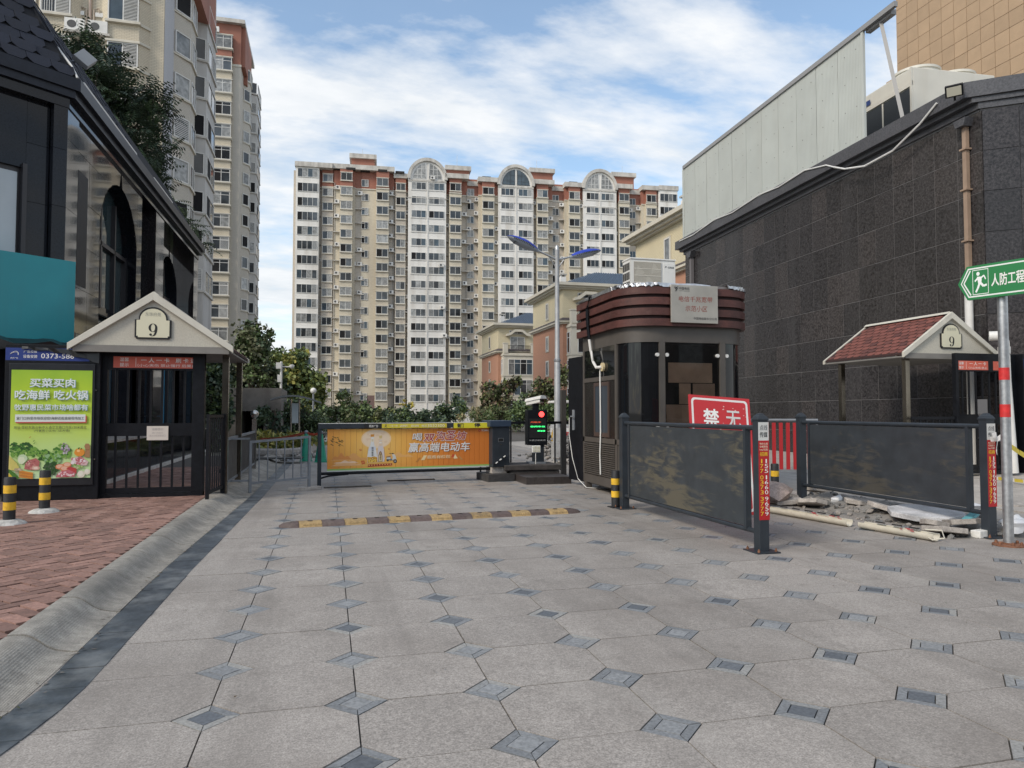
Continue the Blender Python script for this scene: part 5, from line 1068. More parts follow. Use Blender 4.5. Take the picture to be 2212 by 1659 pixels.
def scrape(m, amt, th, cols=((0.20, 0.155, 0.08), (0.13, 0.10, 0.055))):
    n = m.node_tree.nodes; l = m.node_tree.links.new; b = n['Principled BSDF']; src = b.inputs['Base Color'].links[0].from_socket
    t = n.new('ShaderNodeTexCoord'); mp_ = n.new('ShaderNodeMapping'); mp_.inputs['Scale'].default_value = (1.1, 1.1, 5.2); mp_.inputs['Rotation'].default_value = (0, R(18), 0); l(t.outputs['Object'], mp_.inputs[0])
    a = n.new('ShaderNodeTexNoise'); a.inputs['Scale'].default_value = 2.1; a.inputs['Detail'].default_value = 9; a.inputs['Roughness'].default_value = 0.68; a.inputs['Distortion'].default_value = 0.9; l(mp_.outputs[0], a.inputs['Vector'])
    f = n.new('ShaderNodeTexNoise'); f.inputs['Scale'].default_value = 1.0; f.inputs['Detail'].default_value = 3; l(t.outputs['Object'], f.inputs['Vector'])
    pr_ = n.new('ShaderNodeMath'); pr_.operation = 'MULTIPLY'; l(a.outputs[0], pr_.inputs[0]); l(f.outputs[0], pr_.inputs[1])
    r = n.new('ShaderNodeMapRange'); l(pr_.outputs[0], r.inputs[0]); r.inputs[1].default_value = th; r.inputs[2].default_value = th + 0.08; r.inputs[4].default_value = amt
    x = n.new('ShaderNodeMix'); x.data_type = 'RGBA'; l(r.outputs[0], x.inputs[0]); l(src, x.inputs[6]); x.inputs[7].default_value = cols[0] + (1,); l(x.outputs[2], b.inputs['Base Color'])
scrape(scr_m, 0.7, 0.264, ((0.135, 0.118, 0.08),))
scr2 = mat('scraped_board_dark', (0.034, 0.040, 0.047), 0.55, noise=[(5, 0.2)]); scrape(scr2, 0.3, 0.275, ((0.15, 0.125, 0.08),))
def panel_fence(label, a, b, zr, m, grp):
    L_ = (b - a).length; t = thing('panel_fence', label, 'fence', a, math.atan2((b - a).y, (b - a).x), grp)   # local x runs from the near post to the far post
    for xx in (0.0, L_):
        p = MB().box(xx - 0.05, xx + 0.05, -0.05, 0.05, 0.0, 1.22).build('post', darkmetal, t, bev=0.004)
        MB().lathe([(0.078, 1.22), (0.078, 1.235), (0.06, 1.26), (0.045, 1.27), (0.03, 1.285), (0.004, 1.29)], 4).build('post_cap', darkmetal, p, (xx, 0, 0), (0, 0, R(45))).location = (xx, 0, 0)
        bp = MB().box(xx - 0.12, xx + 0.12, -0.12, 0.12, 0.0, 0.012).build('base_plate', rust if False else darkmetal, p)
        for sx in (-1, 1):
            for sy in (-1, 1): MB().lathe([(0.012, 0.012), (0.012, 0.03), (0.007, 0.03), (0.007, 0.042)], 6).build('bolt', rust, bp, (xx + sx * 0.09, sy * 0.09, 0))
    MB().tube([(0.05, 0, 1.15), (L_ - 0.05, 0, 1.15)], 0.026, 10).build('top_rail', darkmetal, t, smooth=True); MB().tube([(0.05, 0, zr), (L_ - 0.05, 0, zr)], 0.024, 10).build('bottom_rail', darkmetal, t, smooth=True)
    for xx in (0.22, L_ - 0.2): MB().box(xx - 0.02, xx + 0.02, -0.03, 0.03, zr, 1.15).build('stile', darkmetal, t)
    MB().box(0.24, L_ - 0.22, -0.014, 0.014, zr + 0.03, 1.12).build('board', m, t)
    return t
f1 = panel_fence('dark panel fence with brown scraped glue patches in front of the guard booth', Vector((3.93, 5.95, 0)), Vector((3.89, 9.05, 0)), 0.175, scr_m, 'scraped panel fences')
f2 = panel_fence('cleaner dark panel fence above the rubble, tied with yellow and white tape', Vector((6.68, 6.05, 0)), Vector((6.70, 9.12, 0)), 0.245, scr2, 'scraped panel fences')
for f_, xx, yy in ((f1, 3.93, 5.95), (f2, 6.68, 6.05)):
    q = bpy.data.objects.new('number_strip', None)
    hold = f_
    # strip faces the gate visitor (towards -y): in the fence's frame that is -x
    P_ = thing('phone_sticker', 'red telephone number sticker strip on the ' + ('nearest post of the scraped fence before the booth' if f_ is f1 else 'near post of the fence above the rubble'), 'sticker', (xx, yy - 0.0515, 0), 0, 'telephone number stickers')
    numtag(P_, -0.001, 0.0, 0.30 if f_ is f1 else 0.32, 1.205 if f_ is f1 else 1.18)
    bpy.data.objects.remove(q)
# red warning board leaning behind the first fence
rs = thing('warning_board', 'red and white board reading no in Chinese leaning between the booth and the scraped fence', 'sign', (4.42, 8.12, 0.06), R(-4))
rs.rotation_euler = (R(-14), R(4), R(-4))
Pr = MB().box(0, 0.86, 0, 0.012, 0, 1.52).build('board', mat('red_sheet', (0.50, 0.025, 0.03), 0.45, noise=(4, 0.1), dirt=(14, (0.6, 0.5, 0.45), 0.68, 0.7)), rs)
P = Print(-0.001); pts = []
def rr_(x0, x1, z0, z1, r): return [(x0 + r if k < 2 else 0, 0) for k in range(0)] + [(cx + r * math.cos(R(a)), cz + r * math.sin(R(a))) for cx, cz, a0 in ((x1 - r, z0 + r, -90), (x1 - r, z1 - r, 0), (x0 + r, z1 - r, 90), (x0 + r, z0 + r, 180)) for a in range(a0, a0 + 91, 15)]
P.poly(rr_(0.035, 0.825, 0.035, 1.485, 0.05), (0.72, 0.7, 0.68)); P.poly(rr_(0.062, 0.798, 0.062, 1.458, 0.035), (0.50, 0.025, 0.03)); 
for k in range(26): P.dot(rnd.uniform(0.4, 0.8), rnd.uniform(0.9, 1.4), rnd.uniform(0.004, 0.012), rnd.uniform(0.003, 0.008), (0.66, 0.5, 0.46), 6, 0.4)
P.build(rs, 'board_print'); letter('禁', W1, rs, 0.30, -0.006, 1.22, w=0.21, h=0.24, bold=0.024); letter('无', ink((0.62, 0.6, 0.58)), rs, 0.61, -0.006, 1.22, w=0.2, h=0.23, bold=0.014)
# red and grey crowd barrier further back
rb_ = thing('crowd_barrier', 'grey framed crowd barrier with red bars behind the exit lane fence', 'barrier', (6.05, 10.35, 0.05), R(-20))
MB().tube([(0, 0, 0), (0, 0, 1.12), (1.55, 0, 1.12), (1.55, 0, 0)], 0.028, 8).build('frame', greyrail, rb_); MB().box(0, 1.55, -0.02, 0.02, 0.3, 0.34).build('bottom_rail', greyrail, rb_)
bar = MB().box(-0.028, 0.028, -0.01, 0.01, 0.34, 1.08).mesh('bar', mat('red_bar', (0.42, 0.02, 0.025), 0.5))
for k in range(13): put('bar', bar, rb_, (0.13 + k * 0.108, 0, 0))

# ================================================================== green direction sign
sp_ = thing('direction_sign', 'green arrow shaped escape direction sign on a galvanised pole with red bands', 'sign', (6.44, 5.62, 0), 0)
MB().tube([(0, 0, 0.0), (0, 0, 2.52)], 0.045, 18).build('pole', galv, sp_, smooth=True)
MB().lathe([(0.14, 0.0), (0.14, 0.015), (0.05, 0.016), (0.05, 0.03)], 20).build('base_flange', rust, sp_)
mb = MB()
for k in range(6): mb.lathe([(0.015, 0.015), (0.015, 0.035), (0.008, 0.045)], 6, (0.105 * math.cos(k * 1.047), 0.105 * math.sin(k * 1.047), 0))
mb.build('anchor_bolts', rust, sp_)
for a, b in ((1.25, 1.375), (1.615, 1.735)): MB().lathe([(0.0455, a), (0.0462, a), (0.0462, b), (0.0455, b)], 18).build('red_band', mat('red_tape', (0.6, 0.03, 0.03), 0.5, noise=(20, 0.15)), sp_, smooth=True)
plate = bpy.data.objects.new('sign_plate', None)
def sign_plate(par, x, y, z, rz):
    Lh = 0.47; pts = [(-Lh + 0.0, 0), (-Lh + 0.13, -0.17), (Lh, -0.17), (Lh, 0.17), (-Lh + 0.13, 0.17)]
    p = MB().prism(pts, -0.02, 0.02, 'y').build('sign_plate', mat('sign_green', (0.012, 0.185, 0.05), 0.45, noise=(3, 0.05)), par, (x, y, z), (0, 0, rz))
    P = Print(-0.0205); k_ = lambda s_, q: [(a * (1 - q / 0.47) + (0.02 if a < -0.3 and b == 0 else 0), b * (1 - q / 0.17)) for a, b in pts]
    P.poly(k_(pts, 0.022), (0.75, 0.77, 0.75)); P.poly(k_(pts, 0.036), (0.012, 0.185, 0.05))
    P.line(-0.385, 0.0, -0.29, 0.125, 0.016, (0.75, 0.77, 0.75)); P.line(-0.385, 0.0, -0.29, -0.125, 0.016, (0.75, 0.77, 0.75))
    P.rect(-0.265, -0.05, -0.125, 0.125, (0.75, 0.77, 0.75)); P.rect(-0.258, -0.057, -0.118, 0.118, (0.012, 0.185, 0.05))
    wv = (0.8, 0.82, 0.8); fx = -0.158                                   # running figure
    P.dot(fx - 0.03, 0.083, 0.022, 0.02, wv, 16); P.poly([(fx - 0.045, 0.055), (fx + 0.02, 0.05), (fx + 0.012, -0.02), (fx - 0.03, -0.015)][::-1], wv)
    P.line(fx - 0.035, 0.04, fx - 0.075, 0.01, 0.018, wv); P.line(fx + 0.01, 0.04, fx + 0.05, 0.06, 0.016, wv); P.line(fx + 0.05, 0.06, fx + 0.07, 0.02, 0.015, wv)
    P.line(fx - 0.01, -0.01, fx - 0.035, -0.06, 0.026, wv); P.line(fx - 0.035, -0.06, fx - 0.065, -0.1, 0.022, wv); P.line(fx + 0.0, -0.01, fx + 0.04, -0.045, 0.026, wv); P.line(fx + 0.04, -0.045, fx + 0.085, -0.035, 0.02, wv)
    P.build(p, 'sign_print'); letter('人防工程', W1, p, 0.20, -0.0225, 0.0, w=0.42, h=0.12, bold=0.02)
    for o in [p] + [c for c in p.children]: o.scale.x = 1
    p.scale.x = 0.68
    return p
bpy.data.objects.remove(plate)
sign_plate(sp_, -0.085, 0.018, 2.60, R(-72))
MB().box(-0.06, 0.0, -0.02, 0.02, 2.50, 2.52).build('clamp', galv, sp_)

# ================================================================== rubble, broken slabs, pipe and litter by the second fence
def chunk(r, seed, flat=0.6, n=1):
    q = random.Random(seed); bm = bmesh.new(); bmesh.ops.create_icosphere(bm, subdivisions=n, radius=1)
    ax_ = [Vector((q.uniform(-1, 1), q.uniform(-1, 1), q.uniform(-1, 1))).normalized() for _ in range(7)]
    for v in bm.verts:
        d = min(min((0.55 + 0.35 * q.random() * 0) / max(1e-3, abs(v.co.dot(a))) for a in ax_), 1.2)
        v.co = v.co * d; v.co.z *= flat
    for v in bm.verts: v.co *= r
    vs = [v.co.copy() for v in bm.verts]; fs = [[v.index for v in f.verts] for f in bm.faces]; bm.free(); return vs, fs
def slabthing(name, label, pts, h, x, y, z, rot, m, cat='slab', grp=None, bev=0.006):
    t = MB().prism(pts, 0, h).build(name, m, None, (x, y, z), rot, bev=bev); tag(t, label, cat, grp); return t
o8 = [(0.42 * math.cos(R(22.5 + 45 * k)), 0.42 * math.sin(R(22.5 + 45 * k))) for k in range(8)]
slabthing('broken_slab', 'whole octagonal paving slab smeared white, lying on the rubble under the far fence', o8, 0.06, *at_z(2000, 1114, 0.085), (R(3), R(-2), R(10)), mat('white_smeared_stone', (0.52, 0.52, 0.53), 0.8, noise=[(5, 0.25), (70, 0.2)], dirt=(4, (0.2, 0.2, 0.2), 0.56, 0.6)), grp='loose paving slabs')
bl_ = chunk(0.31, 11, 0.85, 2); b_ = MB().add(*bl_).build('stone_block', pinkstone, None, tuple(at_z(1672, 1062, 0.17)), (0.15, 0.3, 0.7)); tag(b_, 'big rough pink stone block lying between the two panel fences', 'stone')
q = random.Random(5)
specs = [(1703, 1082, .24, 'grey broken slab nearest the pink block in the rubble under the far fence'), (1756, 1088, .30, 'rounded thick slab piece in front of the others at the far end of the rubble'), (1722, 1071, .26, 'tilted slab piece below the far fence post'), (1768, 1068, .28, 'dark slab piece propped under the fence rail among rubble'),
         (1915, 1106, .28, 'brown grey broken slab leaning beside the white octagonal slab'), (2045, 1146, .34, 'flat broken slab in front of the near post of the rubble fence'), (2086, 1140, .26, 'small broken slab piled beside the near post of the rubble fence'), (2125, 1128, .2, 'slab piece lying behind the near post of the rubble fence'), (2185, 1092, .42, 'pale slab piece leaning behind the fence near the green sign pole'), (2020, 1140, .2, 'thin broken slab nearest the white pipe end'), (1850, 1092, .22, 'grey slab corner poking out of the dark gravel under the rail')]
for px_s, py_s, r_, lab in specs:
    x, y, _z = at_z(px_s, py_s, 0.06)
    n_ = q.randrange(5, 8); pts = [(r_ * q.uniform(.65, 1.0) * math.cos(2 * math.pi * k / n_), r_ * .75 * q.uniform(.65, 1.0) * math.sin(2 * math.pi * k / n_)) for k in range(n_)]
    slabthing('broken_slab', lab, pts, 0.055, x, y, q.uniform(0.03, 0.10), (R(q.uniform(-14, 14)), R(q.uniform(-14, 14)), q.uniform(0, 6)), stone, grp='loose paving slabs')
mb = MB()
for k in range(1500):
    x = q.gauss(7.05, 0.38); y = q.uniform(6.0, 9.4); 
    if x < 6.15 and q.random() < .8: continue
    r_ = 0.010 + 0.06 * q.random() ** 2.6
    hh = max(0, 0.11 - 0.2 * abs(x - 7.1)) * q.random()
    vs, fs = chunk(r_, k, 0.7, 1); mb.add([(v.x + x, v.y + y, v.z + hh + r_ * .3) for v in vs], fs, q.randrange(3))
for k in range(260):
    x = q.uniform(5.9, 6.7); y = q.uniform(6.4, 8.9); r_ = 0.006 + 0.02 * q.random() ** 3
    if x < 6.0 + (y - 6.0) * -0.05 and q.random() < .7: continue
    vs, fs = chunk(r_, k, 0.7, 1); mb.add([(v.x + x, v.y + y, v.z + r_ * .3) for v in vs], fs, q.randrange(3))
for k in range(110):
    f = q.random(); p = at_z(1700, 1080, 0.03).lerp(at_z(2075, 1140, 0.03), f); r_ = 0.025 + 0.06 * q.random() ** 2
    x, y = p.x + abs(q.gauss(0.05, 0.22)), p.y + q.gauss(0, 0.2); vs, fs = chunk(r_, 2000 + k, 0.6, 1); mb.add([(v.x + x, v.y + y, v.z + 0.01 + r_ * .45 + 0.03 * q.random()) for v in vs], fs, q.choice((0, 0, 2, 2, 1)))
rub = mb.build('rubble', [rubblem, mat('rubble_dark', (0.15, 0.145, 0.14), 0.95, noise=(30, 0.3)), stone], None); stuff(rub)
mound = MB()
N1, N2 = 14, 40; vs = []
for i in range(N1 + 1):
    for j in range(N2 + 1):
        x, y = 6.2 + 1.9 * i / N1, 5.9 + 3.6 * j / N2
        e_ = min(1, i / 4, (N1 - i) / 4, j / 4, (N2 - j) / 4); vs.append((x, y, -0.02 + e_ * (0.03 + 0.10 * math.exp(-((x - 7.1) / .45) ** 2)) + e_ * 0.02 * q.uniform(-1, 1)))
mound.add(vs, [(i * (N2 + 1) + j, (i + 1) * (N2 + 1) + j, (i + 1) * (N2 + 1) + j + 1, i * (N2 + 1) + j + 1) for i in range(N1) for j in range(N2)])
stuff(mound.build('rubble_dust', dust, None, smooth=False))
# broken plastic pipe
p0, p1 = at_z(1657, 1097, 0.06), at_z(2020, 1160, 0.05)
pipe = thing('plastic_conduit', 'cracked white plastic cable conduit with dark stripe lying in front of the rubble', 'conduit', p0, math.atan2((p1 - p0).y, (p1 - p0).x)); PL = (p1 - p0).length
def cond(a, b): 
    n_ = 16; vs = []
    sec = [(0.055 * math.cos(R(a_)), 0.055 * math.sin(R(a_))) for a_ in range(-200, 21, 20)]
    for xx in (a, b): vs += [(xx, s_[0], s_[1]) for s_ in sec] + [(xx, s_[0] * .88, s_[1] * .88) for s_ in sec]
    m_ = len(sec); F = []
    for k in range(m_ - 1): F += [(k, k + 1, 2 * m_ + k + 1, 2 * m_ + k), (m_ + k, 3 * m_ + k, 3 * m_ + k + 1, m_ + k + 1)]
    F += [(0, 2 * m_, 3 * m_, m_), (m_ - 1, 2 * m_ - 1, 4 * m_ - 1, 3 * m_ - 1)] + [(k, m_ + k, m_ + k + 1, k + 1) for k in range(m_ - 1)] + [(2 * m_ + k, 2 * m_ + k + 1, 3 * m_ + k + 1, 3 * m_ + k) for k in range(m_ - 1)]
    return MB().add(vs, F)
iv = mat('ivory_pvc', (0.62, 0.585, 0.49), 0.45, noise=(8, 0.1), dirt=(7, (0.3, 0.22, 0.15), 0.6, 0.6))
cond(0, 1.28).build('length', iv, pipe, smooth=True); cond(1.42, PL).build('length', iv, pipe, (0, 0.02, 0), (0, 0, 0), smooth=True)
mb = MB()
for k in range(int(PL / 0.2)):
    if 1.2 < k * .2 < 1.45: continue
    mb.box(k * 0.2, k * 0.2 + 0.11, 0.022, 0.042, 0.036, 0.047)
stuff(mb.build('stripe', ink((0.03, 0.03, 0.03)), pipe)); MB().tube([(PL - 0.1, 0.0, 0.05), (PL + 0.05, 0.03, 0.06), (PL + 0.12, -0.03, 0.0), (PL + 0.03, -0.08, -0.03), (PL - 0.05, -0.03, -0.02)], 0.007, 6).build('loop', iv, pipe, smooth=True)
mb = MB()
for k in range(16):
    x = (0.75 if k < 11 else 1.75) + rnd.uniform(0, 0.42); z_ = rnd.uniform(0.01, 0.04); mb.box(x, x + rnd.uniform(.02, .06), -0.0572 + 0.02 * (z_ / .04), -0.049, z_, z_ + 0.008)
mb.build('red_scrawl', ink((0.4, 0.06, 0.07)), pipe)
# litter
bx = MB().box(-0.12, 0.12, -0.05, 0.05, 0, 0.075).build('polystyrene_block', mat('foam', (0.72, 0.71, 0.67), 0.8, noise=(30, 0.1)), None, tuple(at_z(2122, 1160, 0.0)), (0, 0, R(12)), bev=0.006); tag(bx, 'small white foam block lying by the near fence post at the conduit end', 'block')
tq = MB().box(-0.17, 0.17, -0.045, 0.045, 0, 0.03).build('carton', mat('teal_carton', (0.12, 0.38, 0.42), 0.6, noise=(20, 0.15)), None, tuple(at_z(2094, 1122, 0.14)), (R(-6), R(-10), R(25))); tag(tq, 'crushed teal and white carton on broken slabs under the fence rail', 'carton')
def bag(label, x, y, z, r, seed):
    vs, fs = chunk(r, seed, 0.7, 3); q2 = random.Random(seed)
    vs = [v * (1 + 0.18 * math.sin(v.x * 40 + v.y * 31 + seed) + 0.1 * math.sin(v.z * 70)) for v in vs]
    o = MB().add(vs, fs).build('plastic_bag', mat('bag_white', (0.70, 0.71, 0.73), 0.35, noise=(10, 0.08)), None, (x, y, z), smooth=True); tag(o, label, 'bag', 'white plastic bags in the rubble')
bag('crumpled white plastic bag on the ground beside the green sign pole', *at_z(2194, 1132, 0.13), 0.19, 31); bag('grey white torn plastic bag among the slabs at the far end of the rubble', *at_z(1806, 1080, 0.09), 0.12, 37); bag('white wrapper pushed under the near end of the rubble fence', *at_z(2103, 1094, 0.1), 0.12, 41)
# caution tape
tapem = mat('caution_tape', (0.66, 0.60, 0.36), 0.5, noise=(7, 0.5), alt=((0.66, 0.55, 0.08), 0.5))
def ribbon(pts, w, par, m, nm='strip'):
    vs = []; fs = []
    for k, p in enumerate(pts): vs += [(p[0], p[1], p[2] - w / 2), (p[0] + 0.01 * math.sin(k * 2), p[1] + 0.004, p[2] + w / 2)]
    for k in range(len(pts) - 1): fs.append((2 * k, 2 * k + 2, 2 * k + 3, 2 * k + 1))
    o = MB().add(vs, fs).build(nm, m, par); sd = o.modifiers.new('solid', 'SOLIDIFY'); sd.thickness = 0.0015; return o
tp = thing('caution_tape', 'yellow and white caution tape knotted round the fence post, stretching past the pole', 'tape', (6.68, 6.0, 1.02))
yt, wt = mat('tape_yellow', (0.68, 0.52, 0.05), 0.5), mat('tape_white', (0.72, 0.70, 0.68), 0.5)
a, b = Vector((0.06, -0.06, 0)), Vector((1.35, 0.1, -0.42))
for k in range(9):
    f0, f1_ = k / 9, (k + 1) / 9; cu = lambda f: a.lerp(b, f) - Vector((0, 0, 0.08 * math.sin(math.pi * f)))
    ribbon([cu(f0), cu((f0 + f1_) / 2), cu(f1_)], 0.055, tp, wt if k % 3 == 0 else yt)
for s_ in (1, -1): ribbon([(0.0, -0.075, 0), (-0.05 * s_, -0.1, 0.05), (-0.09 * s_, -0.1, 0.04 if s_ > 0 else 0.08)], 0.05, tp, wt, 'knot_end')
ribbon([(0.0, -0.075, 0), (-0.03, -0.09, -0.07), (-0.04, -0.1, -0.14)], 0.045, tp, wt, 'knot_end'); ribbon([(-0.07, -0.06, 0.0), (0.07, -0.06, 0.005)], 0.05, tp, wt, 'knot')
tg = thing('caution_tape', 'yellow and white tape trailing low over the far right pavement', 'tape', (8.4, 9.0, 0.3))
c0 = at_z(2095, 1030, 0.12); c1 = at_z(2230, 1046, 0.2)
tg.location = c0
for k in range(8):
    f0, f1_ = k / 8, (k + 1) / 8; d = c1 - c0
    ribbon([tuple(d * f0 + Vector((0, 0, 0.03))), tuple(d * f1_ + Vector((0, 0, 0.03)))], 0.05, tg, wt if k % 2 else yt)
# ================================================================== right: dark granite hall, screen, roof plant, second shelter
NC, FC = Vector((12.05, 10.85, 0)), Vector((12.75, 23.9, 0)); WD = (FC - NC); WL = WD.length
hall = thing('granite_hall', 'long windowless hall clad in dark brown black granite panels with a heavy cornice', 'building', NC, math.atan2(WD.y, WD.x))
# local x runs from the near corner to the far corner along the wall, the street lies on local +y
gran = mat('dark_brown_granite', (0.037, 0.0345, 0.036), 0.2, var=0.13, noise=[(22, 0.6), (75, 0.5)], alt=((0.045, 0.04, 0.04), 0.25), dirt=[(6, (0.085, 0.08, 0.078), 0.60, 0.4), ((1.5, 1.5, 0.12), (0.065, 0.063, 0.065), 0.5, 0.5)], spec=0.35, bump=(2, 0.03, 0.02))
jointm = mat('pale_joint', (0.23, 0.225, 0.225), 0.9)
MB().box(0.05, WL, -8, -0.005, 0, 7.1).build('core_wall', jointm, hall)
ncol, nrow = 22, 9; pw, ph = (WL) / ncol, 7.05 / nrow
pm_ = MB().box(0.005, pw - 0.005, -0.025, 0, 0.005, ph - 0.005).mesh('panel', gran)
for i in range(ncol):
    for j in range(nrow): put('panel', pm_, hall, (i * pw, rnd.uniform(-0.001, 0.001), j * ph + 0.02), (rnd.uniform(-.001, .001), 0, rnd.uniform(-.001, .001)))
# chamfered end towards the viewer
ca_ = R(-36) - hall.rotation_euler.z                         # direction of the return wall in the hall's frame
cd = Vector((math.cos(ca_), math.sin(ca_), 0)); cn = Vector((-cd.y, cd.x, 0)); cn = cn if cn.x < 0 else -cn
for i in range(5):
    for j in range(nrow): put('panel', pm_, hall, (cd.x * (0.01 + (i + (1 if False else 0)) * pw), cd.y * (0.01 + i * pw), j * ph + 0.02), (0, 0, ca_ + math.pi)).location = (cd.x * (0.01 + (i + 1) * pw), cd.y * (0.01 + (i + 1) * pw), j * ph + 0.02)
pts = [(0.03, -0.005), (cd.x * 4 - cn.x * .006, cd.y * 4 - cn.y * .006), (cd.x * 4 + 3, cd.y * 4 - 4), (3, -6)]
MB().prism(pts[::-1], 0, 7.1).build('core_wall', jointm, hall)
cop = mat('grey_granite_coping', (0.07, 0.07, 0.077), 0.4, noise=[(30, 0.35)], var=0.1, dirt=(3, (0.13, 0.13, 0.135), 0.55, 0.4))
def hcourse(off, z0, z1, nm, n_=1):
    for k in range(n_):
        MB().box(0.0 + WL * k / n_ + 0.002 + (0 if k else off * 0.3), WL * (k + 1) / n_ - 0.002 + (off if k == n_ - 1 else 0), -0.6, off, z0, z1).build(nm, cop, hall)
    a, b = Vector((off * .3, off, 0)), cd * 4 + cn * off
    pts = [(a.x, a.y), (b.x, b.y), ((cd * 4 - cn * .6).x, (cd * 4 - cn * .6).y), (0.2, -0.6)]
    ar = sum(pts[k][0] * pts[(k + 1) % 4][1] - pts[(k + 1) % 4][0] * pts[k][1] for k in range(4))
    MB().prism(pts if ar > 0 else pts[::-1], z0, z1).build(nm, cop, hall)
hcourse(0.05, 7.10, 7.22, 'cornice_step'); hcourse(0.16, 7.222, 7.32, 'cornice_step'); hcourse(0.28, 7.322, 7.62, 'cornice_block', 15)
MB().box(0.3, WL, -8, -0.6, 7.1, 7.3).build('roof', asphalt, hall)
def pipe_at(px, py0, w_, m, nm, z0, z1, parts=True):
    s, _ = along(px, py0, (NC.x, NC.y), (WD.x / WL, WD.y / WL)); return s
tan = mat('tan_pipe', (0.33, 0.235, 0.17), 0.5, noise=(4, 0.12))
s1 = 0.32
dp = thing('downpipe', 'tan square downpipe ending in white plastic, near the corner of the granite hall', 'downpipe', NC, hall.rotation_euler.z)
MB().box(s1 - 0.045, s1 + 0.045, 0.02, 0.10, 3.6, 6.95).build('upper_pipe', tan, dp); MB().prism([(s1 - 0.15, 7.0), (s1 + 0.15, 7.0), (s1 + 0.1, 6.85), (s1 - 0.1, 6.85)][::-1], 0.0, 0.2, 'y').build('hopper', cop, dp)
for zz in (4.6, 5.6, 6.4): MB().box(s1 - 0.08, s1 + 0.08, 0.0, 0.14, zz, zz + 0.03).build('bracket', tan, dp)
MB().tube([(s1, 0.075, 3.65), (s1, 0.075, 2.4), (s1, 0.075, 0.3)], 0.075, 12).build('lower_pipe', whitep, dp, smooth=True)
dp2 = thing('downpipe', 'dark downpipe at the far corner of the granite hall behind the booth roof', 'downpipe', NC, hall.rotation_euler.z)
MB().box(WL - 0.75, WL - 0.62, 0.02, 0.13, 0.3, 6.9).build('pipe', mat('grey_pipe', (0.15, 0.14, 0.145), 0.5), dp2); MB().prism([(WL - 0.9, 7.05), (WL - 0.47, 7.05), (WL - 0.58, 6.85), (WL - 0.79, 6.85)][::-1], 0.0, 0.2, 'y').build('hopper', cop, dp2)
wp = thing('plastic_pipe', 'thick white plastic pipe with an elbow standing at the right shelter', 'pipe', Vector((at_y(2185, 995, 10.0).x, 10.0, 0.24)))
MB().tube([(-0.24, 0.16, 2.40), (-0.14, 0.06, 2.40), (-0.11, 0.02, 2.37), (-0.10, 0.0, 2.3), (-0.08, 0, 1.6), (0.03, 0, 0)], 0.085, 14).build('pipe', whitep, wp, smooth=True); MB().tube([(-0.10, 0, 2.08), (-0.095, 0, 2.2)], 0.097, 14).build('coupling', whitep, wp)
# white corrugated screen on the roof
scm = mat('screen_sheet', (0.48, 0.505, 0.475), 0.5, var=0.03, noise=[(1.5, 0.05)], streak=(2, (0.46, 0.47, 0.43), 0.35))
frm = mat('screen_frame', (0.28, 0.28, 0.28), 0.5)
SX0, SX1, SZ0, SZ1 = 3.35, 13.15, 7.55, 10.35
scn = thing('roof_screen', 'long white corrugated sheet screen standing on the granite hall roof edge', 'screen', NC, hall.rotation_euler.z)
nP = 11; wP = (SX1 - SX0) / nP
mb = MB(); nr = 16
for k in range(nr):
    a = 0.006 + (wP - 0.012) * k / nr; b = a + (wP - 0.012) / nr * 0.82
    mb.box(a, b, 0.0, 0.028, 0, SZ1 - SZ0)
mb.box(0.006, wP - 0.006, -0.012, 0.022, 0.0, SZ1 - SZ0 - 0.001)
pmh = mb.mesh('sheet_panel', scm); scw = MB().lathe([(0.014, 0), (0.01, 0.008)], 8).mesh('screw', mat('screw', (0.2, 0.2, 0.19), 0.5))
for k in range(nP):
    o = put('sheet_panel', pmh, scn, (SX0 + k * wP, -0.05, SZ0), (0, 0, 0))
    for zz in (0.35, 1.1, 1.8, 2.5):
        for xx in (0.2, 0.62): put('screw', scw, o, (xx, 0.028, zz), (R(-90), 0, 0))
MB().box(SX0 - 1.15, SX1 + 0.05, -0.07, 0.02, SZ1, SZ1 + 0.12).build('top_rail', frm, scn); MB().box(SX1, SX1 + 0.12, -0.06, -0.0, SZ0, SZ1).build('end_post', scm, scn); MB().box(SX0 - 0.08, SX0 - 0.003, -0.06, 0.0, SZ0, SZ1).build('end_post', scm, scn)
MB().box(SX0 - 0.95, SX0 - 0.1, -0.20, -0.07, SZ1 - 0.06, SZ1 + 0.06).build('spur_beam', frm, scn)
mb = MB(); mb.tube([(SX0 - 0.55, -0.12, SZ1 - 0.02), (SX0 - 1.05, -0.28, 7.62)], 0.055, 4); mb.build('brace', frm, scn)
# roof cooling unit
cu_o = at_x(1962, 268, 13.35)
ub, ut = at_x(1974, 246, 14.0), at_x(1968, 146, 14.0)
un = thing('rooftop_unit', 'large white rooftop cooling unit with two round fan stacks behind the cornice', 'rooftop unit', (14.0, ub.y, ut.z - 2.35), hall.rotation_euler.z)
unm = mat('unit_white', (0.66, 0.64, 0.57), 0.5, noise=(2, 0.05), streak=(3, (0.48, 0.44, 0.36), 0.3))
MB().box(0.0, 3.2, -2.4, 0, 0.25, 2.35).build('casing', unm, un, bev=0.02); MB().box(0.1, 3.1, 0.002, 0.02, 0.55, 1.85).build('coil', mat('coil_dark', (0.03, 0.036, 0.042), 0.6, noise=(60, 0.3)), un)
for xx in (1.05, 2.1): MB().box(xx - 0.02, xx + 0.02, 0.02, 0.035, 0.55, 1.85).build('coil_post', unm, un)
MB().box(0.0, 0.06, 0.002, 0.05, 0.25, 2.34).build('corner_trim', unm, un); MB().box(0, 3.2, 0.002, 0.04, 1.88, 2.0).build('rail_trim', unm, un)
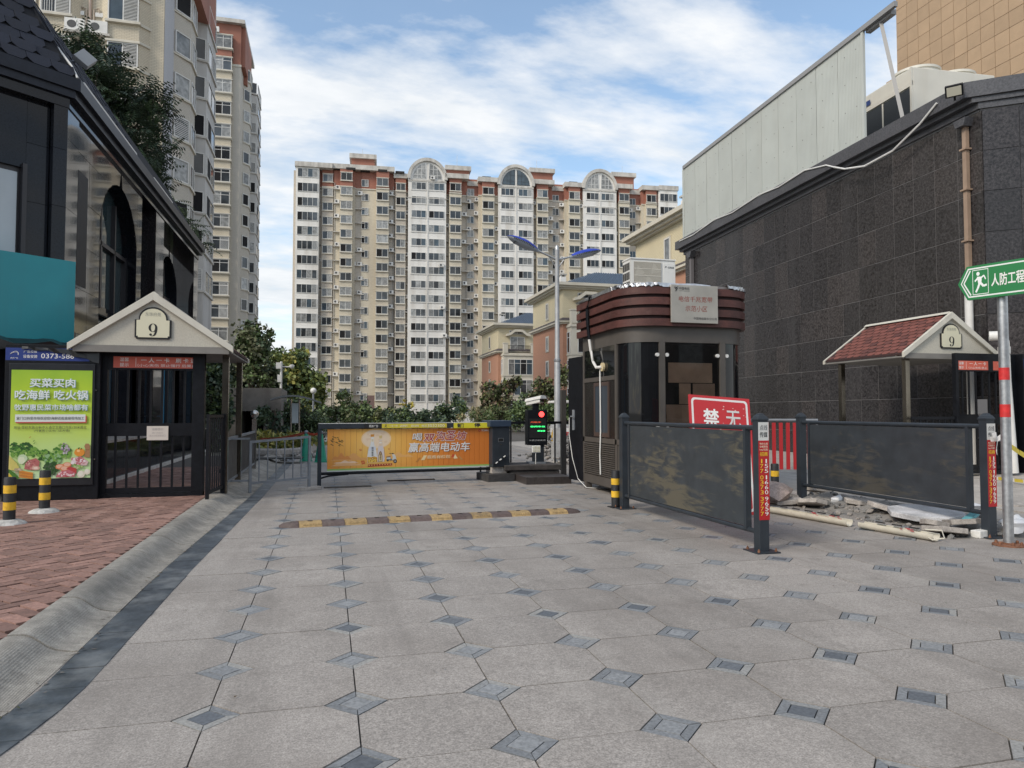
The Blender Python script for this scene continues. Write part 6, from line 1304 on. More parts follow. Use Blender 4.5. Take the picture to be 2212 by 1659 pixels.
for xx, yy in ((0.75, -0.75), (0.8, -1.85)): MB().lathe([(0.54, 2.35), (0.54, 2.52), (0.57, 2.52), (0.57, 2.58), (0.5, 2.58), (0.5, 2.42)], 28, (xx, yy, 0)).build('fan_stack', unm, un, smooth=True)
MB().box(1.5, 1.95, 0.04, 0.05, 2.03, 2.16).build('name_plate', ink((0.03, 0.06, 0.2)), un)
lv = Vector((0, 0, 0))
flr = thing('floodlight', 'black framed floodlight on the granite hall cornice below the roof unit', 'floodlight', at_x(2061, 196, 11.55), R(-50))
MB().box(-0.15, 0.15, -0.04, 0.05, -0.11, 0.11).build('housing', black, flr, rot=(R(35), 0, 0), bev=0.01); MB().box(-0.12, 0.12, -0.043, -0.038, -0.085, 0.085).build('lens', mat('floodlight_lens', (0.6, 0.58, 0.48), 0.15), flr, rot=(R(35), 0, 0)); MB().tube([(0, 0.05, 0), (0.0, 0.12, -0.15)], 0.02, 6).build('bracket', black, flr)
cbl = thing('cable', 'white cable hanging slack along the cornice of the granite hall', 'cable', NC, hall.rotation_euler.z)
pts = [(0.75, 0.3, 7.5), (1.2, 0.31, 7.25), (2.0, 0.3, 6.98), (2.9, 0.3, 6.95), (3.6, 0.3, 7.12), (4.0, 0.30, 7.3)]
MB().tube(pts, 0.022, 6).build('slack', whitep, cbl, smooth=True); MB().tube([(4.0, 0.3, 7.3), (4.3, 0.3, 7.45), (5.2, 0.3, 7.62), (6.4, 0.30, 7.56), (7.4, 0.3, 7.64), (9, 0.3, 7.55), (10.2, 0.3, 7.64), (11.8, 0.3, 7.52), (12.9, 0.3, 7.56)], 0.018, 6).build('slack', whitep, cbl, smooth=True)
# second number nine shelter and gate
sr = shelter('small red shingled gate shelter with a number 9 plaque before the granite hall', 10.86, 10.5, 0.22, 1.02, 0.72, 2.12, 2.1, [(-0.72, 0.3), (-0.78, 1.9)], 'number nine gate shelters')
gr_ = shelter_gate('black gate half hidden behind the green sign pole under the red shingled shelter', '', 10.72, 10.3, 0.22, None, True, cut=True)
MB().lathe([(0.001, 0.0), (0.02, 0.0), (0.02, 0.9), (0.10, 1.05), (0.10, 1.3), (0.0, 1.3)], 4, (0.30, -0.25, 0)).build('card_reader', mat('reader_grey', (0.1, 0.1, 0.105), 0.5), gr_)
mb = MB().box(-0.95, 0.0, -0.02, 0.02, 0.95, 1.0); mb.build('side_rail', black, gr_); bar = MB().box(-0.012, 0.012, -0.012, 0.012, 0, 0.95).mesh('bar', black)
for k in range(7): put('bar', bar, gr_, (-0.9 + 0.13 * k, 0, 0))
lbr = thing('light_box', 'black light box with a pale blue lit screen at the right edge beside the shelter', 'light box', (12.02, 10.12, 0.22))
MB().box(0, 1.0, 0, 0.2, 0, 2.12).build('case', black, lbr, bev=0.006); MB().box(0.09, 0.93, -0.012, 0, 0.3, 1.75).build('screen', mat('pale_blue_poster', (0.35, 0.55, 0.62), 0.3), lbr)
P = Print(-0.002); P.rect(0.02, 0.98, 1.86, 2.03, (0.012, 0.035, 0.2)); hb = P.build(lbr, 'header_strip'); letter('凯杰广告', W1, hb, 0.14, -0.004, 1.89, w=0.1, h=0.022)
mb = MB()
for r0 in (0.05, 0.035): mb.tube([(0.14 + 0.05 * math.cos(R(a)), -0.004, 1.95 + r0 * math.sin(R(a)) * math.cos(R(a * .5))) for a in range(-20, 361, 20)], 0.003, 5)
mb.build('emblem', W1, hb)
# tan tiled tower behind
tanm = mat('tan_tile', (0.42, 0.295, 0.185), 0.55, var=0.06, noise=[(2, 0.06), (60, 0.08)])
TX, TY = 24.0, 25.7
tw = thing('tan_tower', 'tall tan tower clad in square tiles rising behind the roof unit', 'building', (TX, TY, 0))
MB().box(0.06, 12, -14, 0, 0, 40).build('core_wall', mat('tile_joint_dark', (0.15, 0.10, 0.075), 0.9), tw)
tl = MB().box(0.0, 0.05, -0.585, -0.012, 0.008, 0.582).mesh('tile', tanm); ts_ = 0.59
cand = []
for i in range(13):
    for j in range(8, 36):
        cand.append((i, j))
for i, j in cand[:]:
    if j * ts_ < 10.5 or j * ts_ > 22: continue
    put('tile', tl, tw, (0.01 + rnd.uniform(-.002, .002), -i * ts_, j * ts_))
mb = MB()
for i in range(24):
    for j in range(0, 68):
        if i < 13 and 10.5 <= j * ts_ <= 22: continue
        if j * ts_ < 5: continue
        mb.box(0.01, 0.06, -i * ts_ - 0.585, -i * ts_ - 0.012, j * ts_ + 0.008, j * ts_ + 0.582)
stuff(mb.build('tile', tanm, tw)); MB().box(-0.3, 0.05, 0.0, 0.3, 15.6, 15.8).build('ledge', tanm, tw)

# ================================================================== street lamp
lm_ = thing('street_lamp', 'tall grey street lamp with two blue topped heads on opposite arms', 'street lamp', (5.66, 17.4, 0))
MB().tube([(0, 0, 0), (0, 0, 2.6), (0, 0, 2.62), (0, 0, 5.45)], [0.085, 0.075, 0.062, 0.055], 14).build('pole', mat('lamp_pole_grey', (0.36, 0.37, 0.38), 0.55, 0.2, noise=[(6, 0.12)]), lm_, smooth=True); MB().lathe([(0.058, 0), (0.058, 0.08), (0.03, 0.13), (0.004, 0.14)], 12, (0, 0, 5.44)).build('pole_cap', galv, lm_, smooth=True)
MB().lathe([(0.083, 2.58), (0.088, 2.6), (0.088, 2.64), (0.06, 2.66)], 14).build('collar', galv, lm_); MB().box(-0.14, 0.14, -0.1, 0.1, 0.0, 0.55).build('base_box', mat('grey_box', (0.42, 0.42, 0.41), 0.6, noise=(6, 0.15)), lm_, bev=0.01); MB().box(-0.1, 0.1, -0.09, 0.09, 0.55, 0.9).build('base_box', MATS['grey_box'], lm_, bev=0.01)
blue = mat('lamp_blue', (0.018, 0.05, 0.40), 0.35, noise=(6, 0.1)); lgrey = mat('lamp_head_grey', (0.36, 0.40, 0.45), 0.4)
def head(s_, up, yaw):
    ex = 0.55 if s_ < 0 else 0.40
    a = MB(); a.tube([(0, 0, 5.2), (s_ * ex, s_ * ex * math.tan(yaw) * 0, 5.2 + ex * math.tan(R(up)))], 0.026, 8); a.tube([(0, 0, 4.95), (s_ * 0.2, 0, 5.2 + 0.13 * math.tan(R(up)))], 0.015, 6); a.build('arm', galv, lm_)
    hd = bpy.data.objects.new('lamp_head', None)
    L2, Wd = 0.82, 0.19; n_ = 14; top = MB(); bot = MB()
    def wdt(f): return Wd * min(1, 0.42 + 1.6 * f) * math.sqrt(max(0.02, 1 - max(0, (f - 0.45) / 0.55) ** 2.2))
    vs = []; vb = []
    for k in range(n_ + 1):
        f = k / n_; w2 = wdt(f); x = s_ * f * L2
        hgt = 0.125 * math.sin(math.pi * min(1, 0.12 + 0.86 * f)) ** 0.7
        for a_ in range(0, 181, 30): vs.append((x, w2 * math.cos(R(a_)), hgt * math.sin(R(a_)) * 0.9 + 0.004))
        for a_ in range(180, 361, 30): vb.append((x * 0.985, w2 * 0.96 * math.cos(R(a_)), 0.7 * hgt * math.sin(R(a_))))
    F = lambda m: [(k * 7 + q, k * 7 + q + 1, (k + 1) * 7 + q + 1, (k + 1) * 7 + q) for k in range(n_) for q in range(6)] + [(0, 1, 2, 3, 4, 5, 6), tuple(range(n_ * 7, n_ * 7 + 7))]
    loc = (s_ * ex, 0, 5.2 + ex * math.tan(R(up))); rot = (R(-6), -s_ * R(up), 0)
    bpy.data.objects.remove(hd)
    tp_ = top.add(vs, F(0)).build('lamp_head', blue, lm_, loc, rot, smooth=True); lo = bot.add(vb, F(0)).build('lower_shell', lgrey, tp_, smooth=True)
    lb_ = MB(); w2 = 0.09; lb_.box(min(s_ * 0.3, s_ * 0.62), max(s_ * 0.3, s_ * 0.62), -w2, w2, -0.068, -0.05); lb_.build('lens', mat('lamp_lens', (0.1, 0.11, 0.12), 0.2), tp_)
    mb = MB()
    for k in range(13): x = s_ * (0.12 + k * 0.045); mb.box(x - 0.008, x + 0.008, -wdt(abs(x) / L2) * 0.99, -wdt(abs(x) / L2) * 0.80, -0.033, -0.004)
    mb.build('cooling_slots', ink((0.03, 0.03, 0.035)), tp_)
    MB().tube([(-s_ * 0.05, 0, 0.0), (s_ * 0.1, 0, 0.0)], 0.045, 10).build('socket', lgrey, tp_)
head(-1, 22, 0); head(1, 14, 0)
# ================================================================== far apartment slab, towers, villas
brc = brickmat('cream_brick', (0.64, 0.58, 0.46), (0.59, 0.53, 0.42), (0.50, 0.45, 0.35), 0.5, 0.16, (0.35, (0.24, 0.20, 0.16), 0.5))
brg = brickmat('grey_brick', (0.58, 0.52, 0.44), (0.53, 0.475, 0.40), (0.46, 0.41, 0.34), 0.5, 0.16, (0.35, (0.17, 0.155, 0.14), 0.5))
terra = mat('terracotta_paint', (0.34, 0.145, 0.10), 0.8, noise=[(0.3, 0.12)], streak=(0.6, (0.2, 0.10, 0.08), 0.4))
whb = mat('white_render', (0.76, 0.74, 0.70), 0.75, noise=[(0.2, 0.05)], streak=(0.7, (0.44, 0.40, 0.34), 0.55))
grr = mat('grey_render', (0.52, 0.51, 0.49), 0.8, noise=[(0.5, 0.1)], streak=(0.7, (0.25, 0.235, 0.22), 0.5))
slabm = mat('weathered_slab', (0.54, 0.515, 0.47), 0.85, noise=[(0.8, 0.2)], streak=(1.2, (0.24, 0.22, 0.2), 0.6))
sillm = mat('cream_sill', (0.60, 0.565, 0.48), 0.7, streak=(1.5, (0.4, 0.36, 0.3), 0.4), noise=(1, 0.06))
fanm = ink((0.07, 0.07, 0.07)); acw = mat('ac_far', (0.70, 0.69, 0.66), 0.6, var=0.12, noise=(2, 0.1))
WINC = {}
wr = random.Random(21)
def window_meshes(w, h, n, ledge, style):
    """frame facing -y with its origin at the centre of the opening; a few glazing variants"""
    k = (round(w, 2), round(h, 2), n, ledge, style)
    if k in WINC: return WINC[k]
    fr_ = MB(); b = 0.075
    fr_.box(-w / 2, w / 2, -0.10, 0.01, -h / 2, -h / 2 + b).box(-w / 2, w / 2, -0.10, 0.01, h / 2 - b, h / 2).box(-w / 2, -w / 2 + b, -0.10, 0.01, -h / 2 + b, h / 2 - b).box(w / 2 - b, w / 2, -0.10, 0.01, -h / 2 + b, h / 2 - b)
    for q in range(1, n): x = -w / 2 + w * q / n; fr_.box(x - 0.035, x + 0.035, -0.09, 0.01, -h / 2 + b, h / 2 - b)
    if style == 'top': fr_.box(-w / 2 + b, w / 2 - b, -0.085, 0.01, h * 0.22, h * 0.22 + 0.06)
    if ledge:
        fr_.box(-w / 2 - 0.14, w / 2 + 0.14, -0.2, 0.08, -h / 2 - 0.16, -h / 2 - 0.002, 1).box(-w / 2 - 0.12, w / 2 + 0.12, -0.16, 0.08, h / 2 + 0.002, h / 2 + 0.13, 1)
    fm = fr_.mesh('window', [winwhite, sillm]); vs = []
    for v in range(8):
        gl = MB(); lv = MB()
        for q in range(n):
            x0_, x1_ = -w / 2 + b * .6 + (w - b * 1.2) * q / n, -w / 2 + b * .6 + (w - b * 1.2) * (q + 1) / n
            mi = wr.choice((0, 0, 0, 1, 1, 3)) if v < 6 else (2 if q == 0 else 0)
            gl.box(x0_ + 0.002, x1_ - 0.002, -0.05, -0.03, -h / 2 + 0.05, h / 2 - 0.05, mi)
            if v in (2, 5) and q == n - 1 and (n > 1 or v == 2) and h > 1:
                for z in range(int(h / 0.13)): gl.box(x0_ + .03, x1_ - .03, -0.085, -0.07, -h / 2 + 0.1 + z * 0.13, -h / 2 + 0.145 + z * 0.13, 4)
            if v == 4 and q == 0 and n > 1:
                for z in range(int((x1_ - x0_) / 0.14)): gl.box(x0_ + .05 + z * .14, x0_ + 0.08 + z * 0.14, -0.085, -0.07, -h / 2 + 0.08, h / 2 - 0.08, 4)
        vs.append(gl.mesh('pane', [glassd, glassc, glasso, glassb, winwhite]))
    WINC[k] = (fm, vs); return WINC[k]
winbag = {}
def add_window(par, x, y, z, w, h, n, ledge=False, rz=0.0, style='', asstuff=False, key='window'):
    fm, vs = window_meshes(w, h, n, ledge, style); g = wr.choice(vs)
    if asstuff:
        bag_ = winbag.setdefault((par.name, key), (par, MB())); mb = bag_[1]; M4 = Matrix.Translation((x, y, z)) @ Matrix.Rotation(rz, 4, 'Z')
        for me, mo in ((fm, 0), (g, 2)):
            mb.add([tuple(M4 @ v.co) for v in me.vertices], [tuple(p.vertices) for p in me.polygons]); mb.m[-len(me.polygons):] = [p.material_index + mo for p in me.polygons]
        return
    o = put('window', fm, par, (x, y, z), (0, 0, rz)); put('pane', g, o)
    return o
def flush_windows():
    for (pn, key), (par, mb) in winbag.items(): stuff(mb.build(key, [winwhite, sillm, glassd, glassc, glasso, glassb, winwhite], par))
    winbag.clear()
acm_ = MB(); acm_.box(-0.46, 0.46, -0.36, 0, 0, 0.68); acm_.lathe([(0.22, 0), (0.22, 0.01)], 12, (0, 0, 0), 1); acm_.v[-24:] = [(v[0] - 0.12, -0.362 - v[2], v[1] + 0.34) for v in acm_.v[-24:]]
ACM = acm_.mesh('air_conditioner', [acw, fanm])
# ---- the long slab of flats across the view
O = Vector((-6.45, 146.2, 0)); ANG = R(-3.85); E_ = (math.cos(ANG), math.sin(ANG))
flats = thing('apartment_block', 'long seventeen storey block of cream brick flats with white bays and three arched gables', 'apartment block', O, ANG)
def lx(zp, zy=300): return along(594 + zp * 0.415, 270 + zy * 0.415, (O.x, O.y), E_)[0]
ZT_ = 49.7; ZR = 46.1; DEP = 14.0; PIT = 2.865
LEN = lx(2092)
MB().box(0.2, LEN - 0.2, 2.6, DEP, 0, ZT_ - 0.2).build('wall', brg, flats)
nwin = [0]
def hid(px, py):                                        # rows that the villas, trees and booth cover in the view are joined
    return (px > 1040 and py > 716) or (px > 1150 and py > 640) or (px > 1255 and py > 560) or py > 872
def rowz(k, z0=47.9): return z0 - PIT * k
def toview(s, y, z):
    p = Vector((O.x + E_[0] * s, O.y + E_[1] * s)); X_, Y_ = p.x * math.cos(YAW) - p.y * math.sin(YAW), p.x * math.sin(YAW) + p.y * math.cos(YAW); dz = z - EYE
    f = math.cos(PITCH) * Y_ + math.sin(PITCH) * dz; return 1106 + 1549.8 * X_ / f, 829.5 - 1549.8 * (-math.sin(PITCH) * Y_ + math.cos(PITCH) * dz) / f
def wincol(z0p, z1p, y, n, h=1.5, ledge=True, z0=47.9, rows=16, start=0, skip=()):
    a, b = lx(z0p), lx(z1p)
    for k in range(start, rows):
        z = rowz(k, z0); px, py = toview((a + b) / 2, y, z); far_ = hid(px, py) or nwin[0] >= 296
        if not far_: nwin[0] += 1
        add_window(flats, (a + b) / 2, y, z, b - a, h, n, ledge, asstuff=far_)
def block(z0p, z1p, y, m_lo, m_hi=None, name='wall', zlo=0, ztop=ZT_, back=3.0):
    a, b = lx(z0p), lx(z1p)
    if m_hi is None: return MB().box(a, b, y, back, zlo, ztop).build(name, m_lo, flats)
    MB().box(a, b, y, back, zlo, ZR).build(name, m_lo, flats); MB().box(a - .002, b + .002, y - 0.004, back, ZR, ztop).build(name, m_hi, flats)
    MB().box(a - .05, b + .05, y - 0.14, y + 0.02, ZR - 0.12, ZR + 0.1).build('band', sillm, flats)
def parapet(z0p, z1p, y, zt=ZT_):
    a, b = lx(z0p), lx(z1p); MB().box(a, b, y, 6, zt - 0.95, zt + 0.0).build('parapet', slabm, flats)
def acs(zc, y, prob, z0=46.2, w=1.3, dx=0.0, rows=16):
    s = lx(zc)
    for k in range(rows):
        z = z0 - PIT * k; px, py = toview(s, y, z)
        if hid(px, py): continue
        MB_l = LEDGE.setdefault(round(w, 1), MB().box(-w / 2, w / 2, -0.35, 0.4, -0.14, 0).mesh('ledge', slabm)); put('ledge', MB_l, flats, (s, y, z))
        if wr.random() < prob: put('air_conditioner', ACM, flats, (s + dx + wr.uniform(-.12, .12), y + wr.uniform(0, .1), z), (0, 0, wr.choice((0, 0, R(8)))))
        if wr.random() < prob * .25 and w > 1.8: put('air_conditioner', ACM, flats, (s - w / 2 + 0.45, y + .05, z))
LEDGE = {}
PIPE = {}
def dpipe(zc, y):
    s = lx(zc); MB().box(s - 0.06, s + 0.06, y - 0.12, y, 1, 47).build('drainpipe', mat('pipe_grey', (0.33, 0.31, 0.28), 0.7), flats)
# left white balcony stack
MB().box(-0.55, 0.3, 0.6, DEP, 0, ZT_ - .5).build('wall', brg, flats); block(112, 232, -0.9, whb); wincol(120, 226, -0.92, 4, 1.75, False, 48.35); parapet(106, 300, -1.3, 50.45)
for k in range(16): add_window(flats, -0.60, 4.5, rowz(k), 1.6, 1.4, 2, True, R(-90), asstuff=True, key='side_windows')
for k in range(16): put('ledge', MB().box(-.5, .3, -.3, .3, -.14, 0).mesh('ledge', slabm), flats, (-0.5, 7.5, rowz(k) - 1)) if k % 2 else None
block(232, 308, 1.0, brg, terra); block(246, 304, 0.2, brg, terra, 'bay'); wincol(249, 301, 0.18, 2, 1.55); acs(236, 1.3, 0.5, 45.6, 1.0)
block(308, 418, 0.0, brc, terra); block(340, 406, -0.8, brc, terra, 'bay'); wincol(344, 403, -0.82, 2, 1.55, z0=48.1); acs(326, -0.1, 0.75, 45.7, 1.5); parapet(296, 622, -0.9, 50.6); dpipe(312, 0)
block(418, 452, 0.5, brg, terra); acs(434, 0.4, 0.7, 44.9, 2.6, 0.4); dpipe(428, .9); block(452, 528, 0.3, brc, terra); wincol(451, 487, 0.28, 2, 1.45, False, 47.3)
block(528, 594, -0.7, brc, terra, 'bay'); wincol(530, 590, -0.72, 2, 1.6, z0=47.4); block(594, 622, 0.5, brg, terra); acs(606, 0.2, 0.75, 45.1, 1.4); dpipe(617, .5)
block(622, 692, 1.0, brg, terra); block(628, 682, 0.0, brg, terra, 'bay'); wincol(631, 679, -0.02, 2, 1.55, z0=46.8); acs(690, 0.8, 0.7, 44.4, 1.0); parapet(618, 694, -0.2, 49.6)
def white(a, b, w1, w2, z0, arch_top, zc, dark=False):
    block(a, b, -0.6, whb, ztop=zc); A_, B_ = lx(a), lx(b); mid, rad = (A_ + B_) / 2, (B_ - A_) / 2
    MB().box(mid - 0.12, mid + 0.12, -0.72, -0.6, 0, zc).build('pilaster', whb, flats)
    wincol(*w1, -0.62, 3, 1.5, False, z0); wincol(*w2, -0.62, 3, 1.5, False, z0)
    for k in range(16):
        for w_ in (w1, w2):
            if not hid(*toview(lx(w_[0]), -.6, rowz(k, z0))): MB_s = SILL.setdefault(1, MB().box(-1.55, 1.55, -0.12, 0.0, -0.12, 0).mesh('sill', whb)); put('sill', MB_s, flats, ((lx(w_[0]) + lx(w_[1])) / 2, -0.6, rowz(k, z0) - 0.76), scale=((lx(w_[1]) - lx(w_[0]) + .3) / 3.1, 1, 1))
    hgt = arch_top - zc; n_ = 24
    arc = lambda r, h: [(mid + r * math.cos(math.pi * k / n_), zc + h * math.sin(math.pi * k / n_)) for k in range(n_ + 1)]
    MB().prism(arc(rad - 0.1, hgt - 0.2), -0.6, 9, 'y').build('gable', whb, flats)
    o, i = arc(rad + 0.25, hgt), arc(rad - 0.35, hgt - 0.65); mb = MB(); vs = []
    for p, q in zip(o, i): vs += [(p[0], -1.0, p[1]), (q[0], -1.0, q[1]), (p[0], 0.2, p[1]), (q[0], 0.2, q[1])]
    mb.add(vs, [f for k in range(n_) for f in ((4 * k, 4 * k + 4, 4 * k + 5, 4 * k + 1), (4 * k, 4 * k + 2, 4 * k + 6, 4 * k + 4), (4 * k + 1, 4 * k + 5, 4 * k + 7, 4 * k + 3))]).build('arch_ring', slabm, flats)
    w0 = MB(); r2, h2 = rad * 0.78, hgt * 0.74
    for s_ in (1, -1):
        pts = [(mid + s_ * 0.22, zc + 0.1)] + [(mid + s_ * max(0.22, r2 * math.cos(R(a_))), zc + 0.1 + h2 * math.sin(R(a_))) for a_ in range(0, 91, 9)]
        fw = MB().prism(pts if s_ > 0 else pts[::-1], -0.66, -0.6, 'y').build('fan_window', winwhite if not dark else mat('dark_mullion', (0.05, 0.06, 0.07), 0.5), flats)
        gp = [(mid + s_ * 0.3, zc + 0.2)] + [(mid + s_ * max(0.3, (r2 - .1) * math.cos(R(a_))), zc + 0.2 + (h2 - .15) * math.sin(R(a_))) for a_ in range(0, 87, 9)]
        MB().prism(gp if s_ > 0 else gp[::-1], -0.68, -0.662, 'y').build('pane', glassb if dark else glassc, fw)
        mb = MB()
        for f in (0.33, 0.62):
            x = mid + s_ * (0.3 + (r2 - .3) * f); top_ = h2 * math.sqrt(max(0, 1 - ((x - mid) / r2) ** 2)); mb.box(x - 0.045, x + 0.045, -0.70, -0.682, zc + 0.15, zc + top_)
        mb.box(min(mid + s_ * .25, mid + s_ * r2 * .93), max(mid + s_ * .25, mid + s_ * r2 * .93), -0.70, -0.682, zc + 0.85, zc + 0.93); mb.box(min(mid + s_ * .25, mid + s_ * r2 * .7), max(mid + s_ * .25, mid + s_ * r2 * .7), -0.70, -0.682, zc + 2.1, zc + 2.18)
        mb.build('glazing_bar', MATS['dark_mullion'] if dark else winwhite, fw)
    MB().box(A_ - 0.05, B_ + 0.05, -0.75, -0.55, zc - 0.45, zc - 0.1).build('band', slabm, flats); MB().box(A_ - 0.05, B_ + 0.05, -0.7, -0.55, 44.6, 44.8).build('band', slabm, flats)
SILL = {}
white(694, 890, (710, 786), (800, 880), 47.1, 52.9, 48.5)
block(890, 1004, 1.0, brg, terra); block(907, 970, -0.5, brc, terra, 'bay'); wincol(910, 967, -0.52, 2, 1.55, z0=47.3); acs(899, 0.7, 0.45, 45.0, 1.3); acs(985, 0.5, 0.75, 44.6, 2.2, 0.1); parapet(884, 1008, -1.0, 50.0); parapet(1004, 1072, 0.9, 49.2)
block(1004, 1060, 1.2, brg, terra); wincol(1004, 1040, 1.18, 2, 1.5, False, 46.9); acs(1052, 0.8, 0.8, 45.0, 1.3); dpipe(1000, .9); acs(1012, 1.4, 0.4, 44.7, 1.0)
block(1060, 1160, 0.2, brc, terra); block(1076, 1140, -0.6, brc, terra, 'bay'); wincol(1079, 1137, -0.62, 2, 1.55, z0=46.8); acs(1150, 0.0, 0.6, 44.6, 1.2); parapet(1056, 1164, -0.9, 49.7)
white(1160, 1342, (1174, 1240), (1264, 1334), 46.9, 52.7, 48.3, True)
block(1342, 1450, 1.0, brg, terra); block(1360, 1420, -0.4, brc, terra, 'bay'); wincol(1363, 1417, -0.42, 2, 1.55, z0=47.0); acs(1350, 0.7, 0.6, 44.9, 1.2); acs(1434, 0.4, 0.75, 44.6, 2.0); parapet(1338, 1450, -0.9, 49.9); parapet(1446, 1512, 0.9, 49.2)
block(1450, 1508, 1.2, brg, terra); wincol(1450, 1484, 1.18, 2, 1.5, False, 46.6); acs(1498, 0.8, 0.8, 44.9, 1.3)
block(1508, 1600, 0.2, brc, terra); block(1524, 1584, -0.6, brc, terra, 'bay'); wincol(1527, 1581, -0.62, 2, 1.55, z0=46.9); acs(1593, 0, 0.7, 44.6, 1.1); parapet(1504, 1606, -0.9, 49.7)
white(1600, 1772, (1616, 1680), (1693, 1757), 47.0, 52.9, 48.6)
block(1772, 1850, 1.0, brg, terra); block(1785, 1842, -0.4, brc, terra, 'bay'); wincol(1788, 1839, -0.42, 2, 1.55, z0=47.2); acs(1778, 0.7, 0.5, 45.0, 1.0); parapet(1766, 1856, -0.9, 50.0)
block(1850, 1908, 1.2, brg, terra); wincol(1852, 1885, 1.18, 2, 1.5, False, 46.8); acs(1897, 0.8, 0.7, 45.0, 1.3); parapet(1852, 1912, 0.9, 49.4); acs(1860, 1.4, 0.4, 44.7, 1.0)
block(1908, 1990, 0.2, brc, terra); block(1925, 1980, -0.6, brc, terra, 'bay'); wincol(1928, 1977, -0.62, 2, 1.55, z0=47.2); acs(1985, 0, 0.4, 45, 0.8); parapet(1904, 1992, -0.9, 50.0)
block(1990, 2088, -0.7, whb); wincol(1996, 2084, -0.72, 4, 1.7, False, 47.6); parapet(1992, 2092, -0.9, 50.2)
for a, b, zt in ((384, 528, 53.9), (890, 1028, 52.7), (1336, 1470, 53.3), (1768, 1898, 53.5)):
    A_, B_ = lx(a), lx(b); MB().box(A_ + 0.4, B_ - 0.4, 2.5, 8, ZT_ - .3, zt - 0.9).build('penthouse', terra, flats); MB().box(A_, B_, 2.0, 8.5, zt - 0.9, zt).build('penthouse_roof', slabm, flats)
for zc in (452, 958, 1384, 1840): s = lx(zc); MB().tube([(s, 4, 52), (s, 4, 55.6)], 0.03, 5).build('lightning_rod', slabm, flats)
for zc in (330, 395, 470, 560, 650, 935, 1100, 1390, 1550, 1815, 1950): s = lx(zc); MB().box(s - 0.9, s + 0.9, -0.92 if zc in (395, 560) else -0.5, 1.9, 49.5, 49.95).build('vent_slot', mat('vent_shadow', (0.03, 0.028, 0.027), 0.9), flats)
MB().box(lx(452), lx(526), 0.28, 1, 0, 4.6).build('plinth', mat('plum_brick', (0.17, 0.115, 0.11), 0.8, noise=(2, 0.15)), flats)
for zc, y in ((820, 0), (866, 7), (872, 10), (884, 12)): put('air_conditioner', ACM, flats, (lx(zc), -0.7, rowz(y - 1 if y else 0, 47.1) + 0.8 + (0.6 if not y else 0)))
flush_windows()

# ---- two towers on the left
def ptower_box(par, x0_, x1_, y0_, y1_, z0_, z1_, m, nm='wall'): return MB().box(x0_, x1_, y0_, y1_, z0_, z1_).build(nm, m, par)
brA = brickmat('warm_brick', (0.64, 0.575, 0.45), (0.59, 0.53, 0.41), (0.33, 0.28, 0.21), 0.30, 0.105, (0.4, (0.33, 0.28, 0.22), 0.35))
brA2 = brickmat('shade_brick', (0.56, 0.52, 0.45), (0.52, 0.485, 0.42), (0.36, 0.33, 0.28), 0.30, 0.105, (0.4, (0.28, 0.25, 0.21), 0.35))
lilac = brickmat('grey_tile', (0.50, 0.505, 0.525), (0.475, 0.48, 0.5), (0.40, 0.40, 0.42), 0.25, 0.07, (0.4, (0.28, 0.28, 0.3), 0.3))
AY = 51.5; xA = at_y(353, 200, AY).x
tA = thing('apartment_tower', 'nearest cream brick apartment tower with grey balconies behind the shop roof and tree', 'apartment tower', (xA, AY, 0))
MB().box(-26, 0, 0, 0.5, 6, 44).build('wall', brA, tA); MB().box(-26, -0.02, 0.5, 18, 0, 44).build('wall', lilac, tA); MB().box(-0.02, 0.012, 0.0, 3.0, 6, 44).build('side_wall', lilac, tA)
def px_on(par, px, y): return at_y(px, 200, par.location.y + y).x - par.location.x
PA = 3.05
def bayA(p0, p1, extra=0.42):
    a, b = px_on(tA, p0, -0.55), px_on(tA, p1, -0.55)
    MB().prism([(a, -0.55), (b, -0.55), (b + 0.5, 0), (a - 0.5, 0)], 6, 44).build('bay', brA, tA)
    for k in range(-3, 5):
        zb = 26.9 - PA * k
        wn_ = add_window(tA, (a + b) / 2, -0.58, zb - 0.16 + 0.93, b - a - 0.05, 1.62, 2, True)
        if k in (0, 1, -1):
            lv = MB(); w2 = (b - a) / 2
            for z in range(15): lv.box(0.05, w2 - 0.12, -0.11, -0.07, -0.70 + z * 0.095, -0.665 + z * 0.095)
            lv.build('louvre', winwhite, wn_)
        MB().prism([(a - 0.05, -0.66), (b + 0.05, -0.66), (b + 0.62, 0), (a - 0.62, 0)], zb - 0.22, zb - 0.05).build('sill', sillm, tA); MB().prism([(a - 0.05, -0.64), (b + 0.05, -0.64), (b + 0.6, 0), (a - 0.6, 0)], zb + 1.62, zb + 1.78).build('sill', sillm, tA)
bayA(229, 298); bayA(82, 150); bayA(-60, 8)
a = px_on(tA, 24, -0.6); b = px_on(tA, 70, -0.6); MB().box(a, b, -0.5, 0, 6, 44).build('pilaster', whb, tA)
pc = px_on(tA, 191, -0.1); MB().tube([(pc, -0.12, 8), (pc, -0.12, 44)], 0.085, 10).build('drainpipe', mat('pinkish_pipe', (0.46, 0.36, 0.3), 0.6), tA)
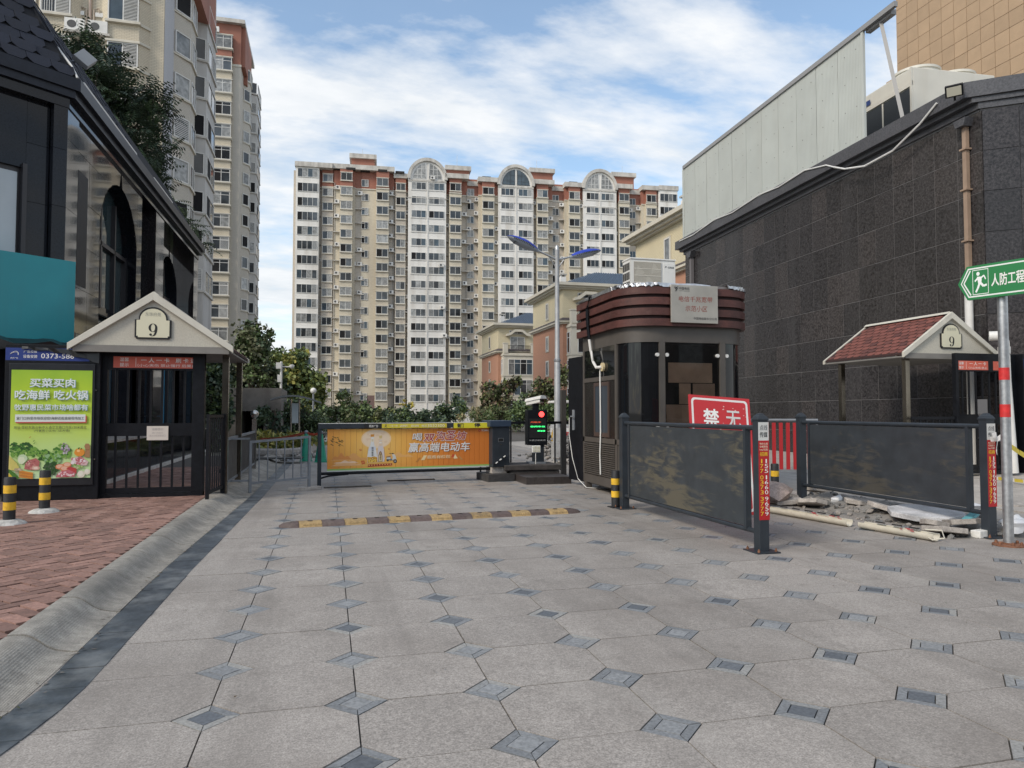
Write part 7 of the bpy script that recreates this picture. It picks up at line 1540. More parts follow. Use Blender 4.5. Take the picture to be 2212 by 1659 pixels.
for k in (0, 1, 2):
    zb = 26.75 - PA * k - 0.9
    MB().box(pc - 1.35, pc + 1.35, -0.75, 0, zb - 0.15, zb).build('ledge', slabm, tA)
    for d in (-0.72, 0.62): put('air_conditioner', ACM, tA, (pc + d, -0.3, zb), scale=(1.25, 1.2, 1.15))
    for d in (-0.55, 0.55): MB().box(pc + d - 0.25, pc + d + 0.2, -0.12, 0, zb + 1.35, zb + 1.62).build('duct_box', whitep, tA); MB().tube([(pc + d * .4, -0.1, zb + 0.6), (pc + d * .4, -0.1, zb + 1.8), (pc + d * .9, -0.1, zb + 1.9), (pc + d, -0.1, zb + 1.6)], 0.05, 6).build('hose', mat('pinkish_pipe2', (0.5, 0.42, 0.34), 0.6), tA)
def sidestack(par, ya, pxa, yb, pxb, yc, mat_, rows, zt, pitch, zref, wn_n, h, zlo=6, ztop=44, first=0):
    """a stack of bays on the side wall: an angled face from (ya) to (yb), then a flat face to yc"""
    x1 = px_on(par, pxb, yb); x0_ = -0.02
    MB().prism([(x0_, ya), (x1, yb), (x1, yc), (x0_, yc + 0.6)], zlo, ztop).build('bay', mat_, par)
    ang = math.atan2(yb - ya, x1 - x0_); ln = math.hypot(x1 - x0_, yb - ya)
    for k in rows:
        z = zref - pitch * k
        add_window(par, (x0_ + x1) / 2 + 0.012 * math.sin(ang), (ya + yb) / 2 - 0.03, z, ln * 0.86, h, wn_n, False, ang)
        add_window(par, x1 + 0.01, (yb + yc) / 2, z, (yc - yb) * 0.85, h, 2, False, R(90))
        MB().prism([(x0_, ya - 0.12), (x1 + 0.12, yb - 0.1), (x1 + 0.12, yc + .1), (x0_, yc + 0.7)], z - h / 2 - 0.14, z - h / 2 - 0.01).build('sill', slabm if mat_ is grr else sillm, par)
zA = lambda py, d: EYE + (890 - py) / 1550 * d
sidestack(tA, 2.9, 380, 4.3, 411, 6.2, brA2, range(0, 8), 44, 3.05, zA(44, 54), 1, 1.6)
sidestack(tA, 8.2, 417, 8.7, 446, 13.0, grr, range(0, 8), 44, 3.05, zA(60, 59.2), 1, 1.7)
MB().box(-2, px_on(tA, 420, 3), 2.9, 12, zA(8, 54), 44).build('upper_wall', terra, tA)
# ---- second tower
BY = 96.9; xB = at_y(519, 200, BY).x
tB = thing('apartment_tower', 'second slimmer apartment tower with a terracotta crown beyond the nearest tower', 'apartment tower', (xB, BY, 0))
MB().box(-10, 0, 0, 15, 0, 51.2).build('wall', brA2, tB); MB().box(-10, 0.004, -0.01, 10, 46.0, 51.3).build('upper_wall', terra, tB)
MB().box(-10.5, 0.5, -0.6, 12, 51.3, 51.8).build('roof', slabm, tB); MB().prism([(-0.2, 46.1), (0.5, 46.1), (0.5, 51.3), (-0.2, 51.3)], 0.5, 8, 'y').build('upper_wall', terra, tB)
a, b = px_on(tB, 456, -0.5), px_on(tB, 500, -0.5); MB().box(a - 0.3, b, -0.5, 0, 0, 49.6).build('bay', brA, tB); MB().box(a - 0.3, b, -0.505, 0, 46.3, 49.6).build('bay', terra, tB)
dB = 91.0
zB0 = EYE + (890 - 83) / 1550 * dB
for k in range(0, 15):
    z = zB0 - 2.89 * k; add_window(tB, (a + b) / 2 + 0.15, -0.53, z, (b - a) - 0.3, 1.65, 2, True, style='top')
    MB().box(a - 0.3, b + 0.12, -0.62, 0, z - 1.08, z - 0.9).build('sill', sillm, tB)
MB().box(-1.6, 0.1, -0.08, 0.02, 45.8, 46.1).build('band', sillm, tB); put('air_conditioner', ACM, tB, ((a + b) / 2 - 0.8, -0.5, 49.7))
sidestack(tB, 3.3, 529, 4.3, 540, 6.0, brA2, range(0, 14), 47, 2.82, EYE + (890 - 152) / 1550 * 95, 1, 1.5, 0, 47.5)
sidestack(tB, 8.0, 542, 8.4, 556, 13.5, grr, range(0, 14), 45, 2.82, EYE + (890 - 178) / 1550 * 99, 1, 1.5, 0, 45.8)
MB().box(0.0, px_on(tB, 536, 4.5), 3.2, 6.4, 45.0, 47.6).build('upper_wall', terra, tB)
flush_windows()

# ---- three villas stepping back on the right
brv = brickmat('villa_cream_brick', (0.68, 0.60, 0.41), (0.64, 0.565, 0.38), (0.40, 0.35, 0.25), 0.30, 0.11, (0.3, (0.42, 0.37, 0.28), 0.3))
pinkm = brickmat('villa_pink_brick', (0.50, 0.255, 0.165), (0.46, 0.235, 0.15), (0.36, 0.20, 0.14), 0.30, 0.11, (0.3, (0.33, 0.18, 0.12), 0.3))
plum = mat('villa_plum', (0.2, 0.12, 0.11), 0.8, noise=(1, 0.1)); vtrim = mat('villa_trim', (0.60, 0.56, 0.47), 0.65, noise=(1, 0.05), streak=(1.2, (0.42, 0.38, 0.3), 0.35))
tileb = mat('blue_roof_tile', (0.07, 0.10, 0.145), 0.45, noise=[(3, 0.2)], var=0.1)
tilemesh = None
def villa(label, x, y, L_, depth, zoff=0.0, front=True):
    """origin at the near left corner; front faces -y, side wall runs back along +y"""
    v = thing('villa', label, 'villa', (x, y, zoff), 0, 'pink and cream villas')
    MB().box(0, L_, 0.0, depth, 0, 11.3).build('wall', pinkm, v); MB().box(0.0, L_, 0.003, depth, 11.3, 15.2).build('wall', brv, v)
    def eave(z, o, h, m, nm): MB().box(-o, L_, -o, depth + o, z, z + h).build(nm, m, v)
    eave(11.2, 0.28, 0.18, vtrim, 'cornice_step'); eave(11.38, 0.5, 0.22, vtrim, 'cornice_step'); 
    MB().add([(-0.55, -0.55, 11.6), (L_, -0.55, 11.6), (L_, 0, 11.95), (0, 0, 11.95), (-0.55, depth + .5, 11.6), (0, depth, 11.95)], [(0, 1, 2, 3), (4, 0, 3, 5)]).build('skirt_roof', mat('skirt_tile', (0.09, 0.075, 0.08), 0.7, noise=(6, 0.3)), v)
    eave(15.2, 0.35, 0.16, vtrim, 'eaves_step'); eave(15.36, 0.65, 0.22, vtrim, 'eaves_step'); eave(15.58, 0.95, 0.34, vtrim, 'eaves')
    # hipped roof with rows of roll tiles
    rz, hr = 15.93, 2.6; o = 0.2; ry = depth / 2
    MB().add([(o, o, rz), (L_, o, rz), (L_, depth - o, rz), (o, depth - o, rz), (o + ry, ry, rz + hr), (L_, ry, rz + hr)], [(0, 1, 5, 4), (0, 4, 3), (3, 4, 5, 2), (0, 3, 2, 1)]).build('roof', tileb, v)
    mb = MB(); k = 0; xx = o + 0.2
    while xx < L_:
        top_ = min(1.0, (xx - o) / ry); mb.tube([(xx, o, rz + 0.05), (xx, o + (ry - o) * top_, rz + 0.05 + hr * top_)], 0.09, 5); xx += 0.32
    stuff(mb.build('roll_tile', tileb, v))
    MB().box(2.0, 2.7, depth * .55, depth * .55 + 0.7, 15.5, 18.0).build('chimney', whb, v); MB().box(1.9, 2.8, depth * .55 - .1, depth * .55 + 0.8, 18.25, 18.4).build('chimney_cap', slabm, v)
    for q in ((2.05, 0), (2.55, 0)): MB().box(q[0], q[0] + 0.12, depth * .55 + .1, depth * .55 + 0.6, 18.0, 18.25).build('chimney_leg', whb, v)
    # side windows
    for z, h in ((13.4, 1.9), (9.4, 1.7), (6.4, 1.7), (3.4, 1.7)):
        w_ = add_window(v, -0.01, depth * 0.48, z, 0.95, h, 1, False, R(-90)); MB().box(-0.62, 0.62, -0.07, 0.0, -h / 2 - 0.14, -h / 2).build('sill', vtrim, w_); MB().box(-0.62, 0.62, -0.07, 0.0, h / 2, h / 2 + 0.12).build('lintel', vtrim, w_)
        MB().box(-0.62, -0.478, -0.06, 0, -h / 2, h / 2).build('jamb', vtrim, w_); MB().box(0.478, 0.62, -0.06, 0, -h / 2, h / 2).build('jamb', vtrim, w_)
    if not front: return v
    # front bay with tall glazing, balcony above
    bx0_, bx1_ = 0.5, 5.6
    MB().box(bx0_, bx1_, -1.5, 0, 0, 11.15).build('bay', vtrim, v); MB().box(bx0_ - 0.12, bx1_ + 0.12, -1.65, 0, 10.75, 11.0).build('band', vtrim, v)
    for z in (9.0, 5.8, 2.6):
        add_window(v, (bx0_ + bx1_) / 2 + 0.15, -1.52, z, 3.9, 2.4, 4, False, style='top'); add_window(v, bx0_ - 0.02, -0.75, z, 0.95, 2.4, 1, False, R(-90), style='top')
        MB().box(bx0_ - 0.08, bx1_ + 0.08, -1.58, 0, z - 1.45, z - 1.25).build('band', vtrim, v)
    for xx in (bx0_, bx1_ - 0.7): MB().box(xx, xx + 0.7, -1.6, -0.9, 11.15, 12.6).build('balcony_pier', vtrim, v); MB().box(xx - .06, xx + 0.76, -1.66, -0.84, 12.6, 12.75).build('pier_cap', vtrim, v)
    mb = MB(); mb.box(bx0_ + 0.7, bx1_ - 0.7, -1.45, -1.40, 12.3, 12.36).box(bx0_ + 0.7, bx1_ - 0.7, -1.45, -1.40, 11.3, 11.36); mb.build('balcony_rail', black, v)
    bar = MB().box(-0.025, 0.025, -0.025, 0.025, 11.3, 12.3).mesh('baluster', black)
    for k in range(18): put('baluster', bar, v, (bx0_ + 0.8 + k * 0.205, -1.42, 0))
    add_window(v, 3.1, -0.02, 12.7, 2.4, 2.3, 2, False); MB().prism([(1.2, 13.9), (1.9, 14.05), (2.6, 14.6), (3.7, 14.6), (4.4, 14.05), (5.1, 13.9), (5.1, 14.2), (4.6, 14.35), (3.8, 14.95), (2.5, 14.95), (1.7, 14.35), (1.2, 14.2)], -0.75, 0.0, 'y').build('door_hood', vtrim, v)
    add_window(v, 3.1, -0.02, 15.0 - 0.45, 2.6, 0.62, 2, False); 
    add_window(v, 8.2, -0.02, 14.5, 1.7, 0.6, 2, False)
    for z, h in ((12.6, 2.0), (8.9, 2.0), (5.7, 2.0), (2.5, 2.0)): add_window(v, 8.2, -0.02, z, 1.6, h, 2, True)
    MB().box(5.62, L_, -0.005, 0.002, 0, 11.2).build('plum_wall', plum, v); MB().tube([(6.35, -0.1, 0), (6.35, -0.1, 15.4)], 0.07, 6).build('drainpipe', vtrim, v)
    return v
villa('nearest villa, mostly hidden, its yellow brick side and heavy eaves rising behind the granite hall', 26.55, 46.9, 12, 12.0, 1.0, True)
villa('middle villa with a blue tiled roof and pink side wall behind the street lamp pole', 26.05, 78.0, 16, 12.3, 0.2)
villa('smallest farthest villa with a balcony, in front of the long apartment block', 25.8, 109.2, 16, 12.3, -0.7)
flush_windows()
# ================================================================== trees, hedges and the yard behind the gate
bark = mat('bark', (0.10, 0.08, 0.06), 0.95, noise=(8, 0.3), bump=(20, 0.6, 0.02))
def leafmat(name, c, tr=0.25):
    m = mat(name, c, 0.55, noise=[(0.9, 0.25), (7, 0.2)])
    b = m.node_tree.nodes['Principled BSDF']; b.inputs['Transmission Weight'].default_value = 0.0
    return m
LG = {k: leafmat('leaf_' + k, c) for k, c in dict(dark=(0.058, 0.09, 0.042), mid=(0.115, 0.165, 0.058), light=(0.19, 0.225, 0.062), yellow=(0.33, 0.30, 0.075), blue=(0.055, 0.09, 0.06), red=(0.13, 0.085, 0.055), dull=(0.11, 0.12, 0.06), straw=(0.29, 0.25, 0.13)).items()}
tq_ = random.Random(99)
def rv(s=1.0): return Vector((tq_.gauss(0, s), tq_.gauss(0, s), tq_.gauss(0, s)))
def leaves(mb, c, rad, n, size, nm, droop=0.3, shell=0.55, lobes=9, asp=0.5):
    """leaf clumps: small folded blades gathered on lobes through an ellipsoid's volume"""
    c = Vector(c); rad = Vector(rad)
    lob = []
    for _ in range(lobes):
        d = rv().normalized(); r_ = shell + (1 - shell) * tq_.random()
        lob.append((Vector((d.x * rad.x * r_, d.y * rad.y * r_, d.z * rad.z * r_)), tq_.uniform(.22, .42), tq_.random()))
    for _ in range(n):
        l0, lr, sh = lob[tq_.randrange(lobes)]
        d = rv(0.55); p = c + l0 + Vector((d.x * rad.x, d.y * rad.y, d.z * rad.z)) * lr
        up = (rv() + Vector((0, 0, 0.6))).normalized(); ax_ = up.cross(rv()).normalized() if True else 0
        s = size * tq_.uniform(.6, 1.3); bx = up.cross(ax_).normalized() * s * asp
        ax_ = (ax_ + Vector((0, 0, -droop))).normalized() * s
        mb.add([p - bx * .1, p + ax_ * .5 - bx, p + ax_, p + ax_ * .5 + bx], [(0, 1, 2, 3)], min(nm - 1, int(max(0, min(.999, sh * .7 + tq_.random() * .3)) * nm)))
def limb(mb, a, b, r0, r1, n=5, wob=0.1):
    a, b = Vector(a), Vector(b); pts = [a.lerp(b, k / n) + (rv(wob * (b - a).length * .12) if 0 < k < n else Vector()) for k in range(n + 1)]
    mb.tube(pts, [r0 + (r1 - r0) * k / n for k in range(n + 1)], 6, 0)
def tree(label, cat, x, y, h, crowns, cols, n, size, trunk=0.1, name='tree', grp=None, z=0.0, split=0.45, asp=0.5, droop=0.3, lobes=12):
    t = thing(name, label, cat, (x, y, z), 0, grp)
    tk = MB(); top = Vector((tq_.uniform(-.2, .2), tq_.uniform(-.2, .2), h * split)); limb(tk, (0, 0, -0.1), top, trunk, trunk * .7)
    for cx, cy, cz, rx, ry, rz, w in crowns:
        for _ in range(3): limb(tk, top, (cx + tq_.uniform(-.5, .5) * rx, cy + tq_.uniform(-.5, .5) * ry, cz + tq_.uniform(-.2, .6) * rz), trunk * .5, trunk * .1)
    tk.build('trunk', bark, t); lv = MB()
    tot = sum(c[6] for c in crowns)
    for cx, cy, cz, rx, ry, rz, w in crowns: leaves(lv, (cx, cy, cz), (rx, ry, rz), int(n * w / tot), size, len(cols), droop, lobes=lobes, asp=asp)
    lv.build('crown', [LG[c] for c in cols], t); return t
# compound leaved tree over the shop roof
def frondtree():
    t = thing('tree', 'dark tree of heaven with feathery compound leaves rising behind the shop roof', 'tree', (-9.6, 24.0, 0))
    tk = MB(); lv = MB(); 
    cl = [(322, 318, 1.0), (285, 280, 1.3), (240, 235, 1.5), (205, 185, 1.3), (238, 172, 1.0), (158, 140, 1.0), (292, 225, 1.0), (185, 225, 1.4), (318, 378, 0.55), (190, 128, 0.7), (275, 340, 1.2), (225, 300, 1.5), (322, 222, 0.6), (300, 350, 0.8), (150, 190, 1.2), (255, 195, 1.0), (332, 200, 0.4)]
    for px, py, r_ in cl:
        c = at_y(px, py, 24.0) - Vector((-9.6, 24.0, 0)); c.y += tq_.uniform(-1.2, 1.2)
        limb(tk, (0, 0, 4), c, 0.10, 0.025, 6, 0.4)
        for _ in range(int(95 * r_)):
            d = rv().normalized() * tq_.random() ** .5 * r_ * 0.72; b = c + Vector((d.x, d.y, d.z * .9))
            dr = (rv(.7) + (b - c) * 0.8 + Vector((0, 0, 0.15))).normalized(); ln = tq_.uniform(.4, .72); nl = 7
            sd = dr.cross(Vector((0, 0, 1))); sd = (sd.normalized() if sd.length > .01 else Vector((1, 0, 0))); mi = tq_.choice((0, 0, 0, 1, 1, 2)); p = b.copy()
            for k in range(nl):
                p = p + dr * (ln / nl); dr = (dr + Vector((0, 0, -0.11))).normalized(); w = 0.19 * math.sin(math.pi * (k + 1.2) / (nl + 1.6))
                for s_ in (1, -1):
                    tip = p + sd * s_ * w + dr * 0.05 + Vector((0, 0, -0.06)); wd = dr * 0.028; md = (p + tip) / 2 + Vector((0, 0, .008))
                    lv.add([p, md - wd, tip, md + wd], [(0, 1, 2, 3)], mi)
    limb(tk, (0, 0, 0), (0, 0, 4.2), 0.22, 0.13); tk.build('trunk', bark, t); lv.build('crown', [mat('ailanthus_dark', (0.036, 0.06, 0.034), 0.5, noise=(2, 0.3)), mat('ailanthus_mid', (0.062, 0.10, 0.045), 0.5, noise=(2, 0.3)), mat('ailanthus_blue', (0.045, 0.076, 0.055), 0.5, noise=(2, 0.3))], t)
frondtree()
def frond_shrub(label, pts_, y):
    base = at_y(pts_[0][0], pts_[0][1], y); t = thing('tree', label, 'tree', (base.x, y, 0)); lv = MB(); tk = MB()
    for px, py, r_ in pts_:
        c = at_y(px, py, y) - Vector((base.x, y, 0)); limb(tk, (0, 0, 0), c, 0.05, 0.02)
        for _ in range(int(26 * r_)):
            b = c + rv(.25 * r_); dr = (rv(.6) + Vector((.4, 0, .2))).normalized(); ln = .55; p = b.copy(); sd = dr.cross(Vector((0, 0, 1))).normalized()
            for k in range(7):
                p = p + dr * (ln / 7); dr = (dr + Vector((0, 0, -0.12))).normalized(); w = 0.17 * math.sin(math.pi * (k + 1.2) / 8.6)
                for s_ in (1, -1): lv.add([p, p + sd * s_ * w * .5 + dr * .05, p + sd * s_ * w + Vector((0, 0, -.05)), p + sd * s_ * w * .5 - dr * .01], [(0, 1, 2, 3)], 0)
    tk.build('trunk', bark, t); lv.build('crown', [LG['dark']], t)
frond_shrub('lower feathery tree tips showing over the far end of the shop roof', [(372, 460, .8), (400, 492, .9), (420, 520, .8), (385, 480, .7)], 29.0)
def P3(px, py, y): v = at_y(px, py, y); return v
def crown(px, py, rx_px, rz_px, y, ox, w=None, dy=0.0, ry=None):
    c = P3(px, py, y + dy); sc = (y * math.cos(YAW)) / 1550
    rx, rz = rx_px * sc * 1.02, rz_px * sc; return (c.x - ox, dy, c.z, rx, ry or rx, rz, w or rx * rz)
def yard_tree(label, px, y, crowns, cols, n, size, trunk=0.1, cat='tree', grp=None, **k):
    ox = at_y(px, 900, y).x; return tree(label, cat, ox, y, max(c[1] for c in [(0, 3)]), [crown(*c[:4], y, ox) for c in crowns], cols, n, size, trunk, grp=grp, **k)
G_ = 'trees and shrubs behind the gate'
yard_tree('dense dark shrub tree seen between the left gate posts', 458, 27, [(462, 860, 38, 80), (455, 930, 34, 60), (450, 800, 24, 40)], ('dark', 'blue', 'mid'), 5200, 0.15, 0.08, grp=G_, lobes=22)
yard_tree('tall thin tree with loose upright twigs beside the left shelter roof', 545, 33, [(548, 745, 34, 45), (560, 800, 38, 48), (525, 770, 22, 46), (545, 710, 16, 22), (580, 730, 12, 26)], ('mid', 'dull', 'dark'), 3600, 0.16, 0.09, grp=G_, lobes=26)
yard_tree('big round tree turning yellow green at the top, before the apartment block end', 625, 44, [(622, 790, 42, 38), (650, 830, 46, 48), (600, 830, 34, 44), (630, 880, 56, 42), (680, 845, 22, 36), (640, 770, 26, 18), (596, 785, 20, 22)], ('dark', 'mid', 'light', 'light', 'yellow'), 9500, 0.22, 0.2, grp=G_, lobes=22)
yard_tree('small yellowing tree crown low against the apartment block edge', 672, 45, [(672, 826, 26, 20), (684, 850, 16, 20)], ('mid', 'light', 'yellow', 'yellow'), 1600, 0.2, 0.06, grp=G_, lobes=14)
yard_tree('bamboo like dark green bush behind the left end of the advertisement gate', 655, 30, [(650, 930, 38, 46), (640, 885, 26, 28), (680, 920, 24, 36), (620, 945, 20, 40)], ('blue', 'dark', 'mid'), 5200, 0.18, 0.05, 'bush', G_, asp=0.18, lobes=24)
yard_tree('dark shadowy tree right behind the concrete shed', 500, 34, [(500, 850, 46, 60), (470, 800, 40, 50), (590, 830, 30, 40)], ('dark', 'dark', 'mid'), 4200, 0.2, 0.1, grp=G_, lobes=20)
yard_tree('small dark leaved sapling in front of the concrete shed doorway', 585, 26.2, [(585, 905, 26, 22), (600, 930, 20, 26), (570, 890, 16, 12)], ('dark', 'blue'), 900, 0.11, 0.03, 'sapling', G_, lobes=12)
yard_tree('feathery light green young tree before the brick bays, above the gate', 748, 62, [(748, 880, 24, 22), (742, 858, 13, 14), (768, 890, 16, 14)], ('mid', 'light', 'dull'), 1500, 0.28, 0.06, grp=G_, asp=0.3, lobes=16)
yard_tree('dark upright shrub beside the white bay, left of the villas', 988, 62, [(988, 878, 18, 26), (982, 900, 20, 18)], ('dark', 'blue', 'mid'), 1300, 0.26, 0.06, grp=G_, lobes=12)
yard_tree('rusty flowered loose tree in front of the smallest villa', 1085, 58, [(1062, 840, 22, 18), (1098, 835, 18, 20), (1080, 868, 30, 24), (1118, 825, 12, 14), (1050, 868, 12, 20)], ('mid', 'dull', 'dull', 'red', 'light'), 2400, 0.24, 0.09, grp=G_, lobes=26)
yard_tree('dark leafy tree between the two pink villas', 1140, 55, [(1138, 872, 26, 26), (1126, 892, 26, 20)], ('dark', 'mid', 'blue'), 2000, 0.24, 0.09, grp=G_, lobes=16)
yard_tree('brownish loose tree in front of the middle villa beside the lamp pole', 1180, 52, [(1172, 832, 24, 18), (1188, 858, 26, 26), (1160, 862, 16, 22), (1216, 815, 12, 26)], ('mid', 'dull', 'dull', 'red', 'light'), 2600, 0.22, 0.09, grp=G_, lobes=26)
yard_tree('green bush behind the number plate kiosk and lamp pole', 1200, 40, [(1206, 892, 34, 22), (1172, 895, 22, 18), (1228, 880, 14, 22)], ('dark', 'mid', 'mid'), 2600, 0.2, 0.06, 'bush', G_, lobes=18)
yard_tree('dark reddish shrub by the little white kiosk behind the gate', 1018, 54, [(1014, 898, 16, 14)], ('dark', 'red', 'dark'), 700, 0.2, 0.04, 'shrub', G_, lobes=8)
def hedge(label, x0_, x1_, y, z1_, cols, n, size, cat='hedge', asp=0.5, dp=1.2, name='hedge', kind=None):
    t = thing(name, label, cat, ((x0_ + x1_) / 2, y, 0)) if not kind else None
    lv = MB(); w = (x1_ - x0_) / 2; ox = 0 if t else (x0_ + x1_) / 2; oy = 0 if t else y
    k_ = max(4, int(w * 1.6))
    for k in range(k_):
        hz_ = z1_ * tq_.uniform(.8, 1.04)
        leaves(lv, (ox - w + 2 * w * (k + .5) / k_, oy + tq_.uniform(-.4, .4), hz_ * .52), (w / k_ * 1.5, dp, hz_ * .5), n // k_, size, len(cols), 0.2, lobes=7, asp=asp)
    o = lv.build('foliage' if t else name, [LG[c] for c in cols], t)
    if kind: stuff(o)
    return t or o
h0 = at_y(858, 880, 48).x; h1 = at_y(1000, 880, 48).x
hedge('long clipped dark green hedge behind the advertisement gate before the white bay', h0 - .6, h1, 48, 2.0, ('dark', 'blue', 'mid'), 5200, 0.16)
hedge('low shaggy green shrubs behind the left half of the advertisement gate', at_y(692, 890, 44).x, at_y(800, 890, 44).x, 44, 1.9, ('dark', 'mid', 'mid', 'dull'), 5200, 0.17)
hedge('low mixed shrubs between the long hedge and the shaggy shrubs', at_y(796, 890, 50).x, at_y(862, 890, 50).x, 50, 1.7, ('mid', 'dull', 'light', 'dark'), 2200, 0.17)
hedge('dry straw coloured ornamental grass bank in front of the villas', at_y(1000, 890, 46).x, at_y(1135, 890, 46).x, 46, 1.75, ('straw', 'dull', 'mid', 'straw'), 6000, 0.26, 'ornamental grass', 0.12, name='grass_bank')
hedge('green hedge at the foot of the villas, right of the kiosk', at_y(1118, 890, 43).x, at_y(1262, 890, 43).x, 43, 2.0, ('dark', 'mid', 'mid', 'blue'), 5200, 0.18)
hedge('', at_y(640, 900, 70).x, at_y(1240, 900, 70).x, 70, 1.7, ('dark', 'mid', 'dull'), 9000, 0.3, name='undergrowth', kind=1)
t = thing('flowering_shrub', 'small bright yellow flowering shrub poking out above the long hedge', 'shrub', (at_y(880, 872, 49).x, 49.2, 0)); lv = MB(); c = at_y(880, 872, 49.2); leaves(lv, (0, 0, c.z), (.5, .4, .25), 180, 0.12, 1, lobes=8); limb(lv, (0, 0, 0), (0, 0, c.z), 0.04, 0.02); lv.build('flowers', [mat('flower_yellow', (0.42, 0.34, 0.03), 0.6)], t)
# small white kiosk roof behind the hedge
kp = at_y(1005, 888, 52); t = thing('garden_kiosk', 'little white gabled garden kiosk peeping over the motor box', 'kiosk', (kp.x, 52, 0)); MB().box(-.8, .8, 0, 1.5, 0, 1.45).build('wall', whb, t); MB().prism([(-1.0, 1.45), (1.0, 1.45), (0, 1.85)], -0.15, 1.65, 'y').build('roof', slabm, t)
# concrete shed
cg = mat('stained_concrete', (0.19, 0.175, 0.16), 0.95, noise=[(3, 0.2), (40, 0.15)], streak=(2.2, (0.07, 0.065, 0.06), 0.8))
sx0, sx1 = at_y(505, 900, 28).x, at_y(607, 900, 28).x; sz = at_y(560, 838, 28).z; dzt = at_y(560, 885, 28).z
shd = thing('concrete_shed', 'stained concrete basement entrance shed with a black doorway', 'shed', (sx0, 28, 0)); sw2 = sx1 - sx0; dw = at_y(569, 900, 28).x - sx0
MB().box(dw, sw2, 0, 4, 0, dzt).build('wall', cg, shd); MB().box(-0.2, sw2, 0, 4, dzt, sz).build('parapet', cg, shd); MB().box(-0.2, dw + 0.3, -0.25, 0.0, dzt - 0.05, dzt + 0.12).build('lintel', cg, shd); MB().box(-0.2, 0.25, 0, 4, 0, dzt).build('wall', cg, shd); MB().box(0.25, dw, 1.6, 1.7, 0, dzt).build('doorway', mat('shed_dark', (0.01, 0.01, 0.011), 0.95), shd)
# cctv pole
cp = at_y(605, 1000, 31); t = thing('camera_pole', 'white slim pole with small cameras and a box near the top beside the shed', 'pole', (cp.x, 31, 0)); zc = at_y(605, 786, 31).z
MB().tube([(0, 0, 0), (0, 0, zc + .1)], 0.045, 8).build('pole', whitep, t); MB().box(-0.14, 0.02, -0.12, 0.08, zc - 0.75, zc - 0.45).build('box', whitep, t); MB().box(-0.2, 0.0, -0.14, 0.1, zc - .2, zc + 0.05).build('camera', whitep, t); MB().tube([(0, 0, zc - 0.12), (0.42, 0, zc - 0.12)], 0.025, 6).build('arm', whitep, t); MB().lathe([(0.002, -0.1), (0.07, -0.06), (0.1, 0), (0.1, 0.06), (0.03, 0.08)], 10, (0.42, 0, zc - 0.1)).build('dome_camera', whitep, t, smooth=True)
# curved stainless canopy sign by the flower bed
c0 = at_y(631, 985, 27); zt = at_y(631, 862, 27).z
t = thing('shelter_sign', 'thin standing notice frame with a curved hood beside the flower bed', 'sign', (c0.x, 27, 0))
for x in (-0.06, 0.22): MB().tube([(x, 0, 0), (x, 0, zt)], 0.035, 8).build('leg', steel, t)
MB().box(-0.02, 0.2, -0.03, 0.03, 0.9, zt - 0.15).build('panel', mat('pale_panel', (0.45, 0.5, 0.52), 0.2), t)
mb = MB(); pts = [(-0.75 + 1.75 * k / 12, 0.22 * math.sin(math.pi * (k + 1.5) / 13)) for k in range(13)]
mb.prism([(a, zt + b - 0.2 + 0.12) for a, b in pts][::-1] + [(a, zt + b - 0.26 + 0.12) for a, b in pts], -0.35, 0.35, 'y'); mb.build('hood', mat('hood_metal', (0.24, 0.25, 0.26), 0.3, 0.8), t)
# flower bed with stone edge, boundary tape, cones
fb = thing('flower_bed', 'low planted bed with a curved stone edge beside the kerb beyond the gate', 'flower bed', at_z(560, 980, 0) * 1.0)
a = at_z(568, 1000, 0); b = at_z(660, 985, 0)
fb.location = (0, 0, 0); edge = [at_z(545, 985, .05), at_z(600, 986, .05), at_z(640, 984, .05), at_z(664, 979, .05), at_z(676, 972, .05), at_z(672, 966, .05)]
MB().tube([tuple(p + Vector((0, 0, .06))) for p in edge], 0.16, 8).build('stone_edge', stone, fb)
MB().prism([(p.x, p.y + 0.1) for p in edge] + [(edge[0].x, edge[-1].y + 2)], 0.0, 0.16).build('soil', soil, fb)
lv = MB()
for k in range(14):
    f = k / 13; p = edge[0].lerp(edge[3], f); leaves(lv, (p.x, p.y + .9 + tq_.uniform(0, 1.4), 0.36), (.5, .5, .28), 150, 0.22, 3, lobes=5, asp=0.16)
lv.build('planting', [LG['light'], LG['yellow'], LG['mid']], fb)
conem = mat('cone_green', (0.02, 0.30, 0.19), 0.5, noise=(4, 0.1))
for px, py, lab in ((661, 996, 'slim green traffic cone by the flower bed end, nearest the grey railing'), (693, 998, 'slim green traffic cone just behind the advertisement gate end post')):
    p = at_z(px, py, 0); t = thing('traffic_cone', lab, 'traffic cone', p, 0, 'green traffic cones'); MB().lathe([(0.16, 0.0), (0.155, 0.02), (0.045, 0.72), (0.04, 0.74)], 14).build('cone', conem, t, smooth=True); MB().lathe([(0.05, 0.73), (0.055, 0.77), (0.03, 0.81), (0.005, 0.82)], 12).build('knob', greyrail, t, smooth=True)
    MB().box(-0.16, 0.16, -0.16, 0.16, 0, 0.02).build('base', conem, t)
pA, pB, pC = at_y(562, 964, 22.5), at_z(661, 996, 0), at_z(693, 998, 0); pB.z = pC.z = 0.76; pA.z = 0.5
t = thing('barrier_tape', 'orange red tape strung across the yard past the flower bed to the green cones', 'tape', pA); om = mat('orange_tape', (0.55, 0.085, 0.04), 0.5)
def sag(a, b, s): return [tuple(a.lerp(b, k / 8) - pA + Vector((0, 0, -s * math.sin(math.pi * k / 8)))) for k in range(9)]
ribbon(sag(pA, pB, 0.06), 0.07, t, om); ribbon(sag(pB, pC, 0.05), 0.06, t, om)
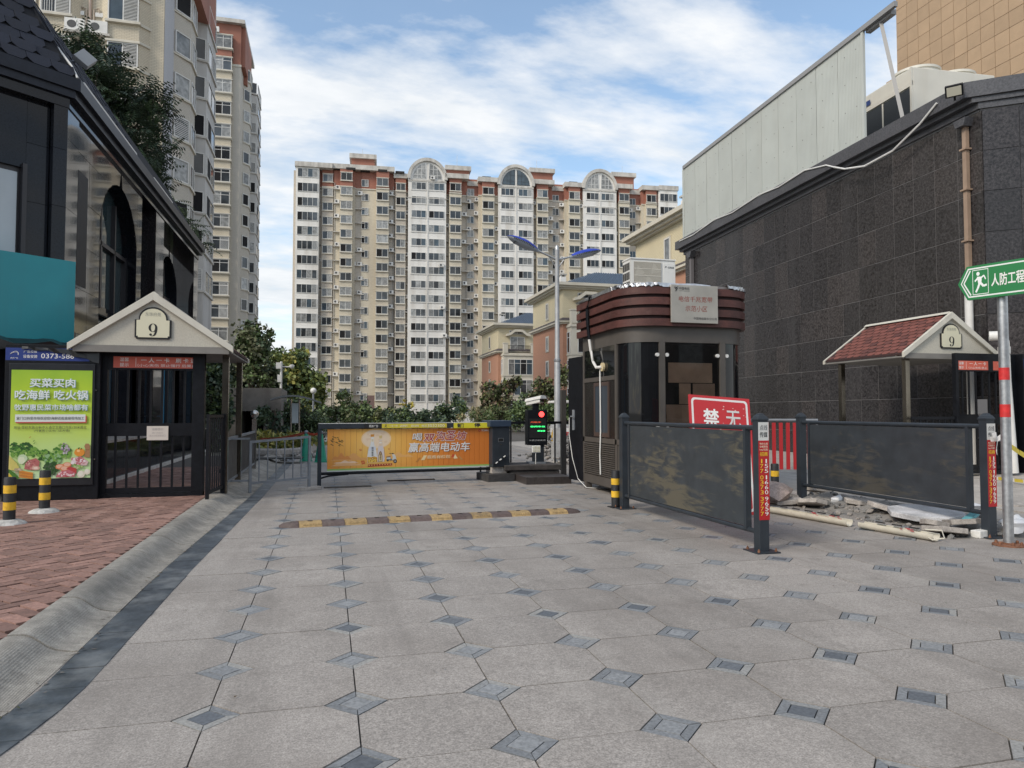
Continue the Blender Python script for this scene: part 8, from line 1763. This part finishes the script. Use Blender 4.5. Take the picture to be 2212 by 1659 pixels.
# rubble heaps in the yard
def heap(name, px, py, w, n, dark, seed, rise=0.25):
    c = at_z(px, py, 0); q2 = random.Random(seed); mb = MB()
    for k in range(n):
        x, y = q2.gauss(0, w * .45), q2.gauss(0, w * .4); r_ = 0.04 + 0.13 * q2.random() ** 2
        vs, fs = chunk(r_, k + seed, 0.6, 1); zz = max(0, rise * (1 - math.hypot(x, y) / (w))) * q2.random(); mb.add([(v.x + x + c.x, v.y + y + c.y, v.z + zz + r_ * .3) for v in vs], fs, q2.randrange(2))
    stuff(mb.build(name, [MATS['rubble_dark'] if dark else stone, rubblem], None))
heap('rubble', 643, 988, 0.75, 120, False, 300, 0.15); heap('rubble', 585, 995, 0.9, 30, True, 400, 0.05); heap('rubble', 1216, 985, 1.1, 260, False, 500, 0.8); heap('rubble', 1235, 1000, 0.8, 150, False, 600, 0.5)
t = thing('steel_sheet', 'dark flat steel sheet lying across the end of the left kerb', 'sheet', at_z(592, 1000, 0.02)); MB().box(-0.8, 0.7, -0.1, 0.5, 0.1, 0.12).build('sheet', black, t)
# small cart with a striped canopy post and red white barrier behind the iron fence
c0 = at_y(1218, 985, 24); t = thing('utility_cart', 'small white utility cart with a canopy and striped mast behind the booth door', 'cart', (c0.x, 24, 0))
MB().box(-0.28, 0.5, -0.5, 0.7, 0.45, 0.85).build('body', mat('cart_grey', (0.4, 0.41, 0.42), 0.5, noise=(3, 0.1)), t, bev=0.02); MB().box(-0.35, 0.6, -0.55, 0.75, 1.62, 1.70).build('canopy', whitep, t, bev=0.02)
for x in (-0.22, 0.45): MB().tube([(x, -0.4, 0.85), (x, -0.4, 1.62)], 0.02, 6).build('canopy_post', black, t)
mb = MB()
for k in range(8): mb.box(-0.31, -0.19, -0.44, -0.425, 0.9 + k * 0.085, 0.94 + k * 0.085)
mb.build('stripes', whitep, t)
whl = MB().lathe([(0.22, -0.05), (0.24, -0.02), (0.24, 0.02), (0.22, 0.05)], 16).mesh('wheel', black)
for x, y in ((-0.3, -0.3), (0.5, -0.3), (-0.3, .5), (0.5, .5)): put('wheel', whl, t, (x, y, 0.24), (0, R(90), 0))
MB().box(-0.25, 0.1, -0.56, -0.5, 0.5, 0.7).build('red_panel', ink((0.5, 0.03, 0.03)), t)
c0 = at_y(1196, 955, 22); t = thing('striped_barrier', 'red and white striped barrier board leaning in the rubble behind the lamp', 'barrier', (c0.x, 22, 0))
for k in range(6): MB().box(-0.1 + k * 0.13, 0.028 + k * 0.13, -0.015, 0.015, 0.66, 0.78).build('board_stripe', ink((0.5, 0.05, 0.04)) if k % 2 else W1, t)
for x in (-0.05, 0.6): MB().tube([(x, 0, 0), (x, 0, 0.72)], 0.02, 6).build('leg', yellow, t)
# globe garden lamps
for px, py, y, lab in ((677, 844, 42, 'round white globe lamp against the yellowing tree'),):
    p = at_y(px, py, y); t = thing('globe_lamp', lab, 'lamp', (p.x, y, 0)); MB().tube([(0, 0, 0), (0, 0, p.z)], 0.05, 8).build('pole', greyrail, t); MB().lathe([(0.02, -0.17)] + [(0.17 * math.sin(R(a)), -0.17 * math.cos(R(a))) for a in range(20, 180, 20)] + [(0.01, 0.17)], 14, (0, 0, p.z)).build('globe', whitep, t, smooth=True)
# ---- unseen shop row added behind the visitor for booth glass and polished granite to mirror
back = thing('unseen_shop_row', 'dark low shop row added across the street behind the viewer, seen only mirrored in glass', 'building', (0, -30, 0))
MB().box(-34, 34, -10, 0, 0, 8.5).build('wall', mat('back_wall', (0.14, 0.125, 0.115), 0.8, noise=(0.4, 0.3)), back)
for k in range(16): MB().box(-32 + k * 4.1, -29 + k * 4.1, -0.05, 0.03, 0.4, 3.2).build('shop_window', glassd, back); MB().box(-31.6 + k * 4.1, -29.6 + k * 4.1, -0.05, 0.03, 4.6, 6.6).build('window', glassc, back)
